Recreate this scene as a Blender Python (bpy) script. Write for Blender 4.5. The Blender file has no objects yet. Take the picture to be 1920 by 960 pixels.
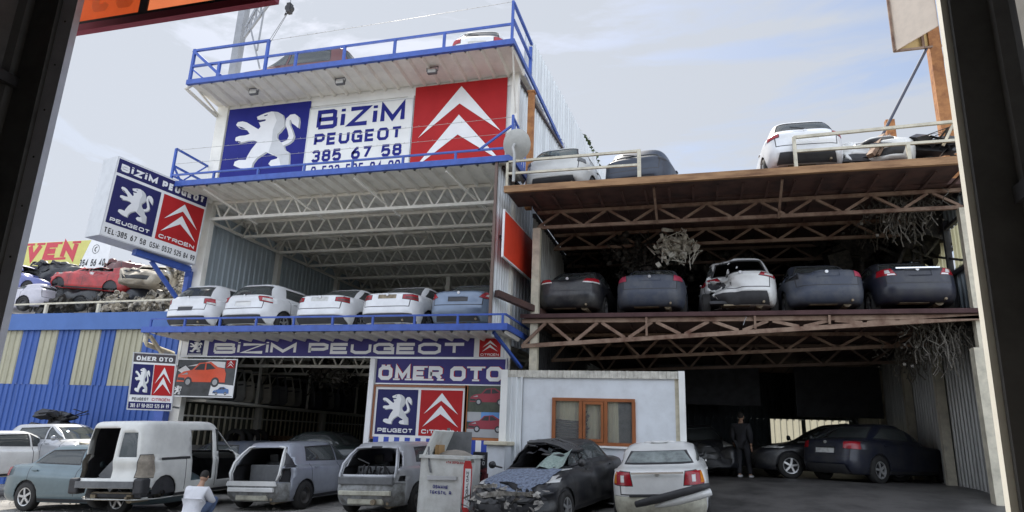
import bpy, bmesh, math, random
from mathutils import Vector, Matrix, noise, geometry
rad = math.radians
sc = bpy.context.scene
COL = sc.collection
random.seed(7)

# ------------------------------------------------------------------ camera
YAW, PITCH, ROLL, FPX, EYE = rad(15.9), rad(15.1), rad(2.1), 1250.0, 1.6
fw = Vector((-math.sin(YAW) * math.cos(PITCH), math.cos(YAW) * math.cos(PITCH), math.sin(PITCH)))
rt0 = Vector((math.cos(YAW), math.sin(YAW), 0)); up0 = rt0.cross(fw)
rt = math.cos(ROLL) * rt0 + math.sin(ROLL) * up0
up = -math.sin(ROLL) * rt0 + math.cos(ROLL) * up0
cam = bpy.data.objects.new('camera', bpy.data.cameras.new('camera')); COL.objects.link(cam)
cam.data.sensor_width = 36; cam.data.sensor_fit = 'HORIZONTAL'; cam.data.lens = 36 * FPX / 1920
cam.data.clip_start = 0.05; cam.data.clip_end = 5000
m = Matrix((rt, up, -fw)).transposed().to_4x4(); m.translation = (0, 0, EYE); cam.matrix_world = m
sc.camera = cam

# ------------------------------------------------------------------ sky, sun, exposure
SUN_EL, SUN_AZ = rad(52), rad(-38)          # azimuth from +Y towards +X: behind the buildings, to the left
world = bpy.data.worlds.new('World'); sc.world = world; world.use_nodes = True
nt = world.node_tree; N = nt.nodes; Lk = nt.links
for n in list(N): N.remove(n)
out = N.new('ShaderNodeOutputWorld'); bg = N.new('ShaderNodeBackground'); bg.inputs[1].default_value = 0.12
sky = N.new('ShaderNodeTexSky'); sky.sky_type = 'NISHITA'; sky.sun_disc = False
sky.sun_elevation = SUN_EL; sky.sun_rotation = SUN_AZ; sky.air_density = 1.0; sky.dust_density = 1.6; sky.ozone_density = 1.2
# thin cirrus: noise stretched over the sky dome, mixed towards white cloud
tc = N.new('ShaderNodeTexCoord'); mp = N.new('ShaderNodeMapping'); mp.inputs['Scale'].default_value = (1.1, 2.6, 7.0)
mp.inputs['Rotation'].default_value = (0.25, 0.1, 0.5)
n1 = N.new('ShaderNodeTexNoise'); n1.inputs['Scale'].default_value = 1.9; n1.inputs['Detail'].default_value = 9; n1.inputs['Roughness'].default_value = 0.62
n1.inputs['Distortion'].default_value = 0.5
rmp = N.new('ShaderNodeValToRGB'); rmp.color_ramp.elements[0].position = 0.40; rmp.color_ramp.elements[1].position = 0.62
rmp.color_ramp.elements[0].color = (0.18, 0.18, 0.18, 1); rmp.color_ramp.elements[1].color = (1, 1, 1, 1)
# more cloud towards the left of the view
vm = N.new('ShaderNodeVectorMath'); vm.operation = 'DOT_PRODUCT'; vm.inputs[1].default_value = (-0.8, 0.6, 0.0)
mr = N.new('ShaderNodeMapRange'); mr.inputs[1].default_value = 0.1; mr.inputs[2].default_value = 1.0; mr.inputs[3].default_value = 0.0; mr.inputs[4].default_value = 0.7
ad = N.new('ShaderNodeMath'); ad.operation = 'ADD'; ad.use_clamp = True
mx = N.new('ShaderNodeMixRGB')
# clouds brightened behind the photographer, added as unseen fill for the shaded facade
vb = N.new('ShaderNodeVectorMath'); vb.operation = 'DOT_PRODUCT'; vb.inputs[1].default_value = (0.25, -0.95, 0.15)
mb_ = N.new('ShaderNodeMapRange'); mb_.inputs[1].default_value = -0.25; mb_.inputs[2].default_value = 0.8; mb_.inputs[3].default_value = 1.0; mb_.inputs[4].default_value = 4.6
cl = N.new('ShaderNodeMixRGB'); cl.blend_type = 'MULTIPLY'; cl.inputs[0].default_value = 1; cl.inputs[1].default_value = (3.55, 3.8, 4.25, 1)
Lk.new(tc.outputs['Generated'], vb.inputs[0]); Lk.new(vb.outputs['Value'], mb_.inputs[0]); gl = N.new('ShaderNodeMapRange'); gl.inputs[1].default_value = 0.45; gl.inputs[2].default_value = 1.0; gl.inputs[3].default_value = 1.0; gl.inputs[4].default_value = 1.12   # thin cloud glows towards the sun
gv = N.new('ShaderNodeVectorMath'); gv.operation = 'DOT_PRODUCT'; gv.inputs[1].default_value = (-0.7, 0.66, 0.28); gm = N.new('ShaderNodeMath'); gm.operation = 'MULTIPLY'
Lk.new(tc.outputs['Generated'], gv.inputs[0]); Lk.new(gv.outputs['Value'], gl.inputs[0]); Lk.new(gl.outputs[0], gm.inputs[0]); Lk.new(mb_.outputs[0], gm.inputs[1]); Lk.new(gm.outputs[0], cl.inputs[2]); Lk.new(cl.outputs[0], mx.inputs[2])
Lk.new(tc.outputs['Generated'], mp.inputs[0]); Lk.new(mp.outputs[0], n1.inputs[0]); Lk.new(n1.outputs[0], rmp.inputs[0])
Lk.new(tc.outputs['Generated'], vm.inputs[0]); Lk.new(vm.outputs['Value'], mr.inputs[0])
# an old condensation trail: a soft streak along a great circle, broken up by noise
def skydir(px, py): return (rt * ((px - 960) / FPX) + up * ((480 - py) / FPX) + fw).normalized()
d1, d2 = skydir(1040, 118), skydir(1640, 26); tn = d1.cross(d2).normalized()
tv = N.new('ShaderNodeVectorMath'); tv.operation = 'DOT_PRODUCT'; tv.inputs[1].default_value = tn
ta = N.new('ShaderNodeMath'); ta.operation = 'ABSOLUTE'; tr = N.new('ShaderNodeMapRange'); tr.interpolation_type = 'SMOOTHSTEP'
tr.inputs[1].default_value = 0.0; tr.inputs[2].default_value = 0.016; tr.inputs[3].default_value = 1.1; tr.inputs[4].default_value = 0.0
ts = N.new('ShaderNodeVectorMath'); ts.operation = 'DOT_PRODUCT'; ts.inputs[1].default_value = ((d1 + d2).normalized()); tm = N.new('ShaderNodeMapRange'); tm.inputs[1].default_value = 0.93; tm.inputs[2].default_value = 0.99
n2 = N.new('ShaderNodeTexNoise'); n2.inputs['Scale'].default_value = 22; n2.inputs['Detail'].default_value = 5
tx_ = N.new('ShaderNodeMath'); tx_.operation = 'MULTIPLY'; ty_ = N.new('ShaderNodeMath'); ty_.operation = 'MULTIPLY'; tz_ = N.new('ShaderNodeMath'); tz_.operation = 'ADD'
Lk.new(tc.outputs['Generated'], tv.inputs[0]); Lk.new(tv.outputs['Value'], ta.inputs[0]); Lk.new(ta.outputs[0], tr.inputs[0])
Lk.new(tc.outputs['Generated'], ts.inputs[0]); Lk.new(ts.outputs['Value'], tm.inputs[0]); Lk.new(tc.outputs['Generated'], n2.inputs[0])
Lk.new(tr.outputs[0], tx_.inputs[0]); Lk.new(tm.outputs[0], tx_.inputs[1]); Lk.new(tx_.outputs[0], ty_.inputs[0]); Lk.new(n2.outputs[0], ty_.inputs[1])
Lk.new(rmp.outputs[0], tz_.inputs[0]); Lk.new(ty_.outputs[0], tz_.inputs[1]); Lk.new(tz_.outputs[0], ad.inputs[0]); Lk.new(mr.outputs[0], ad.inputs[1]); Lk.new(ad.outputs[0], mx.inputs[0])
Lk.new(sky.outputs[0], mx.inputs[1]); Lk.new(mx.outputs[0], bg.inputs[0]); Lk.new(bg.outputs[0], out.inputs[0])
sun = bpy.data.objects.new('sun', bpy.data.lights.new('sun', 'SUN')); COL.objects.link(sun)
sun.data.energy = 4.5; sun.data.angle = rad(0.6); sun.data.color = (1, 0.94, 0.85)
sd = Vector((math.sin(SUN_AZ) * math.cos(SUN_EL), math.cos(SUN_AZ) * math.cos(SUN_EL), math.sin(SUN_EL)))
sun.rotation_euler = sd.to_track_quat('Z', 'Y').to_euler(); sun.location = (-20, 20, 40)
vs = sc.view_settings; vs.view_transform = 'Standard'; vs.look = 'None'; vs.exposure = 0.52; vs.gamma = 1; vs.use_curve_mapping = False
sc.cycles.max_bounces = 6; sc.cycles.diffuse_bounces = 4; sc.cycles.glossy_bounces = 3; sc.cycles.transparent_max_bounces = 10
sc.cycles.transmission_bounces = 4; sc.cycles.caustics_reflective = False; sc.cycles.caustics_refractive = False
sc.cycles.use_denoising = True

# ------------------------------------------------------------------ small helpers
def P(px, py, Y):
    """world point of the photograph's pixel (1920 wide) on the plane at depth Y"""
    d = rt * ((px - 960) / FPX) + up * ((480 - py) / FPX) + fw
    return Vector((0, 0, EYE)) + d * (Y / d.y)
def ground_z(x, y):
    t = max(0.0, min(1.0, (x + 4.5) / 4.5)); t = t * t * (3 - 2 * t)      # a ramp leads up into the garage on the right
    return 0.12 + 0.04 * max(-30, min(3, x)) + (0.02 + 0.075 * t) * (max(-4, min(18.2, y)) - 12.5)
def PG(px, py):
    """point on the sloping ground under a pixel"""
    d = rt * ((px - 960) / FPX) + up * ((480 - py) / FPX) + fw
    t = 12 / d.y
    for _ in range(30):
        p = Vector((0, 0, EYE)) + d * t
        t *= (EYE - ground_z(p.x, p.y)) / max(1e-3, (EYE - p.z))
    return Vector((0, 0, EYE)) + d * t

MATS = {}
def mat(name, col, rough=0.6, metal=0.0, var=0.12, scale=3.0, bump=0.0, coat=0.0, col2=None, lo=0.42, hi=0.68, spec=0.5, stretch=None):
    if name in MATS: return MATS[name]
    M = bpy.data.materials.new(name); M.use_nodes = True; t = M.node_tree; b = t.nodes['Principled BSDF']
    b.inputs['Roughness'].default_value = rough; b.inputs['Metallic'].default_value = metal
    b.inputs['Coat Weight'].default_value = coat; b.inputs['Coat Roughness'].default_value = 0.08
    b.inputs['Specular IOR Level'].default_value = spec
    c = Vector(col); d2 = Vector(col2) if col2 else c * (1 - var)
    if var > 0 or col2:
        tc = t.nodes.new('ShaderNodeTexCoord'); mpp = t.nodes.new('ShaderNodeMapping')
        nz = t.nodes.new('ShaderNodeTexNoise'); nz.inputs['Scale'].default_value = scale; nz.inputs['Detail'].default_value = 6; nz.inputs['Roughness'].default_value = 0.65
        if stretch: mpp.inputs['Scale'].default_value = stretch
        r = t.nodes.new('ShaderNodeValToRGB'); r.color_ramp.elements[0].position = lo; r.color_ramp.elements[1].position = hi
        r.color_ramp.elements[0].color = (*c, 1); r.color_ramp.elements[1].color = (*d2, 1)
        t.links.new(tc.outputs['Object'], mpp.inputs[0]); t.links.new(mpp.outputs[0], nz.inputs[0])
        t.links.new(nz.outputs[0], r.inputs[0]); t.links.new(r.outputs[0], b.inputs['Base Color'])
        mr = t.nodes.new('ShaderNodeMapRange'); mr.inputs[3].default_value = rough * 0.85; mr.inputs[4].default_value = min(1, rough * 1.25)
        t.links.new(nz.outputs[0], mr.inputs[0]); t.links.new(mr.outputs[0], b.inputs['Roughness'])
        if bump > 0:
            bp = t.nodes.new('ShaderNodeBump'); bp.inputs['Strength'].default_value = bump; bp.inputs['Distance'].default_value = 0.02
            t.links.new(nz.outputs[0], bp.inputs['Height']); t.links.new(bp.outputs[0], b.inputs['Normal'])
    else:
        b.inputs['Base Color'].default_value = (*c, 1)
    MATS[name] = M; return M
def glassy(name, tint, rough=0.03, see=0.5):
    if name in MATS: return MATS[name]
    M = bpy.data.materials.new(name); M.use_nodes = True; t = M.node_tree
    for n in list(t.nodes): t.nodes.remove(n)
    o = t.nodes.new('ShaderNodeOutputMaterial'); g = t.nodes.new('ShaderNodeBsdfGlossy'); g.inputs['Roughness'].default_value = rough
    tr = t.nodes.new('ShaderNodeBsdfTransparent'); tr.inputs[0].default_value = (*[x * see for x in tint], 1)
    d = t.nodes.new('ShaderNodeBsdfDiffuse'); d.inputs[0].default_value = (*[x * 0.12 for x in tint], 1)
    a = t.nodes.new('ShaderNodeAddShader'); f = t.nodes.new('ShaderNodeFresnel'); f.inputs[0].default_value = 1.5
    mxs = t.nodes.new('ShaderNodeMixShader')
    t.links.new(tr.outputs[0], a.inputs[0]); t.links.new(d.outputs[0], a.inputs[1])
    t.links.new(f.outputs[0], mxs.inputs[0]); t.links.new(a.outputs[0], mxs.inputs[1]); t.links.new(g.outputs[0], mxs.inputs[2])
    t.links.new(mxs.outputs[0], o.inputs[0]); MATS[name] = M; return M
def translucent(name, col, diff=0.35):
    if name in MATS: return MATS[name]
    M = bpy.data.materials.new(name); M.use_nodes = True; t = M.node_tree
    for n in list(t.nodes): t.nodes.remove(n)
    o = t.nodes.new('ShaderNodeOutputMaterial'); a = t.nodes.new('ShaderNodeBsdfTranslucent'); d = t.nodes.new('ShaderNodeBsdfDiffuse')
    nz = t.nodes.new('ShaderNodeTexNoise'); nz.inputs['Scale'].default_value = 6
    r = t.nodes.new('ShaderNodeValToRGB'); r.color_ramp.elements[0].color = (*[c * 0.8 for c in col], 1); r.color_ramp.elements[1].color = (*col, 1)
    t.links.new(nz.outputs[0], r.inputs[0]); t.links.new(r.outputs[0], a.inputs[0]); t.links.new(r.outputs[0], d.inputs[0])
    mxs = t.nodes.new('ShaderNodeMixShader'); mxs.inputs[0].default_value = diff
    t.links.new(a.outputs[0], mxs.inputs[1]); t.links.new(d.outputs[0], mxs.inputs[2]); t.links.new(mxs.outputs[0], o.inputs[0])
    MATS[name] = M; return M

# ------------------------------------------------------------------ materials
WHITE = mat('white_steel_paint', (0.82, 0.80, 0.73), 0.5, var=0.14, scale=2.5)
WHITEW = mat('white_panel', (0.80, 0.80, 0.77), 0.45, var=0.10, scale=1.3)
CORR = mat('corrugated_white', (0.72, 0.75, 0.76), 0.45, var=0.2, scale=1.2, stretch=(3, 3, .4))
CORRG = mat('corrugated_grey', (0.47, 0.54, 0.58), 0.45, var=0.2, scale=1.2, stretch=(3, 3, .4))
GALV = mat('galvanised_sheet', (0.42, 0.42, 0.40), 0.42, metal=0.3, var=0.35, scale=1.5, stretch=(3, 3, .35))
CREAMC = mat('cream_column_paint', (0.66, 0.61, 0.48), 0.6, var=0.3, scale=4)
RUST = mat('rusty_steel', (0.29, 0.20, 0.145), 0.8, var=0, scale=2.6, col2=(0.12, 0.06, 0.04), bump=0.4)
RUSTO = mat('orange_rust', (0.42, 0.19, 0.07), 0.85, scale=5, col2=(0.24, 0.10, 0.045), bump=0.5)
RUSTW = mat('rusty_roof_lip', (0.38, 0.22, 0.11), 0.8, scale=2, col2=(0.15, 0.075, 0.04), bump=0.4, stretch=(.5, 3, 3))
REDB = mat('red_brown_deck_plank', (0.105, 0.055, 0.045), 0.85, scale=2, col2=(0.05, 0.032, 0.03), bump=0.3)
BLUE = mat('blue_steel_paint', (0.045, 0.105, 0.42), 0.45, var=0.25, scale=4)
BLUEF = mat('blue_fascia', (0.055, 0.14, 0.40), 0.5, var=0.15, scale=1.0)
BLUEW = mat('blue_corrugated', (0.035, 0.10, 0.36), 0.5, var=0.2, scale=1.5, stretch=(3, 3, .4))
BEIGE = mat('beige_fibre_sheet', (0.42, 0.40, 0.29), 0.6, var=0.25, scale=1.5, stretch=(3, 3, .4))
NAVY = mat('navy_sign_face', (0.022, 0.022, 0.11), 0.5, var=0.12, scale=2, spec=.2)
SBLUE = mat('royal_blue_sign_face', (0.014, 0.018, 0.20), 0.5, var=0.12, scale=2, spec=.2)
VIOLET = mat('violet_blue_sign_face', (0.055, 0.047, 0.20), 0.5, var=0.12, scale=2, spec=.2)
SRED = mat('red_sign_face', (0.43, 0.018, 0.02), 0.5, var=0.12, scale=2, spec=.2)
BRED = mat('bright_red_sheet', (0.82, 0.06, 0.022), 0.5, var=0.1, scale=1.5)
SWHITE = mat('white_vinyl', (0.80, 0.80, 0.80), 0.4, var=0.08, scale=2)
SGREY = mat('grey_vinyl', (0.40, 0.41, 0.42), 0.5, var=0.1)
FRAMEA = mat('aluminium_frame', (0.62, 0.63, 0.64), 0.35, metal=0.4, var=0.12)
BLACKV = mat('black_vinyl', (0.03, 0.03, 0.035), 0.4, var=0.1)
DARK = mat('dark_interior', (0.022, 0.022, 0.025), 0.85, var=0.3)
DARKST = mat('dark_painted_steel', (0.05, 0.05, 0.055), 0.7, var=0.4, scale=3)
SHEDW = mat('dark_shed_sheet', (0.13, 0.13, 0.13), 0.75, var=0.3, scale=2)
RUBBER = mat('tyre_rubber', (0.028, 0.027, 0.026), 0.8, var=0.3, scale=8)
ALLOY = mat('alloy_rim', (0.55, 0.55, 0.55), 0.3, metal=0.6, var=0.15)
STEELRIM = mat('dark_steel_rim', (0.09, 0.085, 0.08), 0.6, metal=0.3, var=0.3, scale=6)
CHROME = mat('chrome_trim', (0.75, 0.75, 0.76), 0.18, metal=0.9, var=0.06)
PLAST = mat('black_plastic', (0.035, 0.035, 0.038), 0.6, var=0.25, scale=6)
GREYPL = mat('grey_plastic', (0.16, 0.165, 0.17), 0.65, var=0.25, scale=6)
LAMPR = mat('red_lamp_lens', (0.36, 0.012, 0.022), 0.25, var=0.35, scale=14, coat=0.2)
LAMPC = mat('clear_lamp_lens', (0.62, 0.62, 0.60), 0.12, var=0.3, scale=12, coat=0.6)
LAMPO = mat('amber_lamp_lens', (0.75, 0.25, 0.02), 0.12, var=0.2, scale=14, coat=0.6)
EXH = mat('dusty_exhaust', (0.30, 0.25, 0.17), 0.75, metal=0.2, col2=(0.14, 0.10, 0.07), scale=5)
PLATE = mat('blank_plate', (0.60, 0.60, 0.58), 0.5, var=0.3, scale=10)
BROWNF = mat('brown_window_frame', (0.30, 0.105, 0.04), 0.4, var=0.2, scale=3)
PLASTER = mat('whitewashed_plaster', (0.66, 0.69, 0.72), 0.8, col2=(0.56, 0.58, 0.60), scale=1.6, bump=0.25)
CREAMS = mat('cream_stone', (0.60, 0.55, 0.42), 0.8, var=0.3, scale=5)
CONC = mat('concrete', (0.36, 0.35, 0.33), 0.9, var=0.3, scale=4, bump=0.3)
MIRR = mat('bare_aluminium', (0.42, 0.40, 0.36), 0.5, metal=0.4, col2=(0.12, 0.11, 0.10), scale=9, bump=0.5)
OILY = mat('oily_iron', (0.03, 0.028, 0.025), 0.55, metal=0.3, col2=(0.10, 0.088, 0.07), scale=11, bump=0.5)
GLASS = glassy('car_glass', (0.50, 0.56, 0.56), see=0.42)
GLASSG = glassy('green_tinted_glass', (0.62, 0.75, 0.70), see=0.75)
WGLASS = glassy('window_glass', (0.95, 0.96, 0.93), see=1.0)
DGLASS = mat('dusty_rear_glass', (0.30, 0.34, 0.33), 0.15, col2=(0.16, 0.18, 0.18), scale=5, coat=.5, lo=.35, hi=.65)
YELLOWT = translucent('translucent_yellow_sheet', (0.85, 0.80, 0.52))
def paint(name, col, var=0.10, rough=0.32, scale=2.5, col2=None, metal=0.0, coat=0.5):
    return mat(name, col, rough, metal, var, scale, coat=coat, col2=col2, bump=0)
PW = paint('white_car_paint', (0.76, 0.77, 0.78), 0.12)
PWD = paint('dusty_white_car_paint', (0.72, 0.72, 0.70), 0.14)
PWV = paint('weathered_white_van_paint', (0.74, 0.74, 0.70), 0.16, rough=0.42, coat=0.2)
PSIL = paint('silver_car_paint', (0.42, 0.43, 0.45), 0.16, metal=0.3)
PSILB = paint('bluish_silver_car_paint', (0.33, 0.35, 0.40), 0.16, metal=0.3)
PTEAL = paint('grey_green_car_paint', (0.115, 0.165, 0.185), 0.14, metal=0.3)
PGB = paint('grey_blue_car_paint', (0.15, 0.20, 0.28), 0.14, metal=0.3)
PSLATE = paint('dusty_slate_car_paint', (0.048, 0.058, 0.085), 0, rough=0.55, coat=.05, col2=(0.10, 0.105, 0.115), scale=3)
PBLACK = paint('dusty_black_car_paint', (0.012, 0.013, 0.017), 0, rough=0.42, coat=.15, col2=(0.065, 0.063, 0.06), scale=2.2)
PNAVY = paint('dark_navy_car_paint', (0.012, 0.015, 0.030), 0, rough=0.4, coat=.15, col2=(0.035, 0.036, 0.042), scale=2.5)
PDBLUE = paint('deep_blue_car_paint', (0.03, 0.05, 0.12), 0.2)
PRED = paint('bright_red_car_paint', (0.42, 0.018, 0.02), 0.25, col2=(0.16, 0.012, 0.012), coat=.25)
PMAROON = paint('dark_red_car_paint', (0.10, 0.016, 0.016), 0.2, coat=.2)
PBLUE = paint('violet_blue_car_paint', (0.09, 0.11, 0.32), 0.3)
PLILAC = paint('lilac_white_car_paint', (0.52, 0.50, 0.54), 0.2)
PCREAM = paint('bare_beige_car_paint', (0.45, 0.40, 0.32), 0, col2=(0.2, 0.17, 0.14), rough=0.7, coat=0)

# ------------------------------------------------------------------ objects, things, parts
def tag(o, label=None, cat=None, group=None, kind=None):
    if label: o['label'] = label
    if cat: o['category'] = cat
    if group: o['group'] = group
    if kind: o['kind'] = kind
    return o
WORLDROOTS = set()
def thing(name, label, cat, loc=(0, 0, 0), rot=(0, 0, 0), group=None, worldspace=False):
    o = bpy.data.objects.new(name, None); COL.objects.link(o); o.empty_display_size = 0.3
    o.location = loc; o.rotation_euler = rot
    if worldspace: WORLDROOTS.add(o.name)
    return tag(o, label, cat, group)
def rootof(o):
    while o.parent: o = o.parent
    return o
SPLIT = {'girt', 'side_girt', 'hanger', 'wind_brace', 'stay', 'corner_trim', 'light_strips', 'mezzanine_panel', 'side_wall', 'back_wall', 'joists', 'railing_brace', 'wall', 'billboard_post', 'cable', 'bolt', 'wall_frame', 'bracket', 'roof_cap', 'grille_bar'}
class MB:
    """collects shapes and links them as ONE mesh object"""
    def __init__(s): s.v = []; s.f = []; s.m = []; s.mi = 0
    def add(s, vs, fs):
        k = len(s.v); s.v += [tuple(p) for p in vs]
        s.f += [tuple(i + k for i in f) for f in fs]; s.m += [s.mi] * len(fs); return s
    def box(s, x0, x1, y0, y1, z0, z1):
        return s.add([(x0, y0, z0), (x1, y0, z0), (x1, y1, z0), (x0, y1, z0), (x0, y0, z1), (x1, y0, z1), (x1, y1, z1), (x0, y1, z1)],
                     [(0, 3, 2, 1), (4, 5, 6, 7), (0, 1, 5, 4), (1, 2, 6, 5), (2, 3, 7, 6), (3, 0, 4, 7)])
    def bar(s, p, q, w, h=None, up=(0, 0, 1)):
        p, q = Vector(p), Vector(q); h = h or w; d = (q - p).normalized(); u = Vector(up)
        if abs(d.dot(u)) > 0.98: u = Vector((0, 1, 0))
        a = d.cross(u).normalized() * w / 2; b = a.cross(d).normalized() * h / 2
        vs = [p - a - b, p + a - b, p + a + b, p - a + b, q - a - b, q + a - b, q + a + b, q - a + b]
        return s.add(vs, [(0, 1, 2, 3), (7, 6, 5, 4), (0, 4, 5, 1), (1, 5, 6, 2), (2, 6, 7, 3), (3, 7, 4, 0)])
    def tube(s, pts, r, n=8, caps=True):
        pts = [Vector(p) for p in pts]; rings = []; vs = []
        prev = None
        for i, p in enumerate(pts):
            d = (pts[min(i + 1, len(pts) - 1)] - pts[max(i - 1, 0)]).normalized()
            u = Vector((0, 0, 1)) if abs(d.z) < 0.9 else Vector((1, 0, 0))
            a = d.cross(u).normalized(); b = a.cross(d)
            if prev and a.dot(prev) < 0: a = -a; b = -b
            prev = a
            rr = r[i] if isinstance(r, (list, tuple)) else r
            vs += [p + a * math.cos(t) * rr + b * math.sin(t) * rr for t in [2 * math.pi * k / n for k in range(n)]]
        fs = []
        for i in range(len(pts) - 1):
            for k in range(n):
                fs.append((i * n + k, i * n + (k + 1) % n, (i + 1) * n + (k + 1) % n, (i + 1) * n + k))
        if caps: fs += [tuple(range(n))[::-1], tuple(range((len(pts) - 1) * n, len(pts) * n))]
        return s.add(vs, fs)
    def lathe(s, prof, o=(0, 0, 0), axis='y', n=24):
        o = Vector(o); vs = []; k = len(prof)
        for i in range(n):
            t = 2 * math.pi * i / n; c, sn = math.cos(t), math.sin(t)
            for (r, h) in prof:
                vs.append(o + (Vector((r * c, h, r * sn)) if axis == 'y' else Vector((r * c, r * sn, h)) if axis == 'z' else Vector((h, r * c, r * sn))))
        fs = []
        for i in range(n):
            for j in range(k - 1):
                a = i * k + j; b = ((i + 1) % n) * k + j
                fs.append((a, b, b + 1, a + 1))
        return s.add(vs, fs)
    def prism(s, poly, fr, n0, n1):
        """a flat outline (u, v) of any shape given thickness along the frame's normal"""
        tri = geometry.tessellate_polygon([[Vector((u, v, 0)) for u, v in poly]]); k = len(poly)
        vs = [fr(u, v, n1) for u, v in poly]
        fs = [tuple(t) for t in tri]
        if n1 != n0:
            vs += [fr(u, v, n0) for u, v in poly]
            fs += [(i, (i + 1) % k, k + (i + 1) % k, k + i) for i in range(k)]
        return s.add(vs, fs)
    def corr(s, o, U, V, nn, pitch=0.2, depth=0.03, flat=0.55):
        """corrugated sheet: ribs run along V"""
        o, U, V, nn = Vector(o), Vector(U), Vector(V), Vector(nn).normalized(); L = U.length; u = U / L
        n = max(1, round(L / pitch)); p = L / n; prof = []
        for i in range(n):
            x = i * p
            prof += [(x, 0), (x + p * flat, 0), (x + p * (flat + .1), depth), (x + p * (.9), depth)]
        prof.append((L, 0))
        vs = [o + u * x + nn * d for x, d in prof] + [o + u * x + nn * d + V for x, d in prof]; k = len(prof)
        return s.add(vs, [(i, i + 1, k + i + 1, k + i) for i in range(k - 1)])
    def pieces(s):
        par = list(range(len(s.v)))
        def find(a):
            while par[a] != a: par[a] = par[par[a]]; a = par[a]
            return a
        for f in s.f:
            for b in f[1:]: par[find(f[0])] = find(b)
        grp = {}
        for f, mi in zip(s.f, s.m): grp.setdefault(find(f[0]), []).append((f, mi))
        for fs in grp.values():
            q = MB(); ids = {}
            for f, mi in fs:
                for a in f:
                    if a not in ids: ids[a] = len(q.v); q.v.append(s.v[a])
                q.f.append(tuple(ids[a] for a in f)); q.m.append(mi)
            yield q
    def build(s, name, m, parent=None, smooth=False, bevel=0):
        if name in SPLIT and parent is not None:
            for q in s.pieces(): o = q.build1(name, m, parent, smooth, bevel)
            return o
        return s.build1(name, m, parent, smooth, bevel)
    def build1(s, name, m, parent=None, smooth=False, bevel=0):
        me = bpy.data.meshes.new(name); vs = s.v
        if parent is not None:
            r = rootof(parent)
            if r.name in WORLDROOTS: L = r.location; vs = [(a - L.x, b - L.y, c - L.z) for a, b, c in vs]
        me.from_pydata(vs, [], s.f)
        for mm in (m if isinstance(m, (list, tuple)) else [m]): me.materials.append(mm)
        if isinstance(m, (list, tuple)):
            me.polygons.foreach_set('material_index', s.m)
        if smooth: me.polygons.foreach_set('use_smooth', [True] * len(me.polygons))
        me.update()
        o = bpy.data.objects.new(name, me); COL.objects.link(o); o.parent = parent
        if bevel:
            b = o.modifiers.new('bevel', 'BEVEL'); b.width = bevel; b.segments = 2; b.limit_method = 'ANGLE'
        return o
def one(mb, name, m, label, cat, group=None, kind=None, loc=None, **k):
    """a thing that is one mesh; its origin is moved to its base"""
    if loc is None:
        xs, ys, zs = zip(*mb.v); loc = ((min(xs) + max(xs)) / 2, (min(ys) + max(ys)) / 2, min(zs))
    mb.v = [(a - loc[0], b - loc[1], c - loc[2]) for a, b, c in mb.v]
    o = mb.build(name, m, None, **k); o.location = loc
    return tag(o, label, cat, group, kind)
def frame(o, U, V):
    o, U, V = Vector(o), Vector(U).normalized(), Vector(V).normalized(); n = U.cross(V)
    return lambda u, v, w=0: o + U * u + V * v + n * w

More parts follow.
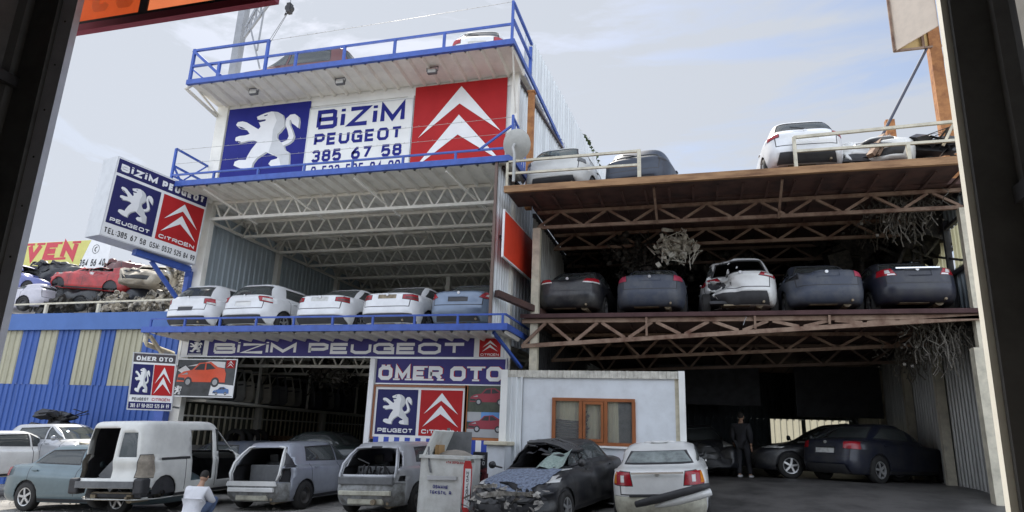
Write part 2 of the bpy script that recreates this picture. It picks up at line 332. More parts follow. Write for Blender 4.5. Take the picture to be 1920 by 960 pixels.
# ------------------------------------------------------------------ lettering (strokes)
def G(*strokes): return strokes
r_ = 0.24
GL = {
 'B': (1, G([(0, 0), (0, 1), (.82, 1), (.94, .93), (.94, .56), (.9, .51), (0, .51)], [(.88, .51), (1, .45), (1, .08), (.88, 0), (0, 0)])),
 'I': (.0, G([(0, 0), (0, 1)])), 'i': (.0, G([(0, 0), (0, .74)], [(0, .9), (0, 1.08)])),
 'İ': (.0, G([(0, 0), (0, 1)], [(0, 1.17), (0, 1.32)])),
 'Z': (1, G([(0, 1), (1, 1), (0, 0), (1, 0)])), 'M': (1.15, G([(0, 0), (0, 1), (.5, .15), (1, 1), (1, 0)])),
 'P': (1, G([(0, 0), (0, 1), (.8, 1), (1, .86), (1, .54), (.8, .40), (0, .40)])),
 'E': (.9, G([(1, 1), (0, 1), (0, 0), (1, 0)], [(0, .5), (.92, .5)])),
 'Ë': (.9, G([(1, 1), (0, 1), (0, 0), (1, 0)], [(0, .5), (.92, .5)], [(.28, 1.17), (.28, 1.3)], [(.72, 1.17), (.72, 1.3)])),
 'U': (1, G([(0, 1), (0, .2), (.2, 0), (.8, 0), (1, .2), (1, 1)])),
 'G': (1, G([(1, .78), (.8, 1), (.2, 1), (0, .8), (0, .2), (.2, 0), (1, 0), (1, .48), (.5, .48)])),
 'O': (1.05, G([(.5, 1), (.2, 1), (0, .8), (0, .2), (.2, 0), (.8, 0), (1, .2), (1, .8), (.8, 1), (.5, 1)])),
 'Ö': (1.05, G([(.5, 1), (.2, 1), (0, .8), (0, .2), (.2, 0), (.8, 0), (1, .2), (1, .8), (.8, 1), (.5, 1)], [(.25, 1.17), (.25, 1.3)], [(.75, 1.17), (.75, 1.3)])),
 'T': (1, G([(0, 1), (1, 1)], [(.5, 1), (.5, 0)])),
 'R': (1, G([(0, 0), (0, 1), (.8, 1), (1, .86), (1, .58), (.8, .45), (0, .45)], [(.55, .45), (1, 0)])),
 'C': (1, G([(1, .78), (.8, 1), (.2, 1), (0, .8), (0, .2), (.2, 0), (.8, 0), (1, .22)])),
 'N': (1, G([(0, 0), (0, 1), (1, 0), (1, 1)])), 'V': (1, G([(0, 1), (.5, 0), (1, 1)])),
 'L': (.85, G([(0, 1), (0, 0), (1, 0)])), 'S': (1, G([(1, .8), (.8, 1), (.2, 1), (0, .82), (0, .62), (.2, .5), (.8, .5), (1, .36), (1, .18), (.8, 0), (.2, 0), (0, .2)])),
 'K': (1, G([(0, 0), (0, 1)], [(1, 1), (.1, .48), (1, 0)])), 'A': (1, G([(0, 0), (.5, 1), (1, 0)], [(.2, .33), (.8, .33)])),
 'Y': (1, G([(0, 1), (.5, .5), (1, 1)], [(.5, .5), (.5, 0)])), 'D': (1, G([(0, 0), (0, 1), (.7, 1), (1, .75), (1, .25), (.7, 0), (0, 0)])),
 '0': (.8, G([(.5, 1), (.2, 1), (0, .8), (0, .2), (.2, 0), (.8, 0), (1, .2), (1, .8), (.8, 1), (.5, 1)])),
 '1': (.4, G([(0, .8), (1, 1), (1, 0)])), '2': (.8, G([(0, .8), (.2, 1), (.8, 1), (1, .8), (1, .62), (0, .05), (0, 0), (1, 0)])),
 '3': (.8, G([(0, .84), (.2, 1), (.8, 1), (1, .84), (1, .64), (.8, .52), (.35, .52)], [(.8, .52), (1, .36), (1, .16), (.8, 0), (.2, 0), (0, .16)])),
 '4': (.85, G([(.75, 0), (.75, 1), (0, .28), (1, .28)])), '5': (.8, G([(1, 1), (.08, 1), (0, .52), (.2, .6), (.8, .6), (1, .45), (1, .16), (.8, 0), (.2, 0), (0, .16)])),
 '6': (.8, G([(.9, 1), (.6, 1), (0, .5), (0, .18), (.2, 0), (.8, 0), (1, .18), (1, .42), (.8, .58), (.2, .58), (0, .42)])),
 '7': (.8, G([(0, 1), (1, 1), (.35, 0)])),
 '8': (.8, G([(.5, 1), (.2, 1), (.04, .86), (.04, .64), (.2, .53), (.8, .53), (.96, .64), (.96, .86), (.8, 1), (.5, 1)], [(.2, .53), (0, .38), (0, .14), (.2, 0), (.8, 0), (1, .14), (1, .38), (.8, .53)])),
 '9': (.8, G([(.1, 0), (.4, 0), (1, .5), (1, .82), (.8, 1), (.2, 1), (0, .82), (0, .58), (.2, .42), (.8, .42), (1, .58)])),
 '-': (.5, G([(0, .5), (1, .5)])), ':': (.0, G([(0, .1), (0, .24)], [(0, .62), (0, .76)])), ' ': (.45, G()), '.': (.0, G([(0, 0), (0, .1)])),
}
def ribbon(mb, fr, pts, t, n, closed=False):
    P2 = [Vector(p) for p in pts]; k = len(P2); L = []; Rr = []
    closed = (P2[0] - P2[-1]).length < 1e-6 and k > 2
    for i in range(k):
        a = P2[i - 1] if i > 0 else (P2[-2] if closed else None); b = P2[i + 1] if i < k - 1 else (P2[1] if closed else None)
        d1 = (P2[i] - a).normalized() if a is not None else None; d2 = (b - P2[i]).normalized() if b is not None else None
        d1 = d1 or d2; d2 = d2 or d1
        n1 = Vector((-d1.y, d1.x)); n2 = Vector((-d2.y, d2.x)); mm = n1 + n2
        if mm.length < 0.3: mm = n1
        mm.normalize(); s = t / 2 / max(0.42, mm.dot(n1))
        L.append(P2[i] + mm * s); Rr.append(P2[i] - mm * s)
    vs = [fr(p.x, p.y, n) for p in L] + [fr(p.x, p.y, n) for p in Rr]
    mb.add(vs, [(k + i, k + i + 1, i + 1, i) for i in range(k - 1)])
def lettering(mb, fr, text, u0, u1, v0, v1, t=0.2, n=0.006, gap=None, slab=False, slant=0.0, mirror=False, sw=1.0):
    """fill the box u0..u1 x v0..v1 (v1 = cap height) with the text; t = stroke as a share of the height"""
    H = v1 - v0; T = t * H; gap = gap if gap is not None else 0.55 * t + 0.06
    ws = [GL[c][0] for c in text]; tot_glyph = sum(ws); fixed = len(text) * T + (len(text) - 1) * gap * H
    nat = fixed + tot_glyph * 0.5 * H
    if u1 - u0 < nat:                                   # condensed lettering: draw at natural width, squeeze
        q = (u1 - u0) / nat; fr0, a0 = fr, u0; fr = lambda uu_, vv_, nn_=0: fr0(a0 + (uu_ - a0) * q, vv_, nn_); u1 = u0 + nat
    scale = ((u1 - u0) - fixed) / max(0.01, tot_glyph); u = u0; step = 0
    for c in text:
        w = GL[c][0] * scale
        for st in GL[c][1]:
            pts = [(u + T / 2 + x * w, v0 + T / 2 + y * (H - T)) for x, y in st]
            if slant: pts = [(x + slant * (y - v0), y) for x, y in pts]
            if mirror: pts = [(u0 + u1 - x, y) for x, y in pts]
            tt = T
            ribbon(mb, fr, pts, tt, n + (step % 5) * 0.0007); step += 1
            if slab:
                for e, (x, y) in ((0, st[0]), (-1, st[-1])):
                    if abs(y) < .01 or abs(y - 1) < .01:
                        px, py = pts[e]
                        if st[0] == st[-1]: continue
                        yy = v0 if y < .5 else v1
                        s0 = T * .95; hgt = T * .42
                        ribbon(mb, fr, [(px - s0, yy + (hgt / 2 if y < .5 else -hgt / 2)), (px + s0, yy + (hgt / 2 if y < .5 else -hgt / 2))], hgt, n + (step % 5) * 0.0007); step += 1
        u += w + T + gap * H
LION_RAW = [(595,160),(622,146),(650,133),(690,122),(730,128),(758,148),(768,188),(770,235),(750,262),(742,275),(724,292),(720,318),(734,345),(752,356),(785,340),(797,310),(790,270),(777,225),(783,178),(808,150),(838,146),(858,168),(862,200),(856,252),(838,232),(818,215),(812,188),(803,192),(803,225),(818,268),(828,310),(818,342),(795,364),(762,380),(772,415),(795,428),(796,470),(793,525),(740,529),(680,528),(667,512),(684,486),(722,474),(726,462),(690,445),(652,424),(618,448),(590,470),(566,505),(558,541),(520,543),(480,538),(442,520),(450,492),(478,480),(522,480),(532,452),(560,400),(598,348),(572,336),(530,340),(510,346),(478,354),(452,334),(456,312),(480,302),(520,298),(548,288),(532,262),(512,250),(480,244),(458,218),(470,197),(500,192),(528,200),(566,228),(604,254),(618,236),(612,214),(606,204),(650,192),(652,180),(600,182)]
def lion_norm(x, y):
    u = 0.5; v = .5
    for _ in range(6):
        xl = 415 - 70 * (1 - v); u = (x - xl) / (525 + 10 * (1 - v)); yt = 100 - 52 * u; yb = 605 - 40 * u; v = (yb - y) / (yb - yt)
    return u, v
LION = [lion_norm(x, y) for x, y in LION_RAW]
LSHADE = [lion_norm(x, y) for x, y in [(703,126),(730,130),(757,150),(767,190),(768,234),(748,262),(741,274),(722,292),(718,320),(733,347),(752,358),(762,382),(771,417),(794,430),(794,470),(792,523),(745,527),(737,480),(715,450),(668,428),(690,350),(697,262),(722,190)]]
LDARK = [[lion_norm(x, y) for x, y in q] for q in ([(602, 190), (650, 180), (651, 188), (606, 200)], [(640, 152), (664, 143), (664, 150), (646, 158)], [(470, 228), (498, 236), (520, 250), (492, 246)], [(464, 338), (490, 346), (486, 353), (462, 344)])]
def lion(fr, u0, v0, w, h, parent, n=0.008, m=None, grow=1.0):
    cx, cy = .5, .52
    pts = [(u0 + (cx + (u - cx) * grow) * w, v0 + (cy + (v - cy) * grow) * h) for u, v in LION]
    mb = MB(); mb.mi = 1; mb.prism([(u + .022 * w, v - .016 * h) for u, v in pts], fr, n - .003, n - .003)
    mb.mi = 0; mb.prism(pts, fr, n, n + .002)
    mb.mi = 2; mb.prism([(u0 + u * w, v0 + v * h) for u, v in LSHADE], fr, n + .003, n + .004)
    mb.mi = 3
    for q in LDARK: mb.prism([(u0 + u * w, v0 + v * h) for u, v in q], fr, n + .003, n + .004)
    return mb.build('lion_emblem', [m or SWHITE, SGREY, mat('pale_grey_vinyl', (.60, .61, .62), .5, var=.1), NAVY], parent)
CHEV = [[(.51, .955), (.95, .39), (.5, .75), (.07, .39)], [(.5, .62), (.97, .05), (.5, .39), (.05, .04)]]
def chevrons(fr, u0, v0, w, h, parent, n=0.008, m=None):
    mb = MB()
    for c in CHEV: mb.prism([(u0 + u * w, v0 + v * h) for u, v in c], fr, n, n + .002)
    return mb.build('chevron_emblem', m or SWHITE, parent)
def panel(fr, u0, u1, v0, v1, n0, n1, name, m, parent):
    mb = MB(); mb.prism([(u0, v0), (u1, v0), (u1, v1), (u0, v1)], fr, n0, n1); return mb.build(name, m, parent)
def rim(fr, u0, u1, v0, v1, t, n0, n1, name, m, parent):
    mb = MB()
    for a in ((u0, u1, v0, v0 + t), (u0, u1, v1 - t, v1), (u0, u0 + t, v0 + t, v1 - t), (u1 - t, u1, v0 + t, v1 - t)):
        mb.prism([(a[0], a[2]), (a[1], a[2]), (a[1], a[3]), (a[0], a[3])], fr, n0, n1)
    return mb.build(name, m, parent)
# ------------------------------------------------------------------ cars
KINDS = {
 'hatch': dict(L=4.28, W=1.79, H=1.48, wb=2.60, up=[(.06, .28, .97, .95, .82), (.10, .55, .905, 1.00, .89), (.14, 1.12, .87, 1.04, .99), (.30, 1.55, .79, 1.24, 1.25), (.52, 1.98, .685, -.05, -.05), (.68, 2.2, .55, -.01, -.01), (1.1, 2.6, .2, 0, 0)]),
 'sedan': dict(L=4.55, W=1.77, H=1.46, wb=2.66, up=[(.10, .30, .955, .97, .80), (.20, .60, .90, 1.03, .87), (.62, 1.28, .85, 1.05, .97), (.95, 1.75, .78, 1.23, 1.24), (1.32, 2.15, .665, -.05, -.05), (1.55, 2.4, .52, -.01, -.01), (1.95, 2.75, .2, 0, 0)]),
 'van': dict(L=4.14, W=1.74, H=1.83, wb=2.66, up=[(.03, .25, .99, .98, .90), (.04, .45, .965, 1.08, .97), (.05, .85, .945, 1.16, 1.10), (.09, 1.25, .895, 1.45, 1.42), (.15, 1.62, .83, -.09, -.09), (.24, 1.8, .71, -.015, -.015), (.6, 2.2, .3, 0, 0)]),
}
def smooth_rings(rings, k=3):
    res = []
    for i in range(len(rings) - 1):
        p0 = rings[max(0, i - 1)]; p1 = rings[i]; p2 = rings[i + 1]; p3 = rings[min(len(rings) - 1, i + 2)]
        for j in range(k):
            t = j / k
            q = []
            for a, b, c, d in zip(p0, p1, p2, p3):
                m1 = (c - a) * .36; m2 = (d - b) * .36
                q.append((2*t**3 - 3*t*t + 1) * b + (t**3 - 2*t*t + t) * m1 + (-2*t**3 + 3*t*t) * c + (t**3 - t*t) * m2)
            res.append(q)
    res.append(list(rings[-1])); return res
def shell_rings(K, inset=0.0):
    R, F, hw, H = -K['L'] / 2, K['L'] / 2, K['W'] / 2, K['H']
    lo = [(.40, .35, .80, .20, .20), (.14, .12, .93, .22, .22), (.03, .03, .985, .36, .34), (0, 0, .995, .52, .48), (.03, .03, 1, .66, .60), (.06, .10, .995, .82, .70)]
    rs = []
    for i, (a, b, w, zr, zf) in enumerate(lo + K['up']):
        if i >= len(lo) + 4: zr += H; zf += H
        top = i >= len(lo) + 4
        rs.append((R + a + inset, F - b - inset, hw * w - inset * .8, zr - (inset * .7 if top else 0), zf - (inset * .7 if top else 0), (9.0 if K['H'] > 1.75 else 6.0) if i < 7 else (8.0 if K['H'] > 1.75 else 4.8)))
    return rs
def shell_bm(K, inset=0.0, lowcut=0):
    rings = smooth_rings(shell_rings(K, inset))[lowcut:]
    bm = bmesh.new(); allv = []
    eta = [0, .16, .32, .48, .62, .74, .84, .91]
    for (xr, xf, w, zr, zf, n) in rings:
        cx, a = (xr + xf) / 2, (xf - xr) / 2
        half = [(-a * (1 - e ** n) ** (1 / n), w * e) for e in eta]
        um = (1 - eta[-1] ** n) ** (1 / n); ns = 17
        for j in range(1, ns):
            u = -um + 2 * um * j / ns
            half.append((a * u, w * (1 - abs(u) ** n) ** (1 / n)))
        half += [(-x, y) for x, y in half[:8][::-1]]
        loop = half + [(x, -y) for x, y in half[1:-1][::-1]]
        allv.append([bm.verts.new((cx + x, y, zr + (zf - zr) * (x + a) / (2 * a))) for x, y in loop])
    k = len(allv[0])
    for A, B in zip(allv[:-1], allv[1:]):
        for j in range(k): bm.faces.new((A[j], A[(j + 1) % k], B[(j + 1) % k], B[j]))
    bm.faces.new(allv[-1]); bm.faces.new(allv[0][::-1])
    bmesh.ops.recalc_face_normals(bm, faces=bm.faces)
    return bm
PROJ = {'side': (0, 2), 'rear': (1, 2), 'front': (1, 2), 'top': (0, 1)}
def facing(f, view, sgn, K):
    n = f.normal; c = f.calc_center_median()
    if view == 'side': return n.y * sgn > .30 and c.y * sgn > 0
    if view == 'rear': return n.x < -.22 and c.x < -K['L'] / 2 + 1.7
    if view == 'front': return n.x > .15 and c.x > K['L'] / 2 - 2.4
    return n.z > .5
def cut(bm, poly, view, K, sgn=1):
    """cut a convex outline into the shell as seen from one side and return the faces inside it"""
    ia, ib = PROJ[view]; P2 = [Vector(p) for p in poly]; cen = sum(P2, Vector((0, 0))) / len(P2)
    lo = [min(p[i] for p in P2) - .02 for i in (0, 1)]; hi = [max(p[i] for p in P2) + .02 for i in (0, 1)]
    def cand():
        r = []
        for f in bm.faces:
            if not facing(f, view, sgn, K): continue
            a = [v.co[ia] for v in f.verts]; b = [v.co[ib] for v in f.verts]
            if max(a) < lo[0] or min(a) > hi[0] or max(b) < lo[1] or min(b) > hi[1]: continue
            r.append(f)
        return r
    for i in range(len(P2)):
        p, q = P2[i], P2[(i + 1) % len(P2)]; d = q - p; nn = Vector((d.y, -d.x))
        if nn.dot(cen - p) > 0: nn = -nn
        co = Vector((0, 0, 0)); no = Vector((0, 0, 0)); co[ia], co[ib] = p; no[ia], no[ib] = nn
        fs = cand()
        if not fs: return []
        geom = set(fs)
        for f in fs: geom.update(f.edges); geom.update(f.verts)
        bmesh.ops.bisect_plane(bm, geom=list(geom), plane_co=co, plane_no=no.normalized(), dist=1e-4)
    res = []
    for f in cand():
        c = f.calc_center_median(); c2 = Vector((c[ia], c[ib])); ok = True
        for i in range(len(P2)):
            p, q = P2[i], P2[(i + 1) % len(P2)]; d = q - p; nn = Vector((d.y, -d.x))
            s1 = nn.dot(cen - p); s2 = nn.dot(c2 - p)
            if s1 * s2 < 0: ok = False; break
        if ok: res.append(f)
    return res
def faces_out(bm, faces, push=0.0):
    vs = {}; V = []; Fc = []
    for f in faces:
        ids = []
        for v in f.verts:
            if v not in vs: vs[v] = len(V); V.append(v.co + v.normal * push)
            ids.append(vs[v])
        Fc.append(ids)
    bmesh.ops.delete(bm, geom=faces, context='FACES')
    return V, Fc
def mesh_part(V, Fc, name, m, parent, smooth=True, solid=0):
    mb = MB(); mb.add(V, Fc); o = mb.build(name, m, parent, smooth=smooth)
    if solid: md = o.modifiers.new('solid', 'SOLIDIFY'); md.thickness = solid; md.offset = -1
    return o
def mir(p): return [(-y, z) for y, z in p]
def make_wheel(par, x, y, r, out, style='spoke', w=.20, m=None):
    s = 1 if out > 0 else -1
    mb = MB(); h = w / 2; k = r * .64
    mb.lathe([(k, -h), (r * .93, -h), (r, -h * .7), (r, h * .7), (r * .93, h), (k, h), (k * .97, h * .8)], (x, y, r), 'y', 28)
    t = mb.build('wheel', RUBBER, par, smooth=True)
    mb = MB(); yo = y + s * h
    o = (x, y, r)
    f = s * h
    if style == 'spoke':
        mb.lathe([(k, f * .85), (k * .97, f * .97), (k * .86, f * .9), (k * .84, f * .3)], o, 'y', 28)
        mb.mi = 1; mb.lathe([(k * .84, f * .25), (.0, f * .2)], o, 'y', 20); mb.mi = 0
        mb.lathe([(0, f * .95), (k * .2, f * .92), (k * .24, f * .7)], o, 'y', 14)
        for i in range(5):
            a = 2 * math.pi * i / 5 + .5; c, sn = math.cos(a), math.sin(a)
            mb.bar((x + c * k * .15, y + f * .84, r + sn * k * .15), (x + c * k * .92, y + f * .82, r + sn * k * .92), k * .24, .025, up=(0, 1, 0))
        mb.build('rim', [m or ALLOY, DARKST], t, smooth=False)
    else:
        mb.lathe([(k, f * .9), (k * .95, f), (k * .85, f * .9), (k * .8, f * .45), (k * .45, f * .5), (k * .35, f * .75), (0, f * .75)], o, 'y', 24)
        mb.build('rim', m or STEELRIM, t, smooth=True)
    return t
def ground_tilt(rz, x, y):
    n = Vector((ground_z(x - 1, y) - ground_z(x + 1, y), ground_z(x, y - 1) - ground_z(x, y + 1), 2)).normalized()
    f = Vector((math.cos(rz), math.sin(rz), 0)); f = (f - n * f.dot(n)).normalized(); s = n.cross(f)
    return Matrix((f, s, n)).transposed().to_euler()
def side_windows(kind, K):
    L, H = K['L'], K['H']; R, F = -L / 2, L / 2
    if kind == 'hatch': return [[(.14, 1.05), (F - 1.42, 1.04), (F - 2.0, H - .14), (.10, H - .12)], [(R + .95, 1.09), (.03, 1.05), (.0, H - .12), (R + 1.02, H - .14)]]
    if kind == 'sedan': return [[(.16, 1.05), (F - 1.55, 1.03), (F - 2.14, H - .15), (.12, H - .12)], [(R + 1.0, 1.09), (.05, 1.05), (.02, H - .12), (R + 1.42, H - .14)]]
    return [[(.35, 1.16), (F - 1.12, 1.16), (F - 1.55, H - .22), (.35, H - .2)]]
HL = {'hatch': [(.46, .80), (.86, .83), (.86, 1.0), (.60, .99)], 'sedan': [(.50, .78), (.86, .78), (.86, .95), (.50, .97)], 'van': [(.70, .85), (.85, .85), (.85, 1.2), (.72, 1.2)]}
def make_car(name, label, kind, pm, loc, rot, cat='car', group=None, lamps='default', lamp_mat=None, extra_lamps=(), noleft=False, noright=False, open_=(),
             dims=None, crush=(), wheels=(1, 1, 1, 1), wstyle='spoke', wr=.31, rw=None, plate=True, valance=.44, front=False, badge=True, exhaust=True, handles=True,
             glass=None, seats=False, seam=True, chrome=None, spoiler=False, lamp_open=False, mirrors=False, valance_w=.62, platez=.76, seed=0, holes=(), panes=(), skins=()):
    K = dict(KINDS[kind]); K.update(dims or {}); L, W, H = K['L'], K['W'], K['H']; R, F, hw = -L / 2, L / 2, W / 2
    root = thing(name, label, cat, loc, rot, group); glass = glass or GLASS
    bm = shell_bm(K); inn = shell_bm(K, .055)
    bad = [f for f in inn.faces if f.calc_center_median().z < .34 and f.normal.z < -.3]; bmesh.ops.delete(inn, geom=bad, context='FACES')
    rnd = random.Random(seed)
    for (c, rr, vec, amp, fr) in crush:
        c = Vector(c)
        for b in (bm, inn):
            for v in b.verts:
                d = (v.co - c).length / rr
                if d < 1:
                    wgt = (1 - d * d) ** 1.5; nv = noise.noise_vector(v.co * fr + Vector((seed * 3.1, 0, 0)))
                    v.co += Vector(vec) * wgt + nv * amp * wgt
        bm.normal_update(); inn.normal_update()
    parts = []
    def take(poly, view, pname, pmat, sgn=1, push=-.006, inner=False, kill=False, label=None):
        fs = cut(bm, poly, view, K, sgn)
        if inner or kill:
            fi = cut(inn, poly, view, K, sgn)
            if fi: bmesh.ops.delete(inn, geom=fi, context='FACES')
        if not fs: return None
        V, Fc = faces_out(bm, fs, push)
        if kill: return None
        o = mesh_part(V, Fc, pname, pmat, root)
        if label: o['label'] = label
        return o
    def paintline(poly, view, sgn=1):
        for f in cut(bm, poly, view, K, sgn): f.material_index = 1
    # wheel arches
    xw = (-K['wb'] / 2 - .02, K['wb'] / 2 + .05); ra = wr + .055
    for s in (1, -1):
        for x in xw:
            circ = [(x + ra * math.cos(t), wr + ra * math.sin(t)) for t in [2 * math.pi * i / 16 for i in range(16)]]
            fs = cut(bm, circ, 'side', K, s)
            if fs: bmesh.ops.delete(bm, geom=fs, context='FACES')
            circ = [(x + ra * .9 * math.cos(t), wr + ra * .9 * math.sin(t)) for t in [2 * math.pi * i / 12 for i in range(12)]]
    for view, sg, poly in holes: take(poly, view, '', None, sg, kill=True)
    for view, sg, poly, nm, mm in skins: take(poly, view, nm, mm, sg, push=.012)
    # glass
    for view, sg, poly, nm in panes: take(poly, view, nm, glass, sg)
    def grow(poly, d):
        cx = sum(q[0] for q in poly) / len(poly); cz = sum(q[1] for q in poly) / len(poly)
        return [(q[0] + math.copysign(d, q[0] - cx), q[1] + math.copysign(d, q[1] - cz)) for q in poly]
    for i, poly in enumerate(side_windows(kind, K)):
        for s in (1, -1):
            paintline(grow(poly, .028), 'side', s)
            if kind == 'van' and s == 1 and 'side_windows' not in open_: pass
            take(poly, 'side', 'side_window', glass, s, inner='side_windows' in open_, kill=('side_windows' in open_))
    zt = {'hatch': 1.04, 'sedan': 1.08, 'van': 1.18}[kind]
    rwp = rw or {'hatch': [(-.60, 1.07), (.60, 1.07), (.50, H - .13), (-.50, H - .13)], 'sedan': [(-.60, 1.09), (.60, 1.09), (.47, H - .10), (-.47, H - .10)], 'van': None}[kind]
    if 'tailgate' in open_:
        tg = [(-.60, .64), (.60, .64), (.68, .80), (.66, 1.05), (.52, H - .12), (-.52, H - .12), (-.66, 1.05), (-.68, .80)]
        take(tg, 'rear', '', None, kill=True)
    elif rwp:
        paintline(grow(rwp, .03), 'rear')
        take(rwp, 'rear', 'rear_window', glass, inner='rear_window' in open_, kill='rear_window' in open_)
    ws = {'hatch': [(-.66, 1.02), (.66, 1.02), (.53, H - .10), (-.53, H - .10)], 'sedan': [(-.66, 1.0), (.66, 1.0), (.52, H - .10), (-.52, H - .10)], 'van': [(-.70, 1.14), (.70, 1.14), (.62, H - .16), (-.62, H - .16)]}[kind]
    take(ws, 'front', 'windscreen', glass, inner='windscreen' in open_, kill='windscreen' in open_)
    # rear lamps
    if lamps == 'default': lamps = [[(.50, .80), (hw + .02, .78), (hw + .02, .99), (.50, .96)]]
    for poly, mm in extra_lamps:
        for s, no in ((1, noleft), (-1, noright)):
            if not no: take(poly if s > 0 else mir(poly), 'rear', 'lamp_insert', mm, push=.006)
    for poly in lamps or []:
        for s, no in ((1, noleft), (-1, noright)):
            p = poly if s > 0 else mir(poly)
            paintline(grow(p, .014), 'rear')
            take(p, 'rear', 'tail_lamp' if not no else 'lamp_socket', (lamp_mat or LAMPR) if not no else DARK, push=.004 if not no else -.05)
    if front:
        for s in (1, -1): take(HL[kind] if s > 0 else mir(HL[kind]), 'front', 'headlight', LAMPC, push=.002)
        take([(-.36, .68), (.36, .68), (.36, .80), (-.36, .80)], 'front', 'grille', PLAST)
        take([(-.5, .30), (.5, .30), (.56, .48), (-.56, .48)], 'front', 'lower_grille', PLAST)
    if plate and 'tailgate' not in open_:
        take([(-.27, platez - .06), (.27, platez - .06), (.27, platez + .06), (-.27, platez + .06)], 'rear', 'number_plate', PLATE if plate is True else plate, push=-.012)
    if valance:
        take([(-valance_w, .15), (valance_w, .15), (valance_w - .08, valance), (-valance_w + .08, valance)], 'rear', 'bumper_valance', PLAST, push=.008)
    if seam and 'tailgate' not in open_:
        zb = .62 if kind != 'van' else .45; xt = .64
        for poly in ([(-xt, zb), (xt, zb), (xt, zb + .022), (-xt, zb + .022)], [(xt, zb), (xt + .02, zb), (xt + .04, 1.0), (xt + .02, 1.0)], mir([(xt, zb), (xt + .02, zb), (xt + .04, 1.0), (xt + .02, 1.0)])):
            paintline(poly, 'rear')
    for s in (1, -1):                                                   # door shut lines
        for x in ((.10, F - 1.30, R + 1.02) if kind != 'van' else (.28, F - 1.05, -.75)):
            paintline([(x, .36), (x + .018, .36), (x + .018, 1.0), (x, 1.0)], 'side', s)
        paintline([(R + .75, .235), (F - .75, .235), (F - .75, .30), (R + .75, .30)], 'side', s)
    # body, interior
    bm.normal_update()
    me = bpy.data.meshes.new('body'); bm.to_mesh(me); bm.free(); me.materials.append(pm); me.materials.append(PLAST)
    me.polygons.foreach_set('use_smooth', [True] * len(me.polygons))
    body = bpy.data.objects.new('body', me); COL.objects.link(body); body.parent = root
    sol = body.modifiers.new('thickness', 'SOLIDIFY'); sol.thickness = .022; sol.offset = -1
    me = bpy.data.meshes.new('cabin_lining'); inn.to_mesh(me); inn.free(); me.materials.append(DARKST if open_ else DARK)
    lin = bpy.data.objects.new('cabin_lining', me); COL.objects.link(lin); lin.parent = root
    mb = MB(); mb.box(R + .25, F - .3, -hw * .8, hw * .8, .26, .33); mb.build('floor_pan', DARKST, root)
    # wheels
    i = 0
    for x in xw:
        for s in (1, -1):
            if wheels[i]: make_wheel(root, x, s * (hw - .115), wr, s, wstyle)
            else:
                mb = MB(); mb.lathe([(.0, .03), (.13, .03), (.13, -.01), (.06, -.02), (.06, -.14)], (x, s * (hw - .17), wr), 'y', 16); mb.build('brake_disc', OILY, root)
            i += 1
    if exhaust:
        mb = MB(); mb.tube([(R + .25, -.42, .24), (R + .75, -.42, .24)], .095, 10); mb.tube([(R + .06, -.50, .27), (R + .3, -.46, .25)], .03, 8)
        mb.tube([(R + .5, -.1, .27), (R + .52, .45, .27)], .05, 8); mb.box(R + .2, R + .9, -.2, .4, .20, .235); mb.build('exhaust', EXH, root)
    if badge and 'tailgate' not in open_:
        zz = 1.0 if kind == 'hatch' else .96
        mb = MB(); xs = R + (.085 if kind == 'hatch' else .085)
        mb.tube([(xs + .02, 0, zz), (xs - .012, 0, zz)], .038, 12); b = mb.build('badge', ALLOY, root)
    if chrome:
        take_z = chrome; mb = MB(); mb.bar((R + .055, -.45, take_z), (R + .055, .45, take_z), .02, .03); mb.build('chrome_strip', CHROME, root)
    if rwp and 'rear_window' not in open_ and 'tailgate' not in open_ and kind == 'hatch':
        mb = MB(); mb.bar((R + .115, -.02, 1.06), (R + .20, .30, 1.16), .022, .02); mb.build('rear_wiper', PLAST, root)
    if spoiler:
        mb = MB(); mb.box(R + .42, R + .72, -.55, .55, H - .07, H - .035); mb.build('roof_spoiler', pm, root, bevel=.012)
    if handles:
        mb = MB()
        for s in (1, -1):
            for x in (.22, R + 1.14): mb.box(x, x + .17, s * hw * .985 - .015, s * hw * .985 + .015, .90, .925)
        mb.build('door_handle', pm, root)
    if mirrors:
        for s in (1, -1):
            mb = MB(); mb.lathe([(0, -.06), (.05, -.055), (.075, -.02), (.07, .03), (0, .04)], (F - 1.42, s * (hw + .10), 1.06), 'x', 12); mb.bar((F - 1.42, s * hw * .86, 1.0), (F - 1.42, s * (hw + .05), 1.04), .04, .03)
            mb.build('door_mirror', pm, root, smooth=True)
    if seats:
        for yy in (-.38, .38):
            for x in (.25, -.65):
                mb = MB(); mb.box(x, x + .45, yy - .25, yy + .25, .33, .50); mb.bar((x + .02, yy, .45), (x - .16, yy, 1.02), .46, .13, up=(1, 0, 0)); mb.bar((x - .17, yy, 1.02), (x - .2, yy, 1.2), .24, .08, up=(1, 0, 0))
                mb.build('seat', GREYPL, root, bevel=.03)
    return root
# ------------------------------------------------------------------ ground
W, E = 16.6, 15.15
def make_ground():
    xs = [-400, -120, -60] + list(range(-30, 10)) + [12, 30, 80, 400]; ys = [-200, -60, -20] + list(range(-4, 25)) + [40, 100, 500]
    mb = MB(); k = len(ys)
    vs = [(x, y, ground_z(x, y) + .012 * noise.noise(Vector((x * .7, y * .7, 0)))) for x in xs for y in ys]
    mb.add(vs, [(i * k + j, (i + 1) * k + j, (i + 1) * k + j + 1, i * k + j + 1) for i in range(len(xs) - 1) for j in range(k - 1)])
    M = mat('yard_ground', (0.31, 0.295, 0.27), 0.9, scale=.8, col2=(0.10, 0.095, 0.09), bump=0.6, lo=.42, hi=.66)
    o = mb.build('ground', M, smooth=True); tag(o, kind='structure')
make_ground()

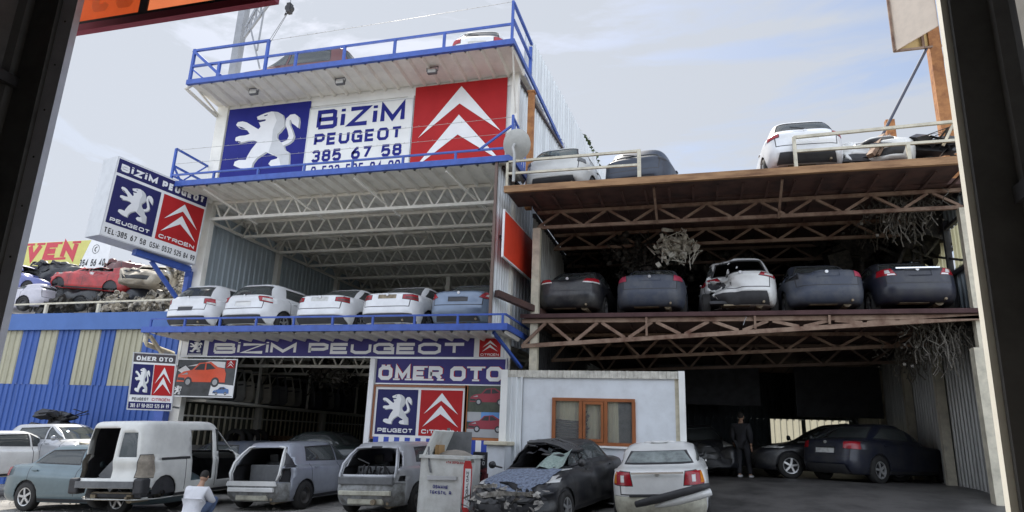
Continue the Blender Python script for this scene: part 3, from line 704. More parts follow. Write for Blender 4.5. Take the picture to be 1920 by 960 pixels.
GARF = mat('oily_shade_floor', (0.10, 0.095, 0.09), 0.5, scale=1.1, col2=(0.03, 0.029, 0.028), bump=.3)  # oily floor sheet, colour darkened to carry the garage's shade
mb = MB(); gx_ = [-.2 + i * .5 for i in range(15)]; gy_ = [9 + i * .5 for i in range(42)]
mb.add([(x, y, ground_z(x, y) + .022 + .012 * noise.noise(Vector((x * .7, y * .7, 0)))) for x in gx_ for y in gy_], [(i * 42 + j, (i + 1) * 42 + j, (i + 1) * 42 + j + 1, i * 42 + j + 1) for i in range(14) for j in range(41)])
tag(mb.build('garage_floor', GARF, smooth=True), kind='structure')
mb = MB(); gr_ = random.Random(55)
for i in range(1500):
    x, y = gr_.uniform(-19, -.3), gr_.uniform(9.5, 15.5); s_ = gr_.uniform(.008, .03) * (2.2 if gr_.random() < .06 else 1); z = ground_z(x, y) + .02
    a_ = gr_.uniform(0, 3.14); c_, n_ = math.cos(a_) * s_, math.sin(a_) * s_; k_ = gr_.uniform(.4, 1.4)
    mb.add([(x - c_, y - n_, z), (x + n_ * k_, y - c_ * k_, z), (x + c_, y + n_, z), (x - n_ * k_, y + c_ * k_, z), (x, y, z + s_ * .8)], [(0, 1, 4), (1, 2, 4), (2, 3, 4), (3, 0, 4)])
tag(mb.build('gravel', mat('grit', (.34, .32, .28), .9, col2=(.10, .09, .08), scale=1.5)), 'loose grit and scraps scattered over the yard', 'gravel', kind='stuff')

def truss(x0, x1, y, zb, zt, n, c, d, m, par, zb1=None, pair=.06, dy=0.0):
    """flat truss: two chords and zigzag diagonals, as one part. zb1 = bottom height at the far end"""
    zb1 = zb if zb1 is None else zb1
    f = lambda x: zb + (zb1 - zb) * (x - x0) / (x1 - x0)
    mb = MB(); mb.bar((x0, y, zb), (x1, y, zb1), c, c); mb.bar((x0, y, zt), (x1, y, zt), c, c)
    p = (x1 - x0) / n
    for i in range(n):
        a = x0 + i * p; t = a + p / 2
        if zt - f(t) > .12:
            mb.bar((a + pair, y, f(a) + c / 2), (t - pair, y, zt - c / 2), d, d); mb.bar((t + pair, y, zt - c / 2), (a + p - pair, y, f(a + p) + c / 2), d, d)
    return mb.build('truss', m, par)
def railing(pts, zs, post_at, r, m, par, name='railing'):
    mb = MB()
    for h in zs:
        for a, b in zip(pts[:-1], pts[1:]): mb.bar(Vector(a) + Vector((0, 0, h)), Vector(b) + Vector((0, 0, h)), r, r)
    for q, h in post_at: mb.bar(q, Vector(q) + Vector((0, 0, h)), r * 1.15, r * 1.15)
    return mb.build(name, m, par)

# ------------------------------------------------------------------ white steel building with three storage decks
wb = thing('steel_building', 'tall white steel parts building with blue railed decks and open floors of cars', 'building', (-9.8, W, 0), worldspace=True)
XL, XR = -14.93, -4.80            # left wall, right wall
XD0, XD1 = -14.95, -4.42          # deck edges
Z1, Z2, Z3 = 4.16, 8.50, 11.88    # deck tops at their front edge
BACK = 31.0
def slab(z, x0, x1, y0, y1, t, name, m, par):
    mb = MB(); mb.box(x0, x1, y0, y1, z - t, z); return mb.build(name, m, par)
slab(Z1, XD0, XD1, E + .06, W - .1, .09, 'deck', WHITE, wb); slab(Z1 - .004, XL + .02, XR - .02, W - .1, BACK, .12, 'deck', WHITE, wb)
slab(Z2, XD0, XD1, E + .06, W - .1, .09, 'deck', WHITE, wb); slab(Z2 - .004, XL + .02, XR - .02, W - .1, BACK, .12, 'deck', WHITE, wb)
slab(Z3, XD0, XD1 - .1, E + .06, W - .1, .07, 'deck', WHITE, wb); slab(Z3 - .004, XL + .02, XR + .2, W - .1, BACK, .12, 'deck', WHITE, wb)
for z, x1 in ((Z1, XD1), (Z2, XD1), (Z3, XD1 - .1)):
    mb = MB(); mb.box(XD0 - .06, x1 + .06, E - .04, E + .06, z - .13, z + .03)
    mb.box(x1, x1 + .06, E + .06, W + (8.6 if z == Z3 else 2.4), z - .12, z + .028)
    mb.build('deck_edge', BLUE, wb)
    # ribbed soffit under the overhang
    mb = MB(); mb.corr((XD0, E + .07, z - (.10 if z != Z3 else .08)), (x1 - XD0, 0, 0), (0, W - E - .1, -.10 if z == Z3 else -.03), (0, 0, -1), pitch=.44, depth=.085, flat=.72)
    mb.build('soffit', WHITE, wb)
    mb = MB(); mb.corr((XL + .05, W + .1, z - .135), (XR - XL - .1, 0, 0), (0, BACK - W - .3, 0), (0, 0, -1), pitch=.30, depth=.04, flat=.7)
    mb.build('soffit', WHITE, wb)
# front columns and rear columns
for x, hw_ in ((XL + .22, .20), (XR - .0, .10)):
    mb = MB(); mb.box(x - hw_, x + hw_, W - .10, W + .10, -1, Z3 - .08); mb.build('column', WHITE, wb)
for yy in (20.6, 24.8):
    mb = MB(); mb.box(XL + .03, XL + .21, yy - .1, yy + .1, -1, Z2 - .15); mb.build('column', WHITE, wb)
for x, yy in ((-9.7, 24.8), (-6.6, 24.8), (-8.6, 28.4)):
    mb = MB(); mb.box(x - .09, x + .09, yy - .09, yy + .09, Z1, Z2 - .7); mb.build('column', WHITE, wb)
# trusses under deck 2 and under deck 1
for yy in (16.55, 18.45, 20.45, 22.45, 24.6, 26.9, 29.0):
    truss(XL + .1, XR - .12, yy, 7.80, 8.31, 14, .085, .045, WHITE, wb)
for yy in (18.3, 21.0, 24.0): truss(XL + .1, XR - .12, yy, 3.45, 3.96, 14, .085, .045, WHITE, wb)
# longitudinal lattice against the left wall, slanted wind braces
mb = MB()
mb.bar((XL + .2, W, 7.8), (XL + .2, BACK - .5, 7.8), .08)
for i in range(12):
    y0 = W + i * 1.15; mb.bar((XL + .2, y0, 7.82), (XL + .2, y0 + .55, 8.3), .045); mb.bar((XL + .2, y0 + .6, 8.3), (XL + .2, y0 + 1.15, 7.82), .045)
mb.build('side_lattice', WHITE, wb)
mb = MB()
for x in (-13.6, -11.2, -8.7, -6.0): mb.bar((x - .25, E + .15, 8.28), (x + .35, W + .5, 7.75), .05)
for x in (-12.5, -9.5): mb.bar((x, 18.5, 7.86), (x + 1.3, 22.4, 8.25), .045); mb.bar((x + 1.3, 18.5, 7.86), (x, 22.4, 8.25), .045)
mb.build('wind_brace', WHITE, wb)
# left wall (corrugated, seen from inside), girts
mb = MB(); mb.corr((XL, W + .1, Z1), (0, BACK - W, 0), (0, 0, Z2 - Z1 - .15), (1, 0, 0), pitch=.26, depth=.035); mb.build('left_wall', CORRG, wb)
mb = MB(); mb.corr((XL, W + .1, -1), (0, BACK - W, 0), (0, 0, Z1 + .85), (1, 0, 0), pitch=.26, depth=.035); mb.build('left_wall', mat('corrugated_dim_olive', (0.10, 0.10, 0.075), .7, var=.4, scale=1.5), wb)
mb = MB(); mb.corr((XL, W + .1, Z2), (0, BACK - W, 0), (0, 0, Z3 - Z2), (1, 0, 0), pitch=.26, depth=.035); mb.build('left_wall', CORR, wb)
mb = MB()
for z in (5.55,): mb.bar((XL + .06, W, z), (XL + .06, BACK, z - .1), .06)
mb.bar((XL + .12, W, 1.85), (XL + .12, BACK, 1.85), .05); mb.build('girt', WHITE, wb)
mb = MB()
for i in range(50): y = W + .35 + i * .28; mb.box(XL + .075, XL + .115, y, y + .055, .35, 2.2)
mb.build('slats', CREAMC, wb)
# back wall
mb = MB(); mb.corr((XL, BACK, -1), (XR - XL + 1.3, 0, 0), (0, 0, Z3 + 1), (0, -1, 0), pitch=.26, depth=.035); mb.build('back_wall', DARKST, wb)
# upper front wall (behind the big signs) with raised frame
mb = MB(); mb.box(XL + .12, XR - .1, W - .02, W + .06, Z2, Z3 - .10)
mb.build('front_wall', WHITEW, wb)
mb = MB()
for z in (Z2 + .1, 11.42): mb.box(XL + .12, XR - .1, W - .05, W - .02, z - .07, z + .07)
for x in (-11.72, -8.05): mb.box(x - .10, x + .10, W - .05, W - .02, Z2 + .17, 11.35)
mb.build('wall_frame', WHITEW, wb)
# right side wall: lower sheet reaches the deck edge, upper sheet rises above the roof as a parapet
SPL = .06
mb = MB(); mb.corr((XR, E + .1, 3.9), (0, 1.5, 0), (0, 0, Z2 - 3.98), (1, 0, 0), pitch=.22, depth=.03)
mb.corr((XR, W + .12, 3.9), (SPL * (BACK - W), BACK - W, 0), (0, 0, Z3 - 3.9), (1, 0, 0), pitch=.26, depth=.035); mb.build('side_wall', CORR, wb)
mb = MB(); mb.corr((XR + .08, W + .5, Z3 - .02), (SPL * (BACK - W - .5), BACK - W - .5, 0), (0, 0, 1.72), (1, 0, 0), pitch=.34, depth=.05); mb.build('parapet', CORR, wb)
mb = MB(); mb.bar((XR - .02, E + .04, Z1), (XR - .02, E + .04, Z2 - .12), .07); mb.build('edge_post', mat('brown_painted_post', (.16, .11, .09), .6), wb)
mb = MB()
for z, y1 in ((Z3 - .28, 25), (Z2 + 1.15, 20.5), (Z1 + 2.3, 18.4), (Z2 - .15, 21)):
    mb.bar((XR + .07, E + .3 if z < Z2 else W + .1, z), (XR + .07 + SPL * (y1 - W), y1, z), .06, .07)
mb.build('side_girt', mat('dark_brown_steel', (.07, .05, .05), .6), wb)
# railings
rl = []
a, b = (XD0, E, Z3), (XD1 - .1, E, Z3)
xm = P(503, 85, E).x
railing([(XD0, E, Z3), (xm, E, Z3)], (1.05, .5), [((XD0 + .03, E, Z3), 1.1), ((xm, E, Z3), 1.08), ((-13.9, E, Z3), .5)], .07, BLUE, wb)
mb = MB(); mb.bar((XD0, E, Z3 + 1.05), (XD0 + 1.15, E, Z3 + .05), .09); mb.bar((XD0, E, Z3 + .45), (XD0 + .5, E, Z3 + .05), .05); mb.build('railing_brace', BLUE, wb)
railing([(xm, E, Z3), (XD1 - .12, E, Z3)], (.5,), [((x, E, Z3), .5) for x in (-11.2, -9.6, -8.0, -6.5)] + [((XD1 - .12, E, Z3), 1.22)], .06, BLUE, wb)
railing([(XD1 - .1, E, Z3), (XD1 - .1, W + .6, Z3)], (1.15, .62), [((XD1 - .1, W + .5, Z3), 1.0)], .075, BLUE, wb)
railing([(XD0, E, Z2), (XD1, E, Z2)], (.24,), [((XD0 + i * 1.5, E, Z2), .24) for i in range(1, 7)], .05, BLUE, wb)
railing([(XD0, E, Z2), (XD0, W, Z2)], (1.1, .55, .24), [((XD0, E, Z2), 1.1)], .055, BLUE, wb)
mb = MB(); mb.bar((XD0, E, Z2 + .55), (XD0, E + .55, Z2 + .02), .045); mb.bar((XD0, W - .15, Z2 + 1.05), (XD0, E + .5, Z2 + .3), .04); mb.bar((XD1 - .9, E, Z2 + .24), (XD1 - .03, E, Z2 + .85), .05); mb.build('railing_brace', BLUE, wb)
mb = MB(); mb.bar((XD1, E, Z2), (XD1, E, Z2 + 1.15), .06); mb.bar((XD1, E, Z2 + 1.1), (XD1, W, Z2 + .95), .05); mb.bar((XD1, E, Z2 + .1), (XD1, W + .6, Z2 + .1), .06)
for i in range(6): mb.bar((XD1, E + .22 * (i + 1), Z2), (XD1, E + .22 * (i + 1), Z2 + 1.08), .035)
mb.build('side_railing', BLUE, wb)
railing([(XD0 + .2, E, Z1), (XD1, E, Z1), (XD1, W + .8, Z1)], (.25,), [((XD0 + .2 + i * 1.14, E, Z1), .25) for i in range(0, 10)], .045, BLUE, wb)
mb = MB(); mb.bar((XD1 + .02, W + .1, 3.3), (XD1 - .35, E + .2, Z1 - .15), .07); mb.build('deck_brace', BLUE, wb)
# barbed wire on the decks
def strand(a, b, sag=.02, nb=26, r=.006):
    a, b = Vector(a), Vector(b); mb = MB(); pts = [a.lerp(b, i / 16) - Vector((0, 0, sag * 4 * (i / 16) * (1 - i / 16))) for i in range(17)]; mb.tube(pts, r, 5)
    for i in range(nb):
        p = a.lerp(b, (i + .5) / nb); d = Vector((random.uniform(-1, 1), random.uniform(-1, 1), random.uniform(-1, 1))).normalized() * .03; mb.bar(p - d, p + d, .006)
    return mb
for z in (.6, 1.05): strand((XD0, E, Z2 + z), (XD1, E, Z2 + z + .05)).build('barbed_wire', GALV, wb)
strand((xm, E, Z3 + 1.05), (XD1 - .12, E, Z3 + 1.2)).build('barbed_wire', GALV, wb)
# rainwater pipe and stays under the left corner of the roof and of the first deck
mb = MB(); p0 = P(362, 158, E + .15); p1 = P(349, 166, E + .15); p2 = P(406, 218, W - .12)
mb.tube([p0 + Vector((0, 0, .1)), p0, p0 + (p1 - p0) * .7, p1, p1 + (p2 - p1) * .08, p2], .055, 10)
mb.build('rain_pipe', WHITE, wb, smooth=True)
mb = MB(); mb.bar(P(366, 162, E + .3), P(408, 214, W - .12), .05); mb.build('stay', WHITE, wb)
mb = MB(); mb.tube([(XD0, E + .12, Z1 - .12), (XD0 - .02, E + .14, Z1 - .36), (XD0 + .0, E + .22, Z1 - .44), (XL - .12, W - .12, Z1 - .56)], .07, 10); mb.build('rain_pipe', CREAMC, wb, smooth=True)
mb = MB(); mb.bar((XD0 + .1, E + .15, Z1 - .2), (XL, W - .12, Z1 - 1.05), .08); mb.build('stay', CREAMC, wb)
mb = MB(); mb.bar((XR + .04, W - .04, Z3 - 1.5), (XD1 - .15, E + .2, Z3 - .12), .04); mb.build('stay', WHITE, wb)
# blue corner post at the ground, shop front pier with sign frames
mb = MB(); mb.box(XL - .22, XL + .1, W - .35, W - .12, -1, 3.3); mb.build('corner_post', BLUE, wb)
# floodlights under the roof overhang (each a thing)
for i, (px, py) in enumerate(((478, 158), (640, 136), (812, 113))):
    c = P(px, py, 15.75); t = thing('floodlight', ('small floodlight under the roof overhang above the lion sign', 'small floodlight under the roof overhang above the phone number sign', 'small floodlight under the roof overhang above the red chevron sign')[i], 'floodlight', (c.x, 15.75, Z3 - .28), group='floodlights under the roof overhang')
    mb = MB(); mb.box(-.14, .14, -.05, .06, -.08, .05); mb.build('lamp_body', GREYPL, t, bevel=.01)
    mb = MB(); mb.bar((-.17, 0, 0), (-.17, 0, .13), .02); mb.bar((.17, 0, 0), (.17, 0, .13), .02); mb.bar((-.18, 0, .13), (.18, 0, .13), .02); mb.build('bracket', GREYPL, t)
    mb = MB(); mb.box(-.12, .12, -.055, -.05, -.06, .035); mb.build('lens', LAMPC, t)
mb = MB(); mb.tube([P(478, 157, 15.75), P(812, 112, 15.75)], .012, 6); one(mb, 'conduit', WHITE, 'thin white conduit joining the floodlights under the roof overhang', 'cable')

# ------------------------------------------------------------------ rusty steel building on the right
rb = thing('rusty_building', 'rusty brown steel rack building with open car decks and white office below', 'building', (.8, W, 0), worldspace=True)
QL, QR = -4.15, 6.05; ZR = 7.66; ZD = 4.62; QB = 30.0
slab(ZR, -4.55, 5.65, E + .05, W - .2, .10, 'roof_deck', REDB, rb); slab(ZR - .003, QL, QR + .1, W - .2, QB, .14, 'roof_deck', REDB, rb)
mb = MB(); mb.box(-4.58, 5.68, E - .05, E + .05, ZR - .15, ZR + .02); mb.build('roof_edge', RUSTW, rb)
slab(ZD, -4.3, 6.1, 16.40, QB, .10, 'deck', REDB, rb)
mb = MB(); mb.box(-4.38, 6.15, 16.34, 16.40, ZD - .09, ZD + .01); mb.build('deck_edge', mat('dark_maroon_steel', (.075, .035, .035), .8, var=.3), rb)
# joists under the decks
for z in (ZR - .14, ZD - .10):
    mb = MB()
    for i in range(18):
        x = -4.0 + i * .57; mb.box(x, x + .05, E + .35 if z > 6 else 16.7, QB - .2, z - .045, z)
    mb.build('joists', REDB, rb)
for j, yy in enumerate((16.62, 18.75, 20.9, 22.9, 25.0, 27.2)):
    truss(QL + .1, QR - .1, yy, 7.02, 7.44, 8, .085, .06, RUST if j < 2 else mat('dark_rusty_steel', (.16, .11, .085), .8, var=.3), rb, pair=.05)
truss(QL - .2, QR + .25, 16.48, 3.82, 4.46, 8, .10, .075, RUST, rb, zb1=4.46, pair=.05)
truss(QL + .1, QR - .1, 18.75, 3.72, 4.44, 8, .085, .06, RUST, rb, zb1=4.18, pair=.05)
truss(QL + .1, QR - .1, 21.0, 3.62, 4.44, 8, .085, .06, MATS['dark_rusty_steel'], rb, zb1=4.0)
mb = MB()
for x in (-.9, 2.0): mb.bar((x, W, 6.98), (x, E + .3, 7.52), .055)
for x in (-1.2, 1.3, 2.9): mb.bar((x, 16.42, 3.9 + (x + 4) * .06), (x, 16.38, 4.52), .05)
mb.build('hanger', RUST, rb)
# columns
for x, y, z0, z1 in ((QL + .1, W, -1, 6.98), (QR - .12, W, -1, 6.98), (QL + .14, 23.0, ZD, 7.0), (QR - .15, 19.6, -1, 4.2), (QR - .15, 22.4, -1, 4.2), (QR - .15, 25.6, -1, 4.2)):
    mb = MB(); mb.box(x - .10, x + .10, y - .10, y + .10, z0, z1); mb.build('column', CREAMC, rb)
mb = MB(); mb.box(QR + .08, QR + .26, W - .08, W + .1, -1, 7.2); mb.build('column', mat('bluish_grey_column', (.45, .47, .48), .6), rb)
mb = MB(); mb.box(QR - .45, QR - .2, W - .45, W - .2, -1, 3.75); mb.build('column', CREAMC, rb)
# side walls and back walls; translucent strips let daylight in
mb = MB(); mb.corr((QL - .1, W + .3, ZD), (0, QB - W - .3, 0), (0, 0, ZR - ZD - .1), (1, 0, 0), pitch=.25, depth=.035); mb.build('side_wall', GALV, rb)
mb = MB(); mb.corr((QR, W + .2, ZD), (0, QB - W - .2, 0), (0, 0, 1.25), (-1, 0, 0), pitch=.25, depth=.035)
mb.corr((QR, W + .2, 6.85), (0, QB - W - .2, 0), (0, 0, .75), (-1, 0, 0), pitch=.25, depth=.035); mb.corr((QR, 19.9, 5.75), (0, QB - 19.9, 0), (0, 0, 1.1), (-1, 0, 0), pitch=.25, depth=.035)
mb.build('side_wall', CORRG, rb)
for y0, y1 in ((W + .25, 17.75), (18.05, 19.85)):
    mb = MB(); mb.corr((QR, y0, 5.78), (0, y1 - y0, 0), (0, 0, 1.05), (-1, 0, 0), pitch=.25, depth=.035); mb.build('translucent_panel', YELLOWT, rb)
mb = MB()
for z in (5.72, 6.88): mb.bar((QR - .09, W + .1, z), (QR - .09, 20, z), .08)
mb.bar((QR - .08, W + .2, 5.8), (QR - .08, 20, 6.8), .05)
for yy in (17.9, 19.9): mb.bar((QR - .09, yy, ZD), (QR - .09, yy, 7.1), .12)
mb.build('girt', DARKST, rb)
mb = MB(); mb.corr((QR, W + .25, -1), (0, QB - W - .25, 0), (0, 0, ZD + .85), (-1, 0, 0), pitch=.22, depth=.035); mb.build('side_wall', GALV, rb)
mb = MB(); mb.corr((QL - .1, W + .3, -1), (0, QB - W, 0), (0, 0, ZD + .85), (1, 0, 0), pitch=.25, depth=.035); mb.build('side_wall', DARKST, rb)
# garage back wall with two daylight panels
wz0, wz1 = P(1470, 833, QB).z, P(1470, 786, QB).z
xs = [QL - .1, P(1445, 800, QB).x, P(1503, 800, QB).x, P(1511, 800, QB).x, P(1592, 800, QB).x, QR]
mb = MB(); mb.corr((QL - .1, QB, -1), (QR - QL + .1, 0, 0), (0, 0, wz0 + 1), (0, -1, 0), pitch=.25, depth=.035)
mb.corr((QL - .1, QB, wz1), (QR - QL + .1, 0, 0), (0, 0, ZR - wz1), (0, -1, 0), pitch=.25, depth=.035)
for i in (0, 2, 4): mb.corr((xs[i], QB, wz0), (xs[i + 1] - xs[i], 0, 0), (0, 0, wz1 - wz0), (0, -1, 0), pitch=.25, depth=.035)
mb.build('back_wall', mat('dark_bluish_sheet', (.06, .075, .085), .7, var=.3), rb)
for i in (1, 3):
    mb = MB(); mb.corr((xs[i], QB, wz0), (xs[i + 1] - xs[i], 0, 0), (0, 0, wz1 - wz0), (0, -1, 0), pitch=.25, depth=.035); mb.build('translucent_panel', translucent('translucent_clear_sheet', (.55, .53, .42)), rb)
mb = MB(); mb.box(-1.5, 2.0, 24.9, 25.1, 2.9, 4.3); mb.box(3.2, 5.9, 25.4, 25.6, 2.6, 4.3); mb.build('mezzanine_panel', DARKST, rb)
# roof railing: left pair of rails, right pair of rails
mb = MB()
lz1, lz2 = P(1198, 283, E), P(955, 303, E); mb.bar((-4.55, E, lz2.z), (lz1.x, E, lz1.z), .06); mb.bar((-4.55, E, lz2.z - .33), (lz1.x - .02, E, lz1.z - .36), .055); mb.bar((lz1.x, E, ZR), (lz1.x, E, lz1.z + .03), .085)
mb.bar((-4.52, E, ZR), (-4.52, E, lz2.z + .05), .06)
mb.build('roof_railing', CREAMC, rb)
mb = MB(); q = [P(1488, 258, E), P(1790, 228, E), P(1490, 284, E), P(1795, 263, E)]
mb.bar(q[0], q[1], .065); mb.bar(q[2], q[3], .06)
for px in (1490, 1703): xx = P(px, 280, E).x; mb.bar((xx, E, ZR), (xx, E, q[0].z if px < 1600 else q[2].z), .075)
mb.bar((q[1].x, E, ZR), (q[1].x, E, q[1].z + .1), .06); mb.bar((q[1].x - .25, E + .1, q[1].z - .5), (q[1].x, E, q[1].z), .05)
mb.build('roof_railing', CREAMC, rb)
for px, yy, pt in ((997, 16.9, 175), (1071, 20.4, 287)):
    t_, b_ = P(px, pt, yy), None; mb = MB(); mb.box(t_.x - .085, t_.x + .085, yy - .085, yy + .085, ZR, t_.z); mb.box(t_.x - .11, t_.x + .11, yy - .11, yy + .11, t_.z, t_.z + .05); mb.build('roof_post', RUSTO, rb)
pp = P(1668, 232, 20.5); mb = MB(); mb.box(pp.x - .12, pp.x + .12, 20.4, 20.6, ZR, pp.z + .1); mb.build('roof_post', RUSTO, rb)

mb = MB(); mb.box(QR - .07, QR + .02, W + .2, QB, ZD - .22, ZD - .1); mb.box(QR - .07, QR + .02, W + .2, QB, ZR - .24, ZR - .13); mb.box(QL - .12, QL - .03, W + .3, QB, ZR - .24, ZR - .13); mb.box(QL - .12, QL - .03, W + .3, QB, ZD - .22, ZD - .1); mb.box(QL - .1, QR, QB - .1, QB, ZR - .24, ZR - .13)
mb.build('roof_cap', DARKST, rb)
mb = MB(); mb.box(XL - .02, XL + .09, W + .1, BACK, Z2 - .30, Z2 - .12); mb.box(XL - .02, XL + .09, W + .1, BACK, Z1 - .30, Z1 - .12); mb.box(XL, XR + 1, BACK - .1, BACK, Z2 - .30, Z2 - .12); mb.box(XL, XR + 1, BACK - .1, BACK, Z1 - .30, Z1 - .12)
mb.build('roof_cap', WHITE, wb)

# ------------------------------------------------------------------ white office cabin under the rusty deck
oy = 16.25
of = thing('office_cabin', 'white plastered office room with a brown three part window under the rusty deck', 'office', (-2.5, oy, 0), worldspace=True)
o0, o1 = P(957, 700, oy), P(1282, 697, oy); wx0, wx1 = P(1036, 760, oy).x, P(1191, 760, oy).x; wz1 = P(1110, 747, oy).z; wz0 = P(1110, 835, oy).z
ozt = o1.z; ox1 = o1.x; ox0 = XR + .15
mb = MB()
xa, xb = P(980, 760, oy).x, P(1266, 760, oy).x; zt_ = P(1110, 709, oy).z
mb.box(xa, wx0, oy - .02, oy + .12, -1, zt_); mb.box(wx1, xb, oy - .02, oy + .12, -1, zt_); mb.box(wx0, wx1, oy - .02, oy + .12, -1, wz0); mb.box(wx0, wx1, oy - .02, oy + .12, wz1, zt_)
mb.build('wall', PLASTER, of)
mb = MB(); mb.box(xb, ox1 - .12, oy - .02, 21, -1, ozt - .1); mb.box(ox0, ox0 + .12, oy + .2, 21, -1, ozt - .1); mb.box(ox0, ox1 - .12, 20.9, 21, -1, ozt - .1); mb.box(ox0, ox1 - .12, oy + .2, 21, ozt - .18, ozt - .1); mb.build('wall', CREAMS, of)
mb = MB(); mb.box(ox1 - .12, ox1 + .02, oy - .14, oy + .02, -1, ozt); mb.box(ox0 - .12, ox0 + .05, oy - .10, oy, -1, ozt); mb.build('corner_trim', WHITEW, of)
mb = MB(); mb.corr((ox0, oy - .06, zt_ - .005), (ox1 - ox0 - .12, 0, 0), (0, 0, ozt - zt_), (0, -1, 0), pitch=.19, depth=.03); mb.build('corrugated_head', mat('dirty_white_sheet', (.62, .6, .53), .6, var=.35, scale=5), of)
mb = MB(); mb.corr((ox0 + .05, oy - .05, -1), (xa - ox0 - .05, 0, 0), (0, 0, zt_ + 1), (0, -1, 0), pitch=.14, depth=.03); mb.build('corner_sheet', CORR, of)
wn = MB(); fw_ = .075
wn.box(wx0, wx1, oy - .06, oy + .03, wz1 - fw_, wz1); wn.box(wx0, wx1, oy - .06, oy + .03, wz0, wz0 + fw_)
xm1, xm2 = P(1089, 790, oy).x, P(1136, 790, oy).x
for x in (wx0, xm1 - .04, xm2 - .04, wx1 - fw_): wn.box(x, x + fw_ + .01, oy - .057, oy + .027, wz0 + fw_, wz1 - fw_)
win = wn.build('window', BROWNF, of)
mb = MB(); a0, a1 = xm1 + .06, xm2 - .05
mb.box(a0, a1, oy - .075, oy - .02, wz1 - fw_ - .07, wz1 - fw_ - .005); mb.box(a0, a1, oy - .075, oy - .02, wz0 + fw_ + .005, wz0 + fw_ + .07)
mb.box(a0, a0 + .06, oy - .073, oy - .02, wz0 + fw_ + .07, wz1 - fw_ - .07); mb.box(a1 - .06, a1, oy - .073, oy - .02, wz0 + fw_ + .07, wz1 - fw_ - .07); mb.build('sash', BROWNF, win)
for x0, x1 in ((wx0 + .08, xm1 - .04), (a0 + .06, a1 - .06), (xm2 + .04, wx1 - .08)):
    mb = MB(); mb.add([(x0 - .01, oy - .01, wz0 + fw_ - .01), (x1 + .01, oy - .01, wz0 + fw_ - .01), (x1 + .01, oy - .01, wz1 - fw_ + .01), (x0 - .01, oy - .01, wz1 - fw_ + .01)], [(0, 1, 2, 3)]); mb.build('pane', WGLASS, win)
mb = MB(); mb.box(wx0 - .05, wx1 + .05, oy - .08, oy - .021, wz0 - .05, wz0 - .002); mb.build('sill', WHITEW, of)
# pleated cream sheet and dark bars imitate the reflections in the panes
refl = MB(); n = 46; vs = []
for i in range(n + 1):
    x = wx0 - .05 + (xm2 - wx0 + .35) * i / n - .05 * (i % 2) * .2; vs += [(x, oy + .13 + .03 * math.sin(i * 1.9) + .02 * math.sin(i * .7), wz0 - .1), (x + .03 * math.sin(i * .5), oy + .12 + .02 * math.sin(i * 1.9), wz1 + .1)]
refl.add(vs, [(2 * i, 2 * i + 2, 2 * i + 3, 2 * i + 1) for i in range(n)])
one(refl, 'reflection_sheet', mat('reflected_cream', (.90, .84, .58), .8, var=.08), 'pleated cream sheet imitating the reflection in the office window', 'reflection_sheet', smooth=True)
mb = MB()
for i in range(7):
    z = wz0 + .08 + .075 * i; yy = oy + .05 + .02 * (i % 2); pts = [(wx0 + .04, yy, z + .02), (wx0 + .4, yy, z + .02 * math.sin(i)), (xm1 - .05, yy, z - .01), (xm1 + .12 + .03 * (i % 3), yy, z + .14 + .02 * i)]; mb.tube(pts, .035, 8)
one(mb, 'reflected_junk', mat('reflected_junk_brown', (.055, .03, .025), .4, var=.4), 'dark brown bars imitating junk reflected in the left office panes', 'reflection', smooth=True)

# ------------------------------------------------------------------ blue building far left
BY = 20.0
bb = thing('blue_building', 'low blue corrugated building with beige strips and wrecked cars on its roof', 'building', (-24, BY, 0), worldspace=True)
fz1, fz0 = P(150, 588, BY).z, P(150, 619, BY).z; bx1 = XL - .15; bx0 = -42
mb = MB(); mb.box(bx0, bx1, BY - .16, BY + .1, fz0, fz1); mb.build('fascia', BLUEF, bb)
segs = [(-60, 8, 0), (8, 40, 1), (40, 73, 0), (73, 107, 1), (107, 147, 0), (147, 187, 1), (187, 215, 0), (215, 268, 1), (268, 420, 0)]
zmid = P(150, 722, BY).z
cuts = sorted({P(a, 640, BY).x for a, b, c in segs} | {min(bx1, P(420, 640, BY).x)})
mbu, mbb = MB(), MB()
for a, b, c in segs:
    x0, x1 = max(bx0, P(a, 640, BY).x), min(bx1, P(b, 640, BY).x)
    if x1 <= x0: continue
    if c: mbb.corr((x0, BY, zmid), (x1 - x0, 0, 0), (0, 0, fz0 - zmid), (0, -1, 0), .27, .04)
    else: mbu.corr((x0, BY, zmid), (x1 - x0, 0, 0), (0, 0, fz0 - zmid), (0, -1, 0), .27, .04)
mbu.corr((bx0, BY - .003, -3), (bx1 - bx0, 0, 0), (0, 0, zmid + 3), (0, -1, 0), .27, .04)
mbu.build('wall', BLUEW, bb); mbb.build('light_strips', BEIGE, bb)
mb = MB(); mb.box(bx0, bx1, BY + .1, 34, fz1 - .4, fz1 - .25); mb.box(bx0, bx1, 33.9, 34, -3, fz1 - .4); mb.build('roof', CONC, bb)
mb = MB(); zz = P(150, 565, BY + .3).z
mb.bar((bx0 + 8, BY + .05, P(40, 574, BY).z), (bx1, BY + .05, P(300, 560, BY).z), .06)
for px in (85, 183): x = P(px, 575, BY).x; mb.bar((x, BY + .05, fz1), (x, BY + .05, P(px, 569, BY).z), .10)
mb.build('roof_rail', CREAMC, bb)

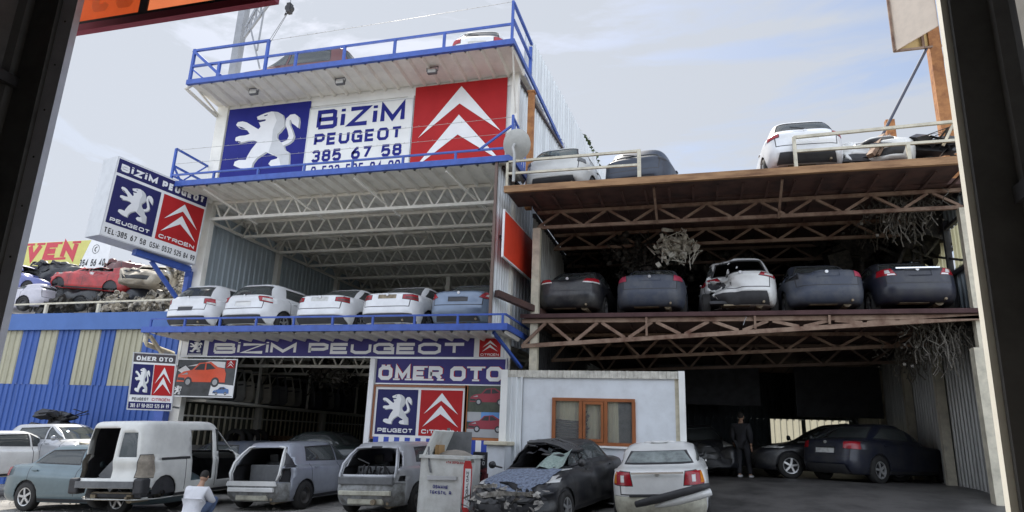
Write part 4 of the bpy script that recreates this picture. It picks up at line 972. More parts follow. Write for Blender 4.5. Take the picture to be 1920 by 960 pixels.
# ------------------------------------------------------------------ the dark shed the photograph is taken from
sh = thing('metal_shed', 'dark open fronted metal shed framing both sides of the view', 'shed', (-2, 0, -.5), worldspace=True)
SY = 6.0
jl, jr = P(62, 305, SY), P(1837, 500, SY)
XSL, XSR = jl.x - .5, jr.x + .25
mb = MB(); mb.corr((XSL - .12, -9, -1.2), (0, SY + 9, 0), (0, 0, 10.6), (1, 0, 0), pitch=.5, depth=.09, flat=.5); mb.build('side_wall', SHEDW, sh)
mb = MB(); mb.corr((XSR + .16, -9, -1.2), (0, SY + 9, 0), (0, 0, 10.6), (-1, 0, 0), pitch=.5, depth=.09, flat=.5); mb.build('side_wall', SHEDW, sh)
lt0, lt1, lb0, lb1 = P(123, 7, SY), P(150, 7, SY), P(10, 500, SY), P(35, 500, SY)
def lean(a, b, z): return a.x + (b.x - a.x) * (z - a.z) / (b.z - a.z)
def leaning_post(xa, xb, y0, y1, z0, z1):
    mb = MB(); vs = [(f(z), y, z) for z in (z0, z1) for f, y in ((xa, y0), (xb, y0), (xb, y1), (xa, y1))]
    return mb.add(vs, [(0, 1, 2, 3), (7, 6, 5, 4), (0, 4, 5, 1), (1, 5, 6, 2), (2, 6, 7, 3), (3, 7, 4, 0)])
jla, jlb = (lambda z: lean(lt0, lb0, z)), (lambda z: lean(lt1, lb1, z))
jamb = leaning_post(jla, jlb, SY - .04, SY + .05, -1.2, 9.3).build('door_jamb', mat('grey_jamb_paint', (.70, .72, .80), .5, var=.15), sh)
leaning_post(lambda z: jla(z) - .7, lambda z: jla(z) + .002, SY - .1, SY - .01, -1.2, 9.3).build('post', SHEDW, sh)
mb = MB()
for i in range(14): mb.lathe([(0, -.012), (.013, -.008), (.013, .0)], ((jla(.2 + i * .66) + jlb(.2 + i * .66)) / 2, SY - .045, .2 + i * .66), 'y', 10)
mb.build('bolt', DARKST, jamb)
rt0_, rt1_, rb0, rb1 = P(1760, 7, SY), P(1773, 7, SY), P(1890, 950, SY), P(1906, 950, SY)
jra, jrb = (lambda z: lean(rt0_, rb0, z)), (lambda z: lean(rt1_, rb1, z))
jamb = leaning_post(jra, jrb, SY - .04, SY + .05, -1.2, 9.3).build('door_jamb', mat('cream_jamb_paint', (.86, .85, .77), .5, var=.12), sh)
leaning_post(lambda z: jrb(z) - .002, lambda z: jrb(z) + .8, SY - .1, SY - .01, -1.2, 9.3).build('post', SHEDW, sh)
mb = MB()
for z in (.3, 3.6): mb.bar((XSR + .07, -9, z), (XSR + .07, SY - .1, z), .10, .14)
for z in (5.9, 1.2): mb.bar((XSL - .0, -9, z), (XSL - .0, SY - .05, z), .10, .14)
mb.build('girt', DARKST, sh)
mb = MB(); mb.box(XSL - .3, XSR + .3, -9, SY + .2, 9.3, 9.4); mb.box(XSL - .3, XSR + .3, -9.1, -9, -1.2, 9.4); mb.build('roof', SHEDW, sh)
# orange sign over the shed door, seen from behind (mirrored figures shine through)
sy = SY + .35; s0, s1 = P(131, 66, sy), P(475, 10, sy)
si = thing('door_sign', 'orange translucent sign with red edge hanging above the shed door', 'sign', (s0.x, sy, s0.z), worldspace=True)
fr = frame((s0.x, sy, (s0.z + s1.z) / 2), (1, 0, 0), (0, 0, 1)); Ls = s1.x - s0.x + .35
slope = (s1.z - s0.z) / (s1.x - s0.x)
panel(fr, 0, Ls, .12, 1.7, -.01, 0, 'sign_face', translucent('orange_banner', (.85, .24, .10), .3), si)
panel(fr, (.09), 1.18, .15, 1.7, .003, .006, 'light_field', translucent('peach_banner', (.95, .55, .34), .3), si)
mb = MB(); mb.prism([(0, 0), (Ls, 0), (Ls, .11), (0, .11)], fr, -.05, .05); mb.build('sign_edge', mat('dark_red_trim', (.42, .05, .09), .5), si)
mb = MB(); mb.prism([(0, .12), (Ls, .12), (Ls, .17), (0, .17)], fr, .008, .03); mb.prism([(1.18, .17), (1.32, .17), (1.32, 1.7), (1.18, 1.7)], fr, .008, .03); mb.build('sign_bar', DARKST, si)
mb = MB(); lettering(mb, fr, '33', .30, 1.06, .30, .78, .26, n=.010, mirror=True); mb.build('lettering', translucent('cream_figures', (.98, .84, .62), .3), si)
# ------------------------------------------------------------------ signs on the white building
def wall_sign(name, label, px0, py0, px1, py1, y, cat='sign', z0=None, z1=None):
    a, b = P(px0, py0, y), P(px1, py1, y); u0 = a.x; w = b.x - a.x
    top = z1 if z1 is not None else a.z; bot = z0 if z0 is not None else b.z
    t = thing(name, label, cat, (u0, y, bot), worldspace=True)
    return t, frame((u0, y, bot), (1, 0, 0), (0, 0, 1)), w, top - bot
yw = W - .075
# blue square with the lion
a, b, c = P(431, 205, yw), P(566, 193, yw), P(420, 331, yw)
t, fr, w, h = wall_sign('lion_sign', 'large royal blue square with white walking lion above the upper deck', 431, 205, 566, 331, yw, z0=Z2 + .06, z1=(a.z + b.z) / 2 + .01)
panel(fr, 0, w, 0, h, -.01, 0, 'sign_face', SBLUE, t); zv = P(431, 331, yw).z - t.location.z; lion(fr, 0, zv, w, h - zv, t)
mb = MB(); mb.bar(fr(w * .5, 0, .001), fr(w * .5, h, .001), .006, .004); mb.build('panel_joint', NAVY, t)
# red square with the chevrons
a, b = P(783, 163, yw), P(948, 146, yw)
t, fr, w, h = wall_sign('chevron_sign', 'large red square with two white chevrons above the upper deck', 780, 163, 946, 290, yw, z0=Z2 + .06, z1=(a.z + b.z) / 2)
panel(fr, 0, w, 0, h, -.01, 0, 'sign_face', SRED, t); chevrons(fr, 0, .30, w, h - .30, t)
# white board with name and telephone numbers
t, fr, w, h = wall_sign('phone_board', 'white board with blue company name and phone numbers between lion and chevrons', 584, 186, 764, 330, yw, z0=Z2 + .03, z1=11.27)
panel(fr, 0, w, 0, h, -.02, 0, 'sign_face', WHITEW, t); rim(fr, 0, w, 0, h, .03, .001, .012, 'sign_frame', FRAMEA, t)
BX = t.location.x; zz = lambda px, py: P(px, py, yw).z - t.location.z
uu = lambda px, py: P(px, py, yw).x - BX
mb = MB()
lettering(mb, fr, 'BiZiM', uu(593, 240), uu(758, 228), (zz(593, 242) + zz(758, 229)) / 2, (zz(597, 206) + zz(760, 192)) / 2, .215)
lettering(mb, fr, 'PEUGEOT', uu(588, 272), uu(753, 262), (zz(588, 273) + zz(753, 261)) / 2, (zz(589, 250) + zz(755, 238)) / 2, .235)
lettering(mb, fr, '385 67 58', uu(583, 303), uu(752, 292), (zz(583, 304) + zz(752, 292)) / 2, (zz(585, 282) + zz(753, 269)) / 2, .22)
v1_ = (zz(583, 311) + zz(752, 301)) / 2; lettering(mb, fr, '0 532 525 84 99', uu(583, 320), uu(750, 310), v1_ - .34, v1_, .17)
mb.build('lettering', SBLUE, t)
# long fascia sign over the ground floor
yf = W - .16
t, fr, w, h = wall_sign('name_sign', 'long violet blue name sign with white letters over the ground floor', 341, 641, 946, 668, yf, z0=(P(341, 673, yf).z + P(945, 668, yf).z) / 2, z1=(P(341, 639, yf).z + P(945, 626, yf).z) / 2)
X0 = t.location.x; u = lambda px: P(px, 650, yf).x - X0
panel(fr, 0, w, 0, h, -.10, 0, 'sign_box', SWHITE, t); panel(fr, u(391), u(889), .035, h - .035, .001, .004, 'blue_field', VIOLET, t)
rim(fr, 0, w, 0, h, .025, .001, .014, 'sign_frame', FRAMEA, t)
mb = MB(); lettering(mb, fr, 'BİZİM', u(402), u(556), .10, h - .15, .27); mb.build('lettering', SWHITE, t); mb = MB(); lettering(mb, fr, 'PEUGEOT', u(579), u(873), .10, h - .15, .27); mb.build('lettering', SWHITE, t)
panel(fr, u(353), u(382), .06, h - .06, .002, .005, 'lion_field', NAVY, t); lion(fr, u(353), .11, u(382) - u(353), h - .18, t, .012)
mb = MB(); mb.prism([(u(355), .075), (u(380), .075), (u(380), .095), (u(355), .095)], fr, .008, .009); mb.build('caption_bar', SWHITE, t)
panel(fr, u(899), u(939), .04, h - .04, .002, .005, 'red_field', SRED, t); chevrons(fr, u(903), .16, u(935) - u(903), h - .24, t, .012)
mb = MB(); lettering(mb, fr, 'CITROËN', u(902), u(936), .065, .125, .18, n=.012); mb.build('caption', SWHITE, t)
# smaller board with the owner's name, slab letters with red shadow
yo = W - .22
t, fr, w, h = wall_sign('owner_sign', 'violet blue sign with white slab letters and red shadow below name sign', 706, 672, 949, 722, yo, z0=P(830, 722, yo).z, z1=P(830, 671, yo).z)
panel(fr, 0, w, 0, h, -.06, 0, 'sign_face', VIOLET, t); rim(fr, 0, w, 0, h, .03, .001, .014, 'sign_frame', FRAMEA, t)
sh_ = MB(); frs = lambda u_, v_, n_=0: fr(u_ + .022, v_ + .008, n_)
lettering(sh_, frs, 'ÖMER', .10, .10 + w * .50, .11, h - .22, .27, n=.004, slab=True); lettering(sh_, frs, 'OTO', w * .585, w - .11, .11, h - .22, .27, n=.004, slab=True); sh_.build('letter_shadow', SRED, t)
mb = MB(); lettering(mb, fr, 'ÖMER', .10, .10 + w * .50, .11, h - .22, .27, n=.010, slab=True); mb.build('lettering', SWHITE, t); mb = MB(); lettering(mb, fr, 'OTO', w * .585, w - .11, .11, h - .22, .27, n=.010, slab=True); mb.build('lettering', SWHITE, t)
# panel with both emblems in a brown frame
def emblem_pair(fr, w, h, t, cap=True, n=0.004, pad=.07, mid=.05, frame_w=.0):
    pw = (w - 2 * pad - mid) / 2
    for k, (m_, emb) in enumerate(((NAVY, lion), (SRED, chevrons))):
        u0 = pad + k * (pw + mid)
        panel(fr, u0, u0 + pw, pad, h - pad, n, n + .003, ('blue_field', 'red_field')[k], m_, t)
        base = pad + (h - 2 * pad) * (.16 if cap else .0)
        emb(fr, u0 + pw * .04, base, pw * .92, (h - pad - base) * .97, t, n + .008)
        if cap:
            mb = MB(); lettering(mb, fr, ('PEUGEOT', 'CITROËN')[k], u0 + pw * .07, u0 + pw * .93, pad + .04 * h, pad + .115 * h, .24, n=n + .008); mb.build('caption', SWHITE, t)
t, fr, w, h = wall_sign('emblem_board', 'white board in brown frame with lion and chevron emblems under the owner sign', 702, 724, 872, 825, yo, z0=P(787, 826, yo).z, z1=P(830, 723, yo).z)
panel(fr, 0, w, 0, h, -.04, 0, 'board', SWHITE, t); rim(fr, 0, w, 0, h, .055, .001, .03, 'board_frame', BROWNF, t)
emblem_pair(fr, w, h, t, pad=.12, mid=.08)
# poster with two red cars
def car_picture(fr, u0, v0, s, t, m_, flip=False, n=.006):
    f = (lambda x: u0 + s * (1 - x)) if flip else (lambda x: u0 + s * x)
    body = [(0, .10), (.02, .22), (.12, .28), (.30, .31), (.42, .43), (.66, .45), (.82, .36), (.96, .33), (1, .25), (1, .10)]
    mb = MB(); mb.prism([(f(x), v0 + s * y) for x, y in body], fr, n, n + .001); mb.mi = 1; mb.prism([(f(x), v0 + s * y) for x, y in [(.34, .31), (.44, .41), (.55, .425), (.55, .31)]], fr, n + .002, n + .0025); mb.prism([(f(x), v0 + s * y) for x, y in [(.58, .31), (.58, .425), (.65, .42), (.78, .33)]], fr, n + .002, n + .0025)
    mb.prism([(f(x), v0 + s * y) for x, y in [(.01, .13), (.015, .18), (.16, .17), (.16, .12)]], fr, n + .002, n + .0025)
    for cx in (.24, .80): mb.prism([(f(cx + .085 * math.cos(a)), v0 + s * (.10 + .085 * math.sin(a))) for a in [i * math.pi / 8 for i in range(16)]], fr, n + .003, n + .0035)
    mb.mi = 2
    for cx in (.24, .80): mb.prism([(f(cx + .05 * math.cos(a)), v0 + s * (.10 + .05 * math.sin(a))) for a in [i * math.pi / 6 for i in range(12)]], fr, n + .005, n + .0055)
    mb.prism([(f(x), v0 + s * y) for x, y in [(.08, .22), (.20, .265), (.22, .23)]], fr, n + .005, n + .0055); mb.build('printed_car', [m_, BLACKV, SGREY], t)
t, fr, w, h = wall_sign('car_poster', 'tall poster of two dark red cars in orange frame beside emblem board', 873, 725, 947, 826, yo, z0=P(910, 826, yo).z, z1=P(910, 723, yo).z)
panel(fr, 0, w, 0, h, -.04, 0, 'board', mat('printed_grass', (.06, .075, .05), .4, var=.5, scale=5), t); mb = MB(); mb.prism([(0, 0), (.075, 0), (.075, h), (0, h)], fr, .001, .03); mb.prism([(.075, 0), (w, 0), (w, .06), (.075, .06)], fr, .001, .03); mb.prism([(w - .05, .06), (w, .06), (w, h), (w - .05, h)], fr, .001, .028); mb.build('board_frame', mat('orange_brown_frame', (.45, .15, .04), .4), t)
panel(fr, .08, w - .05, h * .33, h * .51, .001, .003, 'printed_sky', mat('printed_sky', (.12, .30, .62), .4, var=.3), t); panel(fr, .08, w - .05, .07, h * .20, .001, .003, 'printed_road', SGREY, t)
panel(fr, .08, .45, h * .34, h * .51, .004, .005, 'printed_inset', SGREY, t)
car_picture(fr, .13, h * .62, 1.0, t, mat('printed_crimson', (.30, .03, .05), .35), n=.006); car_picture(fr, .12, h * .13, .98, t, MATS['printed_crimson'], n=.006)
# poster with the orange red car on the left
yp = W - .30
t, fr, w, h = wall_sign('car_banner', 'wide banner with bright orange red car hanging below the name sign', 334, 675, 437, 744, yp, z0=P(385, 745, yp).z, z1=P(385, 673, yp).z)
panel(fr, 0, w, 0, h, -.04, 0, 'board', mat('printed_dark_scene', (.05, .055, .06), .4, var=.6, scale=3), t); rim(fr, 0, w, 0, h, .03, .001, .02, 'board_frame', FRAMEA, t)
mb = MB(); mb.prism([(.35, h * .80), (w * .55, h * .94), (w * .80, h * .92), (w * .80, h * .76), (w * .5, h * .84)], fr, .003, .004); mb.prism([(w * .60, .06), (w - .04, .05), (w - .04, .34), (w * .62, .40)], fr, .003, .004)
mb.prism([(.05, h * .70), (.30, h * .82), (.48, h * .70), (.2, h * .62)], fr, .003, .004); mb.build('printed_highlights', SWHITE, t)
car_picture(fr, .07, h * .24, w * .80, t, mat('printed_orange_red', (.80, .085, .02), .35), n=.007)
panel(fr, w * .82, w * .96, h * .76, h * .97, .006, .008, 'red_field', SRED, t); chevrons(fr, w * .83, h * .77, w * .12, h * .19, t, .012); lion(fr, -.02, .04, w * .17, h * .28, t, .014)
car_picture(fr, w * .66, .06, w * .26, t, mat('printed_blue', (.06, .16, .40), .35), n=.008)
# tilted double board on the left post
t = thing('owner_board', 'small upright board with owner name, lion and chevrons on left corner post', 'sign', P(245, 770, 14.9), worldspace=True)
p00, p10, p01, p11 = P(237, 768, 14.9), P(322, 771, 15.5), P(250, 660, 14.9), P(337, 671, 15.5)
def quad_frame(p00, p10, p01):
    U = p10 - p00; V = p01 - p00; n = U.cross(V).normalized()
    return (lambda a, b, c=0: p00 + U * a + V * b + n * c), U.length, V.length
fq, LU, LV = quad_frame(p00, p10, p01)
frb = lambda a, b, c=0: fq(a / LU, b / LV, c)
panel(frb, 0, LU, 0, LV, -.06, 0, 'board', SWHITE, t); rim(frb, 0, LU, 0, LV, .02, .001, .012, 'board_frame', FRAMEA, t)
panel(frb, .03, LU - .03, LV * .83, LV - .03, .002, .004, 'name_field', mat('charcoal_field', (.06, .05, .06), .4), t); mb = MB(); lettering(mb, frb, 'ÖMER', .10, LU * .53, LV * .86, LV * .935, .26, n=.008, slab=True); mb.build('lettering', SWHITE, t); mb = MB(); lettering(mb, frb, 'OTO', LU * .60, LU - .10, LV * .86, LV * .935, .26, n=.008, slab=True); mb.build('lettering', SWHITE, t)
fe = lambda a, b, c=0: frb(a, b + LV * .235, c); emblem_pair(fe, LU, LV * .585, t, cap=False, pad=.04, mid=.02)
mb = MB(); lettering(mb, frb, 'PEUGEOT', .10, LU * .46, LV * .165, LV * .215, .2, n=.006); mb.build('caption', BLACKV, t); mb = MB(); lettering(mb, frb, 'CITROËN', LU * .53, LU - .08, LV * .165, LV * .215, .16, n=.006); mb.build('caption', SRED, t)
panel(frb, .03, LU - .03, .03, LV * .14, .002, .004, 'phone_field', NAVY, t); mb = MB(); lettering(mb, frb, '385 67 58-0532 525 84 99', .08, LU - .08, LV * .045, LV * .11, .2, n=.008); mb.build('lettering', SWHITE, t)
mb = MB(); mb.bar(frb(LU * .8, LV * .9, -.10), P(335, 690, W - .3), .05); mb.bar(frb(LU * .8, LV * .1, -.10), P(335, 765, W - .3), .05); mb.build('bracket', FRAMEA, t)
# big projecting light box on the left corner
g00, g10, g01 = P(186, 440, 13.5), P(366, 497, 16.2), P(222, 292, 13.5)
fq2, LU, LV = quad_frame(g00, g10, g01); frx = lambda a, b, c=0: fq2(a / LU, b / LV, c)
t = thing('light_box_sign', 'thick two sided white box sign with blue name band projecting left of the building', 'sign', tuple(g00), worldspace=True)
mb = MB(); mb.prism([(0, 0), (LU, 0), (LU, LV), (0, LV)], frx, -.80, 0); mb.build('sign_box', FRAMEA, t)
panel(frx, .03, LU - .03, .03, LV - .03, .001, .003, 'sign_face', SWHITE, t)
panel(frx, .05, LU - .05, LV * .80, LV - .05, .004, .006, 'name_field', NAVY, t); mb = MB(); lettering(mb, frx, 'BİZİM', .14, LU * .42, LV * .835, LV * .925, .30, n=.010); mb.build('lettering', SWHITE, t); mb = MB(); lettering(mb, frx, 'PEUGEOT', LU * .475, LU - .13, LV * .835, LV * .925, .30, n=.010); mb.build('lettering', SWHITE, t)
fe = lambda a, b, c=0: frx(a, b + LV * .14, c); emblem_pair(fe, LU, LV * .655, t, cap=True, pad=.07, mid=.09, n=.006)
mb = MB(); lettering(mb, frx, 'TEL:385 67 58', .08, LU * .44, LV * .045, LV * .115, .18, n=.006); mb.build('phone_lettering', BLACKV, t); mb = MB(); lettering(mb, frx, 'GSM: 0532 525 84 99', LU * .48, LU - .07, LV * .045, LV * .115, .18, n=.006); mb.build('phone_lettering', BLACKV, t)
mb = MB(); q0 = frx(LU * .40, -.10, -.28); q1 = frx(LU * 1.0, -.12, -.28); mb.bar(q0, q1, .22, .16); mb.bar(frx(LU * .60, -.2, -.35), (XL + .1, W - .25, 4.95), .10); mb.bar((XL + .05, W - .2, 4.3), (XL + .05, W - .2, 6.1), .16); mb.bar(q1, (XL + .05, W - .2, 5.95), .16)
mb.build('bracket', BLUE, t)
# plain red sheet on the side wall
g = [Vector((XR + .24, y, z)) for y, z in ((E - .02, 5.86), (18.25, 5.93), (18.25, 7.09), (E - .02, 7.03))]
t = thing('red_sheet_sign', 'plain bright red blank sign sheet on the white side wall', 'sign', tuple(g[0]), worldspace=True)
fq3, LU, LV = quad_frame(g[0], g[1], g[3]); fr3 = lambda a, b, c=0: fq3(a / LU, b / LV, c)
panel(fr3, 0, LU, 0, LV, 0, .03, 'sign_face', BRED, t); rim(fr3, -.03, LU + .03, -.03, LV + .03, .035, -.02, .034, 'sign_frame', SWHITE, t)
mb = MB(); mb.bar((XR + .1, E + .1, 4.95), (XR + .9, W + .35, 4.75), .14, .16); mb.build('bracket', REDB, t)
# billboard beyond the blue building
yv = 27.0
t = thing('billboard', 'yellow billboard with red letters and white phone panel behind the roof wrecks', 'billboard', tuple(P(120, 520, yv)), worldspace=True)
v0, v1, vt0 = P(8, 512, yv), P(201, 512, yv), P(44, 455, yv); v_t1 = P(211, 446, yv)
frv = frame(v0, (1, 0, 0), (0, 0, 1)); wv = v_t1.x - v0.x; hv = v_t1.z - v0.z; x2 = P(172, 448, yv).x - v0.x; x3 = P(140, 512, yv).x - v0.x; hl = P(60, 455, yv).z - v0.z
mb = MB(); mb.prism([(-3, -.4), (wv, -.4), (wv, hv), (x2, hv - .04), (-3, hl)], frv, -.06, 0); mb.build('board', SWHITE, t)
mb = MB(); mb.prism([(-3, -.4), (x3, -.2), (x2, hv - .06), (-3, hl - .02)], frv, .001, .004); mb.build('yellow_field', mat('yellow_vinyl', (.62, .58, .16), .4, var=.1), t)
uv = lambda px, py: (P(px, py, yv) - v0)
mb = MB(); a, b = uv(44, 490), uv(141, 490); lettering(mb, frv, 'VEN', a.x, b.x - .12, a.z + .0, uv(90, 455).z, .30, n=.008, slant=.14, slab=True); mb.build('lettering', mat('crimson_vinyl', (.55, .04, .06), .4), t)
mb = MB(); a, b = uv(147, 500), uv(196, 498); lettering(mb, frv, '354 56 40', a.x, b.x - .05, a.z, uv(150, 487).z, .20, n=.008, slant=.15); mb.build('phone_lettering', BLACKV, t)
mb = MB(); c_ = uv(180, 467); ribbon(mb, frv, [(c_.x + .22 * math.cos(i * math.pi / 12), c_.z + .24 * math.sin(i * math.pi / 12)) for i in range(25)], .03, .006); ribbon(mb, frv, [(c_.x + .07, c_.z + .12), (c_.x - .05, c_.z + .06), (c_.x - .06, c_.z - .06), (c_.x + .03, c_.z - .13)], .06, .007); mb.build('phone_symbol', BLACKV, t)
mb = MB(); mb.prism([(c_.x - 1.55 + .55 * math.cos(i * .3), c_.z - 1.35 + .42 * math.sin(i * .3)) for i in range(21)], frv, .006, .008); mb.build('green_emblem', mat('turquoise_vinyl', (.08, .42, .34), .4), t)
mb = MB()
for dx in (.6, 3.0, 5.2): mb.bar(v0 + Vector((dx, .12, -3.6)), v0 + Vector((dx, .12, 1.2)), .12)
mb.build('billboard_post', GREYPL, t)
# striped skirt below the boards, white pier
yq = W - .26
t, fr, w, h = wall_sign('striped_skirt', 'blue and white striped valance below the emblem board', 700, 823, 923, 850, yq, cat='valance', z0=P(800, 866, yq).z, z1=P(800, 822, yq).z)
mb = MB(); k = 22
for i in range(k):
    mb.mi = i % 2
    drop = .10 + .08 * abs(math.sin(i * .9)) if i < 17 else .02
    mb.prism([(w * i / k, drop), (w * (i + 1) / k, drop), (w * (i + 1) / k, h), (w * i / k, h)], fr, .0, .012)
mb.build('fabric', [mat('blue_stripe', (.035, .075, .42), .6), SWHITE], t)
mb = MB(); x0 = P(870, 850, yq).x; mb.box(P(703, 850, W).x, x0 + .1, W - .2, W + .1, -1, P(800, 850, W).z); one(mb, 'low_wall', PLASTER, 'low plastered wall under the striped valance', 'wall')
pa, pb = P(913, 830, 15.6), P(953, 822, 15.6)
t = thing('gate_pier', 'white rendered pier with cream cap in front of the shop corner', 'pier', (pa.x, 15.6, ground_z(pa.x, 15.6)), worldspace=True)
mb = MB(); mb.box(pa.x, pb.x - .08, 15.6, 16.2, -.6, pa.z - .05); mb.build('shaft', PLASTER, t); mb = MB(); mb.box(pa.x - .06, pb.x, 15.52, 16.26, pa.z - .05, pa.z + .04); mb.build('cap', CREAMS, t, bevel=.015)
mb = MB(); mb.box(P(700, 760, W).x - .05, P(706, 760, W).x, W - .3, W, -1, P(700, 674, W).z); one(mb, 'white_post', SWHITE, 'thin white post at the left edge of the emblem board', 'post')

# ------------------------------------------------------------------ crane on the roof
t = thing('roof_crane', 'grey roof crane with lattice jib and hanging hook block', 'crane', tuple(P(437, 130, 19.5)), worldspace=True)
m0, m1 = P(437, 150, 19.5), P(461, 5, 19.5); m1 = Vector((m0.x, 19.5, m1.z + .4)); GC = mat('grey_crane_paint', (.30, .31, .33), .5, var=.2)
mb = MB(); mb.bar(m0, m1, .30, .30); mb.build('mast', GC, t)
mb = MB(); jx = P(458, 70, 19.3); jt = P(508, 2, 19.3); jt = jt + (jt - jx) * .25
mb.bar(jx, jt, .09); u_ = Vector((-.55, 0, 1.15)); mb.bar(jx + Vector((.0, 0, .45)), jt + Vector((-.35, 0, .55)), .09)
for i in range(6):
    a, b = jx.lerp(jt, i / 6), (jx + Vector((.0, 0, .45))).lerp(jt + Vector((-.35, 0, .55)), (i + .5) / 6); c = jx.lerp(jt, (i + 1) / 6); mb.bar(a, b, .055); mb.bar(b, c, .055)
mb.build('jib', GC, t)
mb = MB(); a = P(468, 45, 19.3); b = P(487, 128, 19.3); c = P(495, 20, 19.3); d = P(482, 95, 19.3); mb.bar(a, b, .05); mb.bar(c, d, .05); mb.build('stay', GC, t)
mb = MB(); hb = P(543, 16, 19.3); hk = P(536, 28, 19.3); mb.tube([hb, hb + Vector((0, 0, 1.5))], .012, 6); a = P(502, 80, 19.3); mb.tube([hk, a], .010, 6); mb.tube([hk + Vector((.05, 0, .02)), a + Vector((.10, 0, -.05))], .010, 6); mb.build('cable', GREYPL, t)
mb = MB(); mb.lathe([(0, -.09), (.16, -.09), (.16, .09), (0, .09)], hb, 'y', 14); mb.box(hb.x - .08, hb.x + .08, hb.y - .11, hb.y + .11, hb.z - .2, hb.z + .2); mb.tube([hb + Vector((0, 0, -.2)), hk + Vector((.03, 0, .05)), hk + Vector((-.05, 0, 0)), hk + Vector((-.02, 0, .1))], .025, 6); mb.build('hook_block', DARKST, t)

# satellite dish, on the side railing
dc = P(969, 271, 15.0)
t = thing('satellite_dish', 'round white satellite dish seen from behind beside the blue side railing', 'dish', (dc.x, dc.y, ZR), worldspace=True)
mb = MB(); R_ = .40; k = 28; vs = []
axis = Vector((.25, .9, .35)).normalized(); a1 = axis.cross(Vector((0, 0, 1))).normalized(); a2 = a1.cross(axis)
for i in range(6):
    r = R_ * i / 5
    for j in range(k): vs.append(dc + axis * (-.10 + .10 * (r / R_) ** 2) + (a1 * math.cos(2 * math.pi * j / k) + a2 * math.sin(2 * math.pi * j / k)) * r)
mb.add(vs, [(i * k + j, i * k + (j + 1) % k, (i + 1) * k + (j + 1) % k, (i + 1) * k + j) for i in range(5) for j in range(k)]); mb.build('reflector', mat('dish_grey', (.46, .46, .43), .6, var=.2), t, smooth=False)
mb = MB(); mb.tube([dc - axis * .12, dc - axis * .2 + Vector((0, 0, -.1)), (dc.x, dc.y - .18, dc.z - .35), (dc.x, dc.y - .18, ZR)], .04, 8); mb.build('mast', GALV, t)

# pole with cream box sign at the upper right, guy wire
yy = 17.2
pb_ = P(1776, 262, yy); pt_ = P(1744, 5, yy)
t = thing('roof_pole', 'tall orange rusty steel pole on the rusty roof at far right', 'pole', (pb_.x, yy, ZR), worldspace=True)
zt2 = pt_.z + .6
mb = MB(); mb.box(pb_.x - .13, pb_.x + .13, yy - .13, yy + .13, ZR, zt2); mb.build('shaft', RUSTO, t)
mb = MB(); mb.bar((pb_.x + .0, yy, 8.2), (pb_.x + .55, yy - .3, 9.4), .09); mb.build('brace', RUSTO, t)
mb = MB(); mb.bar((pb_.x + .16, yy - .1, 11.0), (pb_.x + .34, yy - .1, zt2), .05); mb.build('stay', FRAMEA, t)
t = thing('pole_sign', 'cream box sign seen from below on the rusty pole', 'sign', tuple(P(1690, 98, yy)), worldspace=True)
A, B, C_, D = P(1660, 4, 16.4), P(1676, 98, 16.4), P(1736, 90, yy + .2), P(1712, 6, yy - .1)
ht = Vector((0, 0, 1.6))
a0, a1_, a2_ = P(1677, 97, 16.2), P(1735, 89, 17.05), P(1790, 70, 17.6)
mb = MB()
b0 = P(1676, 97, 16.3); b1 = P(1737, 90, 17.0)
top = Vector((0, 0, 2.2)); bk = Vector((.95, .15, 0))
mb.prism([(0, 0), (1, 0), (1, 1), (0, 1)], lambda u_, v_, n_=0: b0 + Vector((.72, -1.0, 0)) * u_ * .95 + top * v_ + Vector((0, n_, 0)), 0, .04)
mb.build('front_panel', mat('cream_sheet', (.74, .62, .50), .6, var=.12), t)
mb = MB(); mb.prism([(0, 0), (1, 0), (1, 1), (0, 1)], lambda u_, v_, n_=0: b0 + Vector((.0, .01, 0)) + (b1 - b0) * u_ * 1.5 + top * v_ + Vector((0, n_, 0)), 0, .04); mb.build('back_panel', mat('ochre_sheet', (.50, .34, .13), .7, var=.25), t)
mb = MB(); e = Vector((0, -.03, 0)); mb.bar(b0 + e, b0 + (b1 - b0) * 1.5 + e, .05); mb.bar(b0 + e, b0 + (b1 - b0) * 1.4 + top * .3 + e, .05); mb.bar(b0 + (b1 - b0) * .9 + e, b0 + (b1 - b0) * .9 + top + e, .06); mb.bar(b0 + (b1 - b0) * .4 + top * .4 + e, b0 + (b1 - b0) * 1.4 + top * .55 + e, .05); mb.bar(b0 + e, b0 + top + e, .05); mb.build('sign_frame', RUST, t)
mb = MB(); mb.tube([P(1737, 92, yy - .2), P(1652, 258, E + .6)], .035, 8); t2 = one(mb, 'guy_pole', mat('dark_blue_pipe', (.03, .035, .06), .5), 'thin dark stay pole slanting down from the cream sign to the roof', 'stay')
mb = MB(); a, b = P(1655, 255, E + .6), P(1632, 292, E + .3); mb.bar(a, b, .16, .10); mb.bar(a + Vector((.14, 0, .02)), b + Vector((.16, 0, 0)), .05); one(mb, 'stay_foot', RUST, 'rusty channel piece leaning on the roof rail under the stay', 'steel piece')

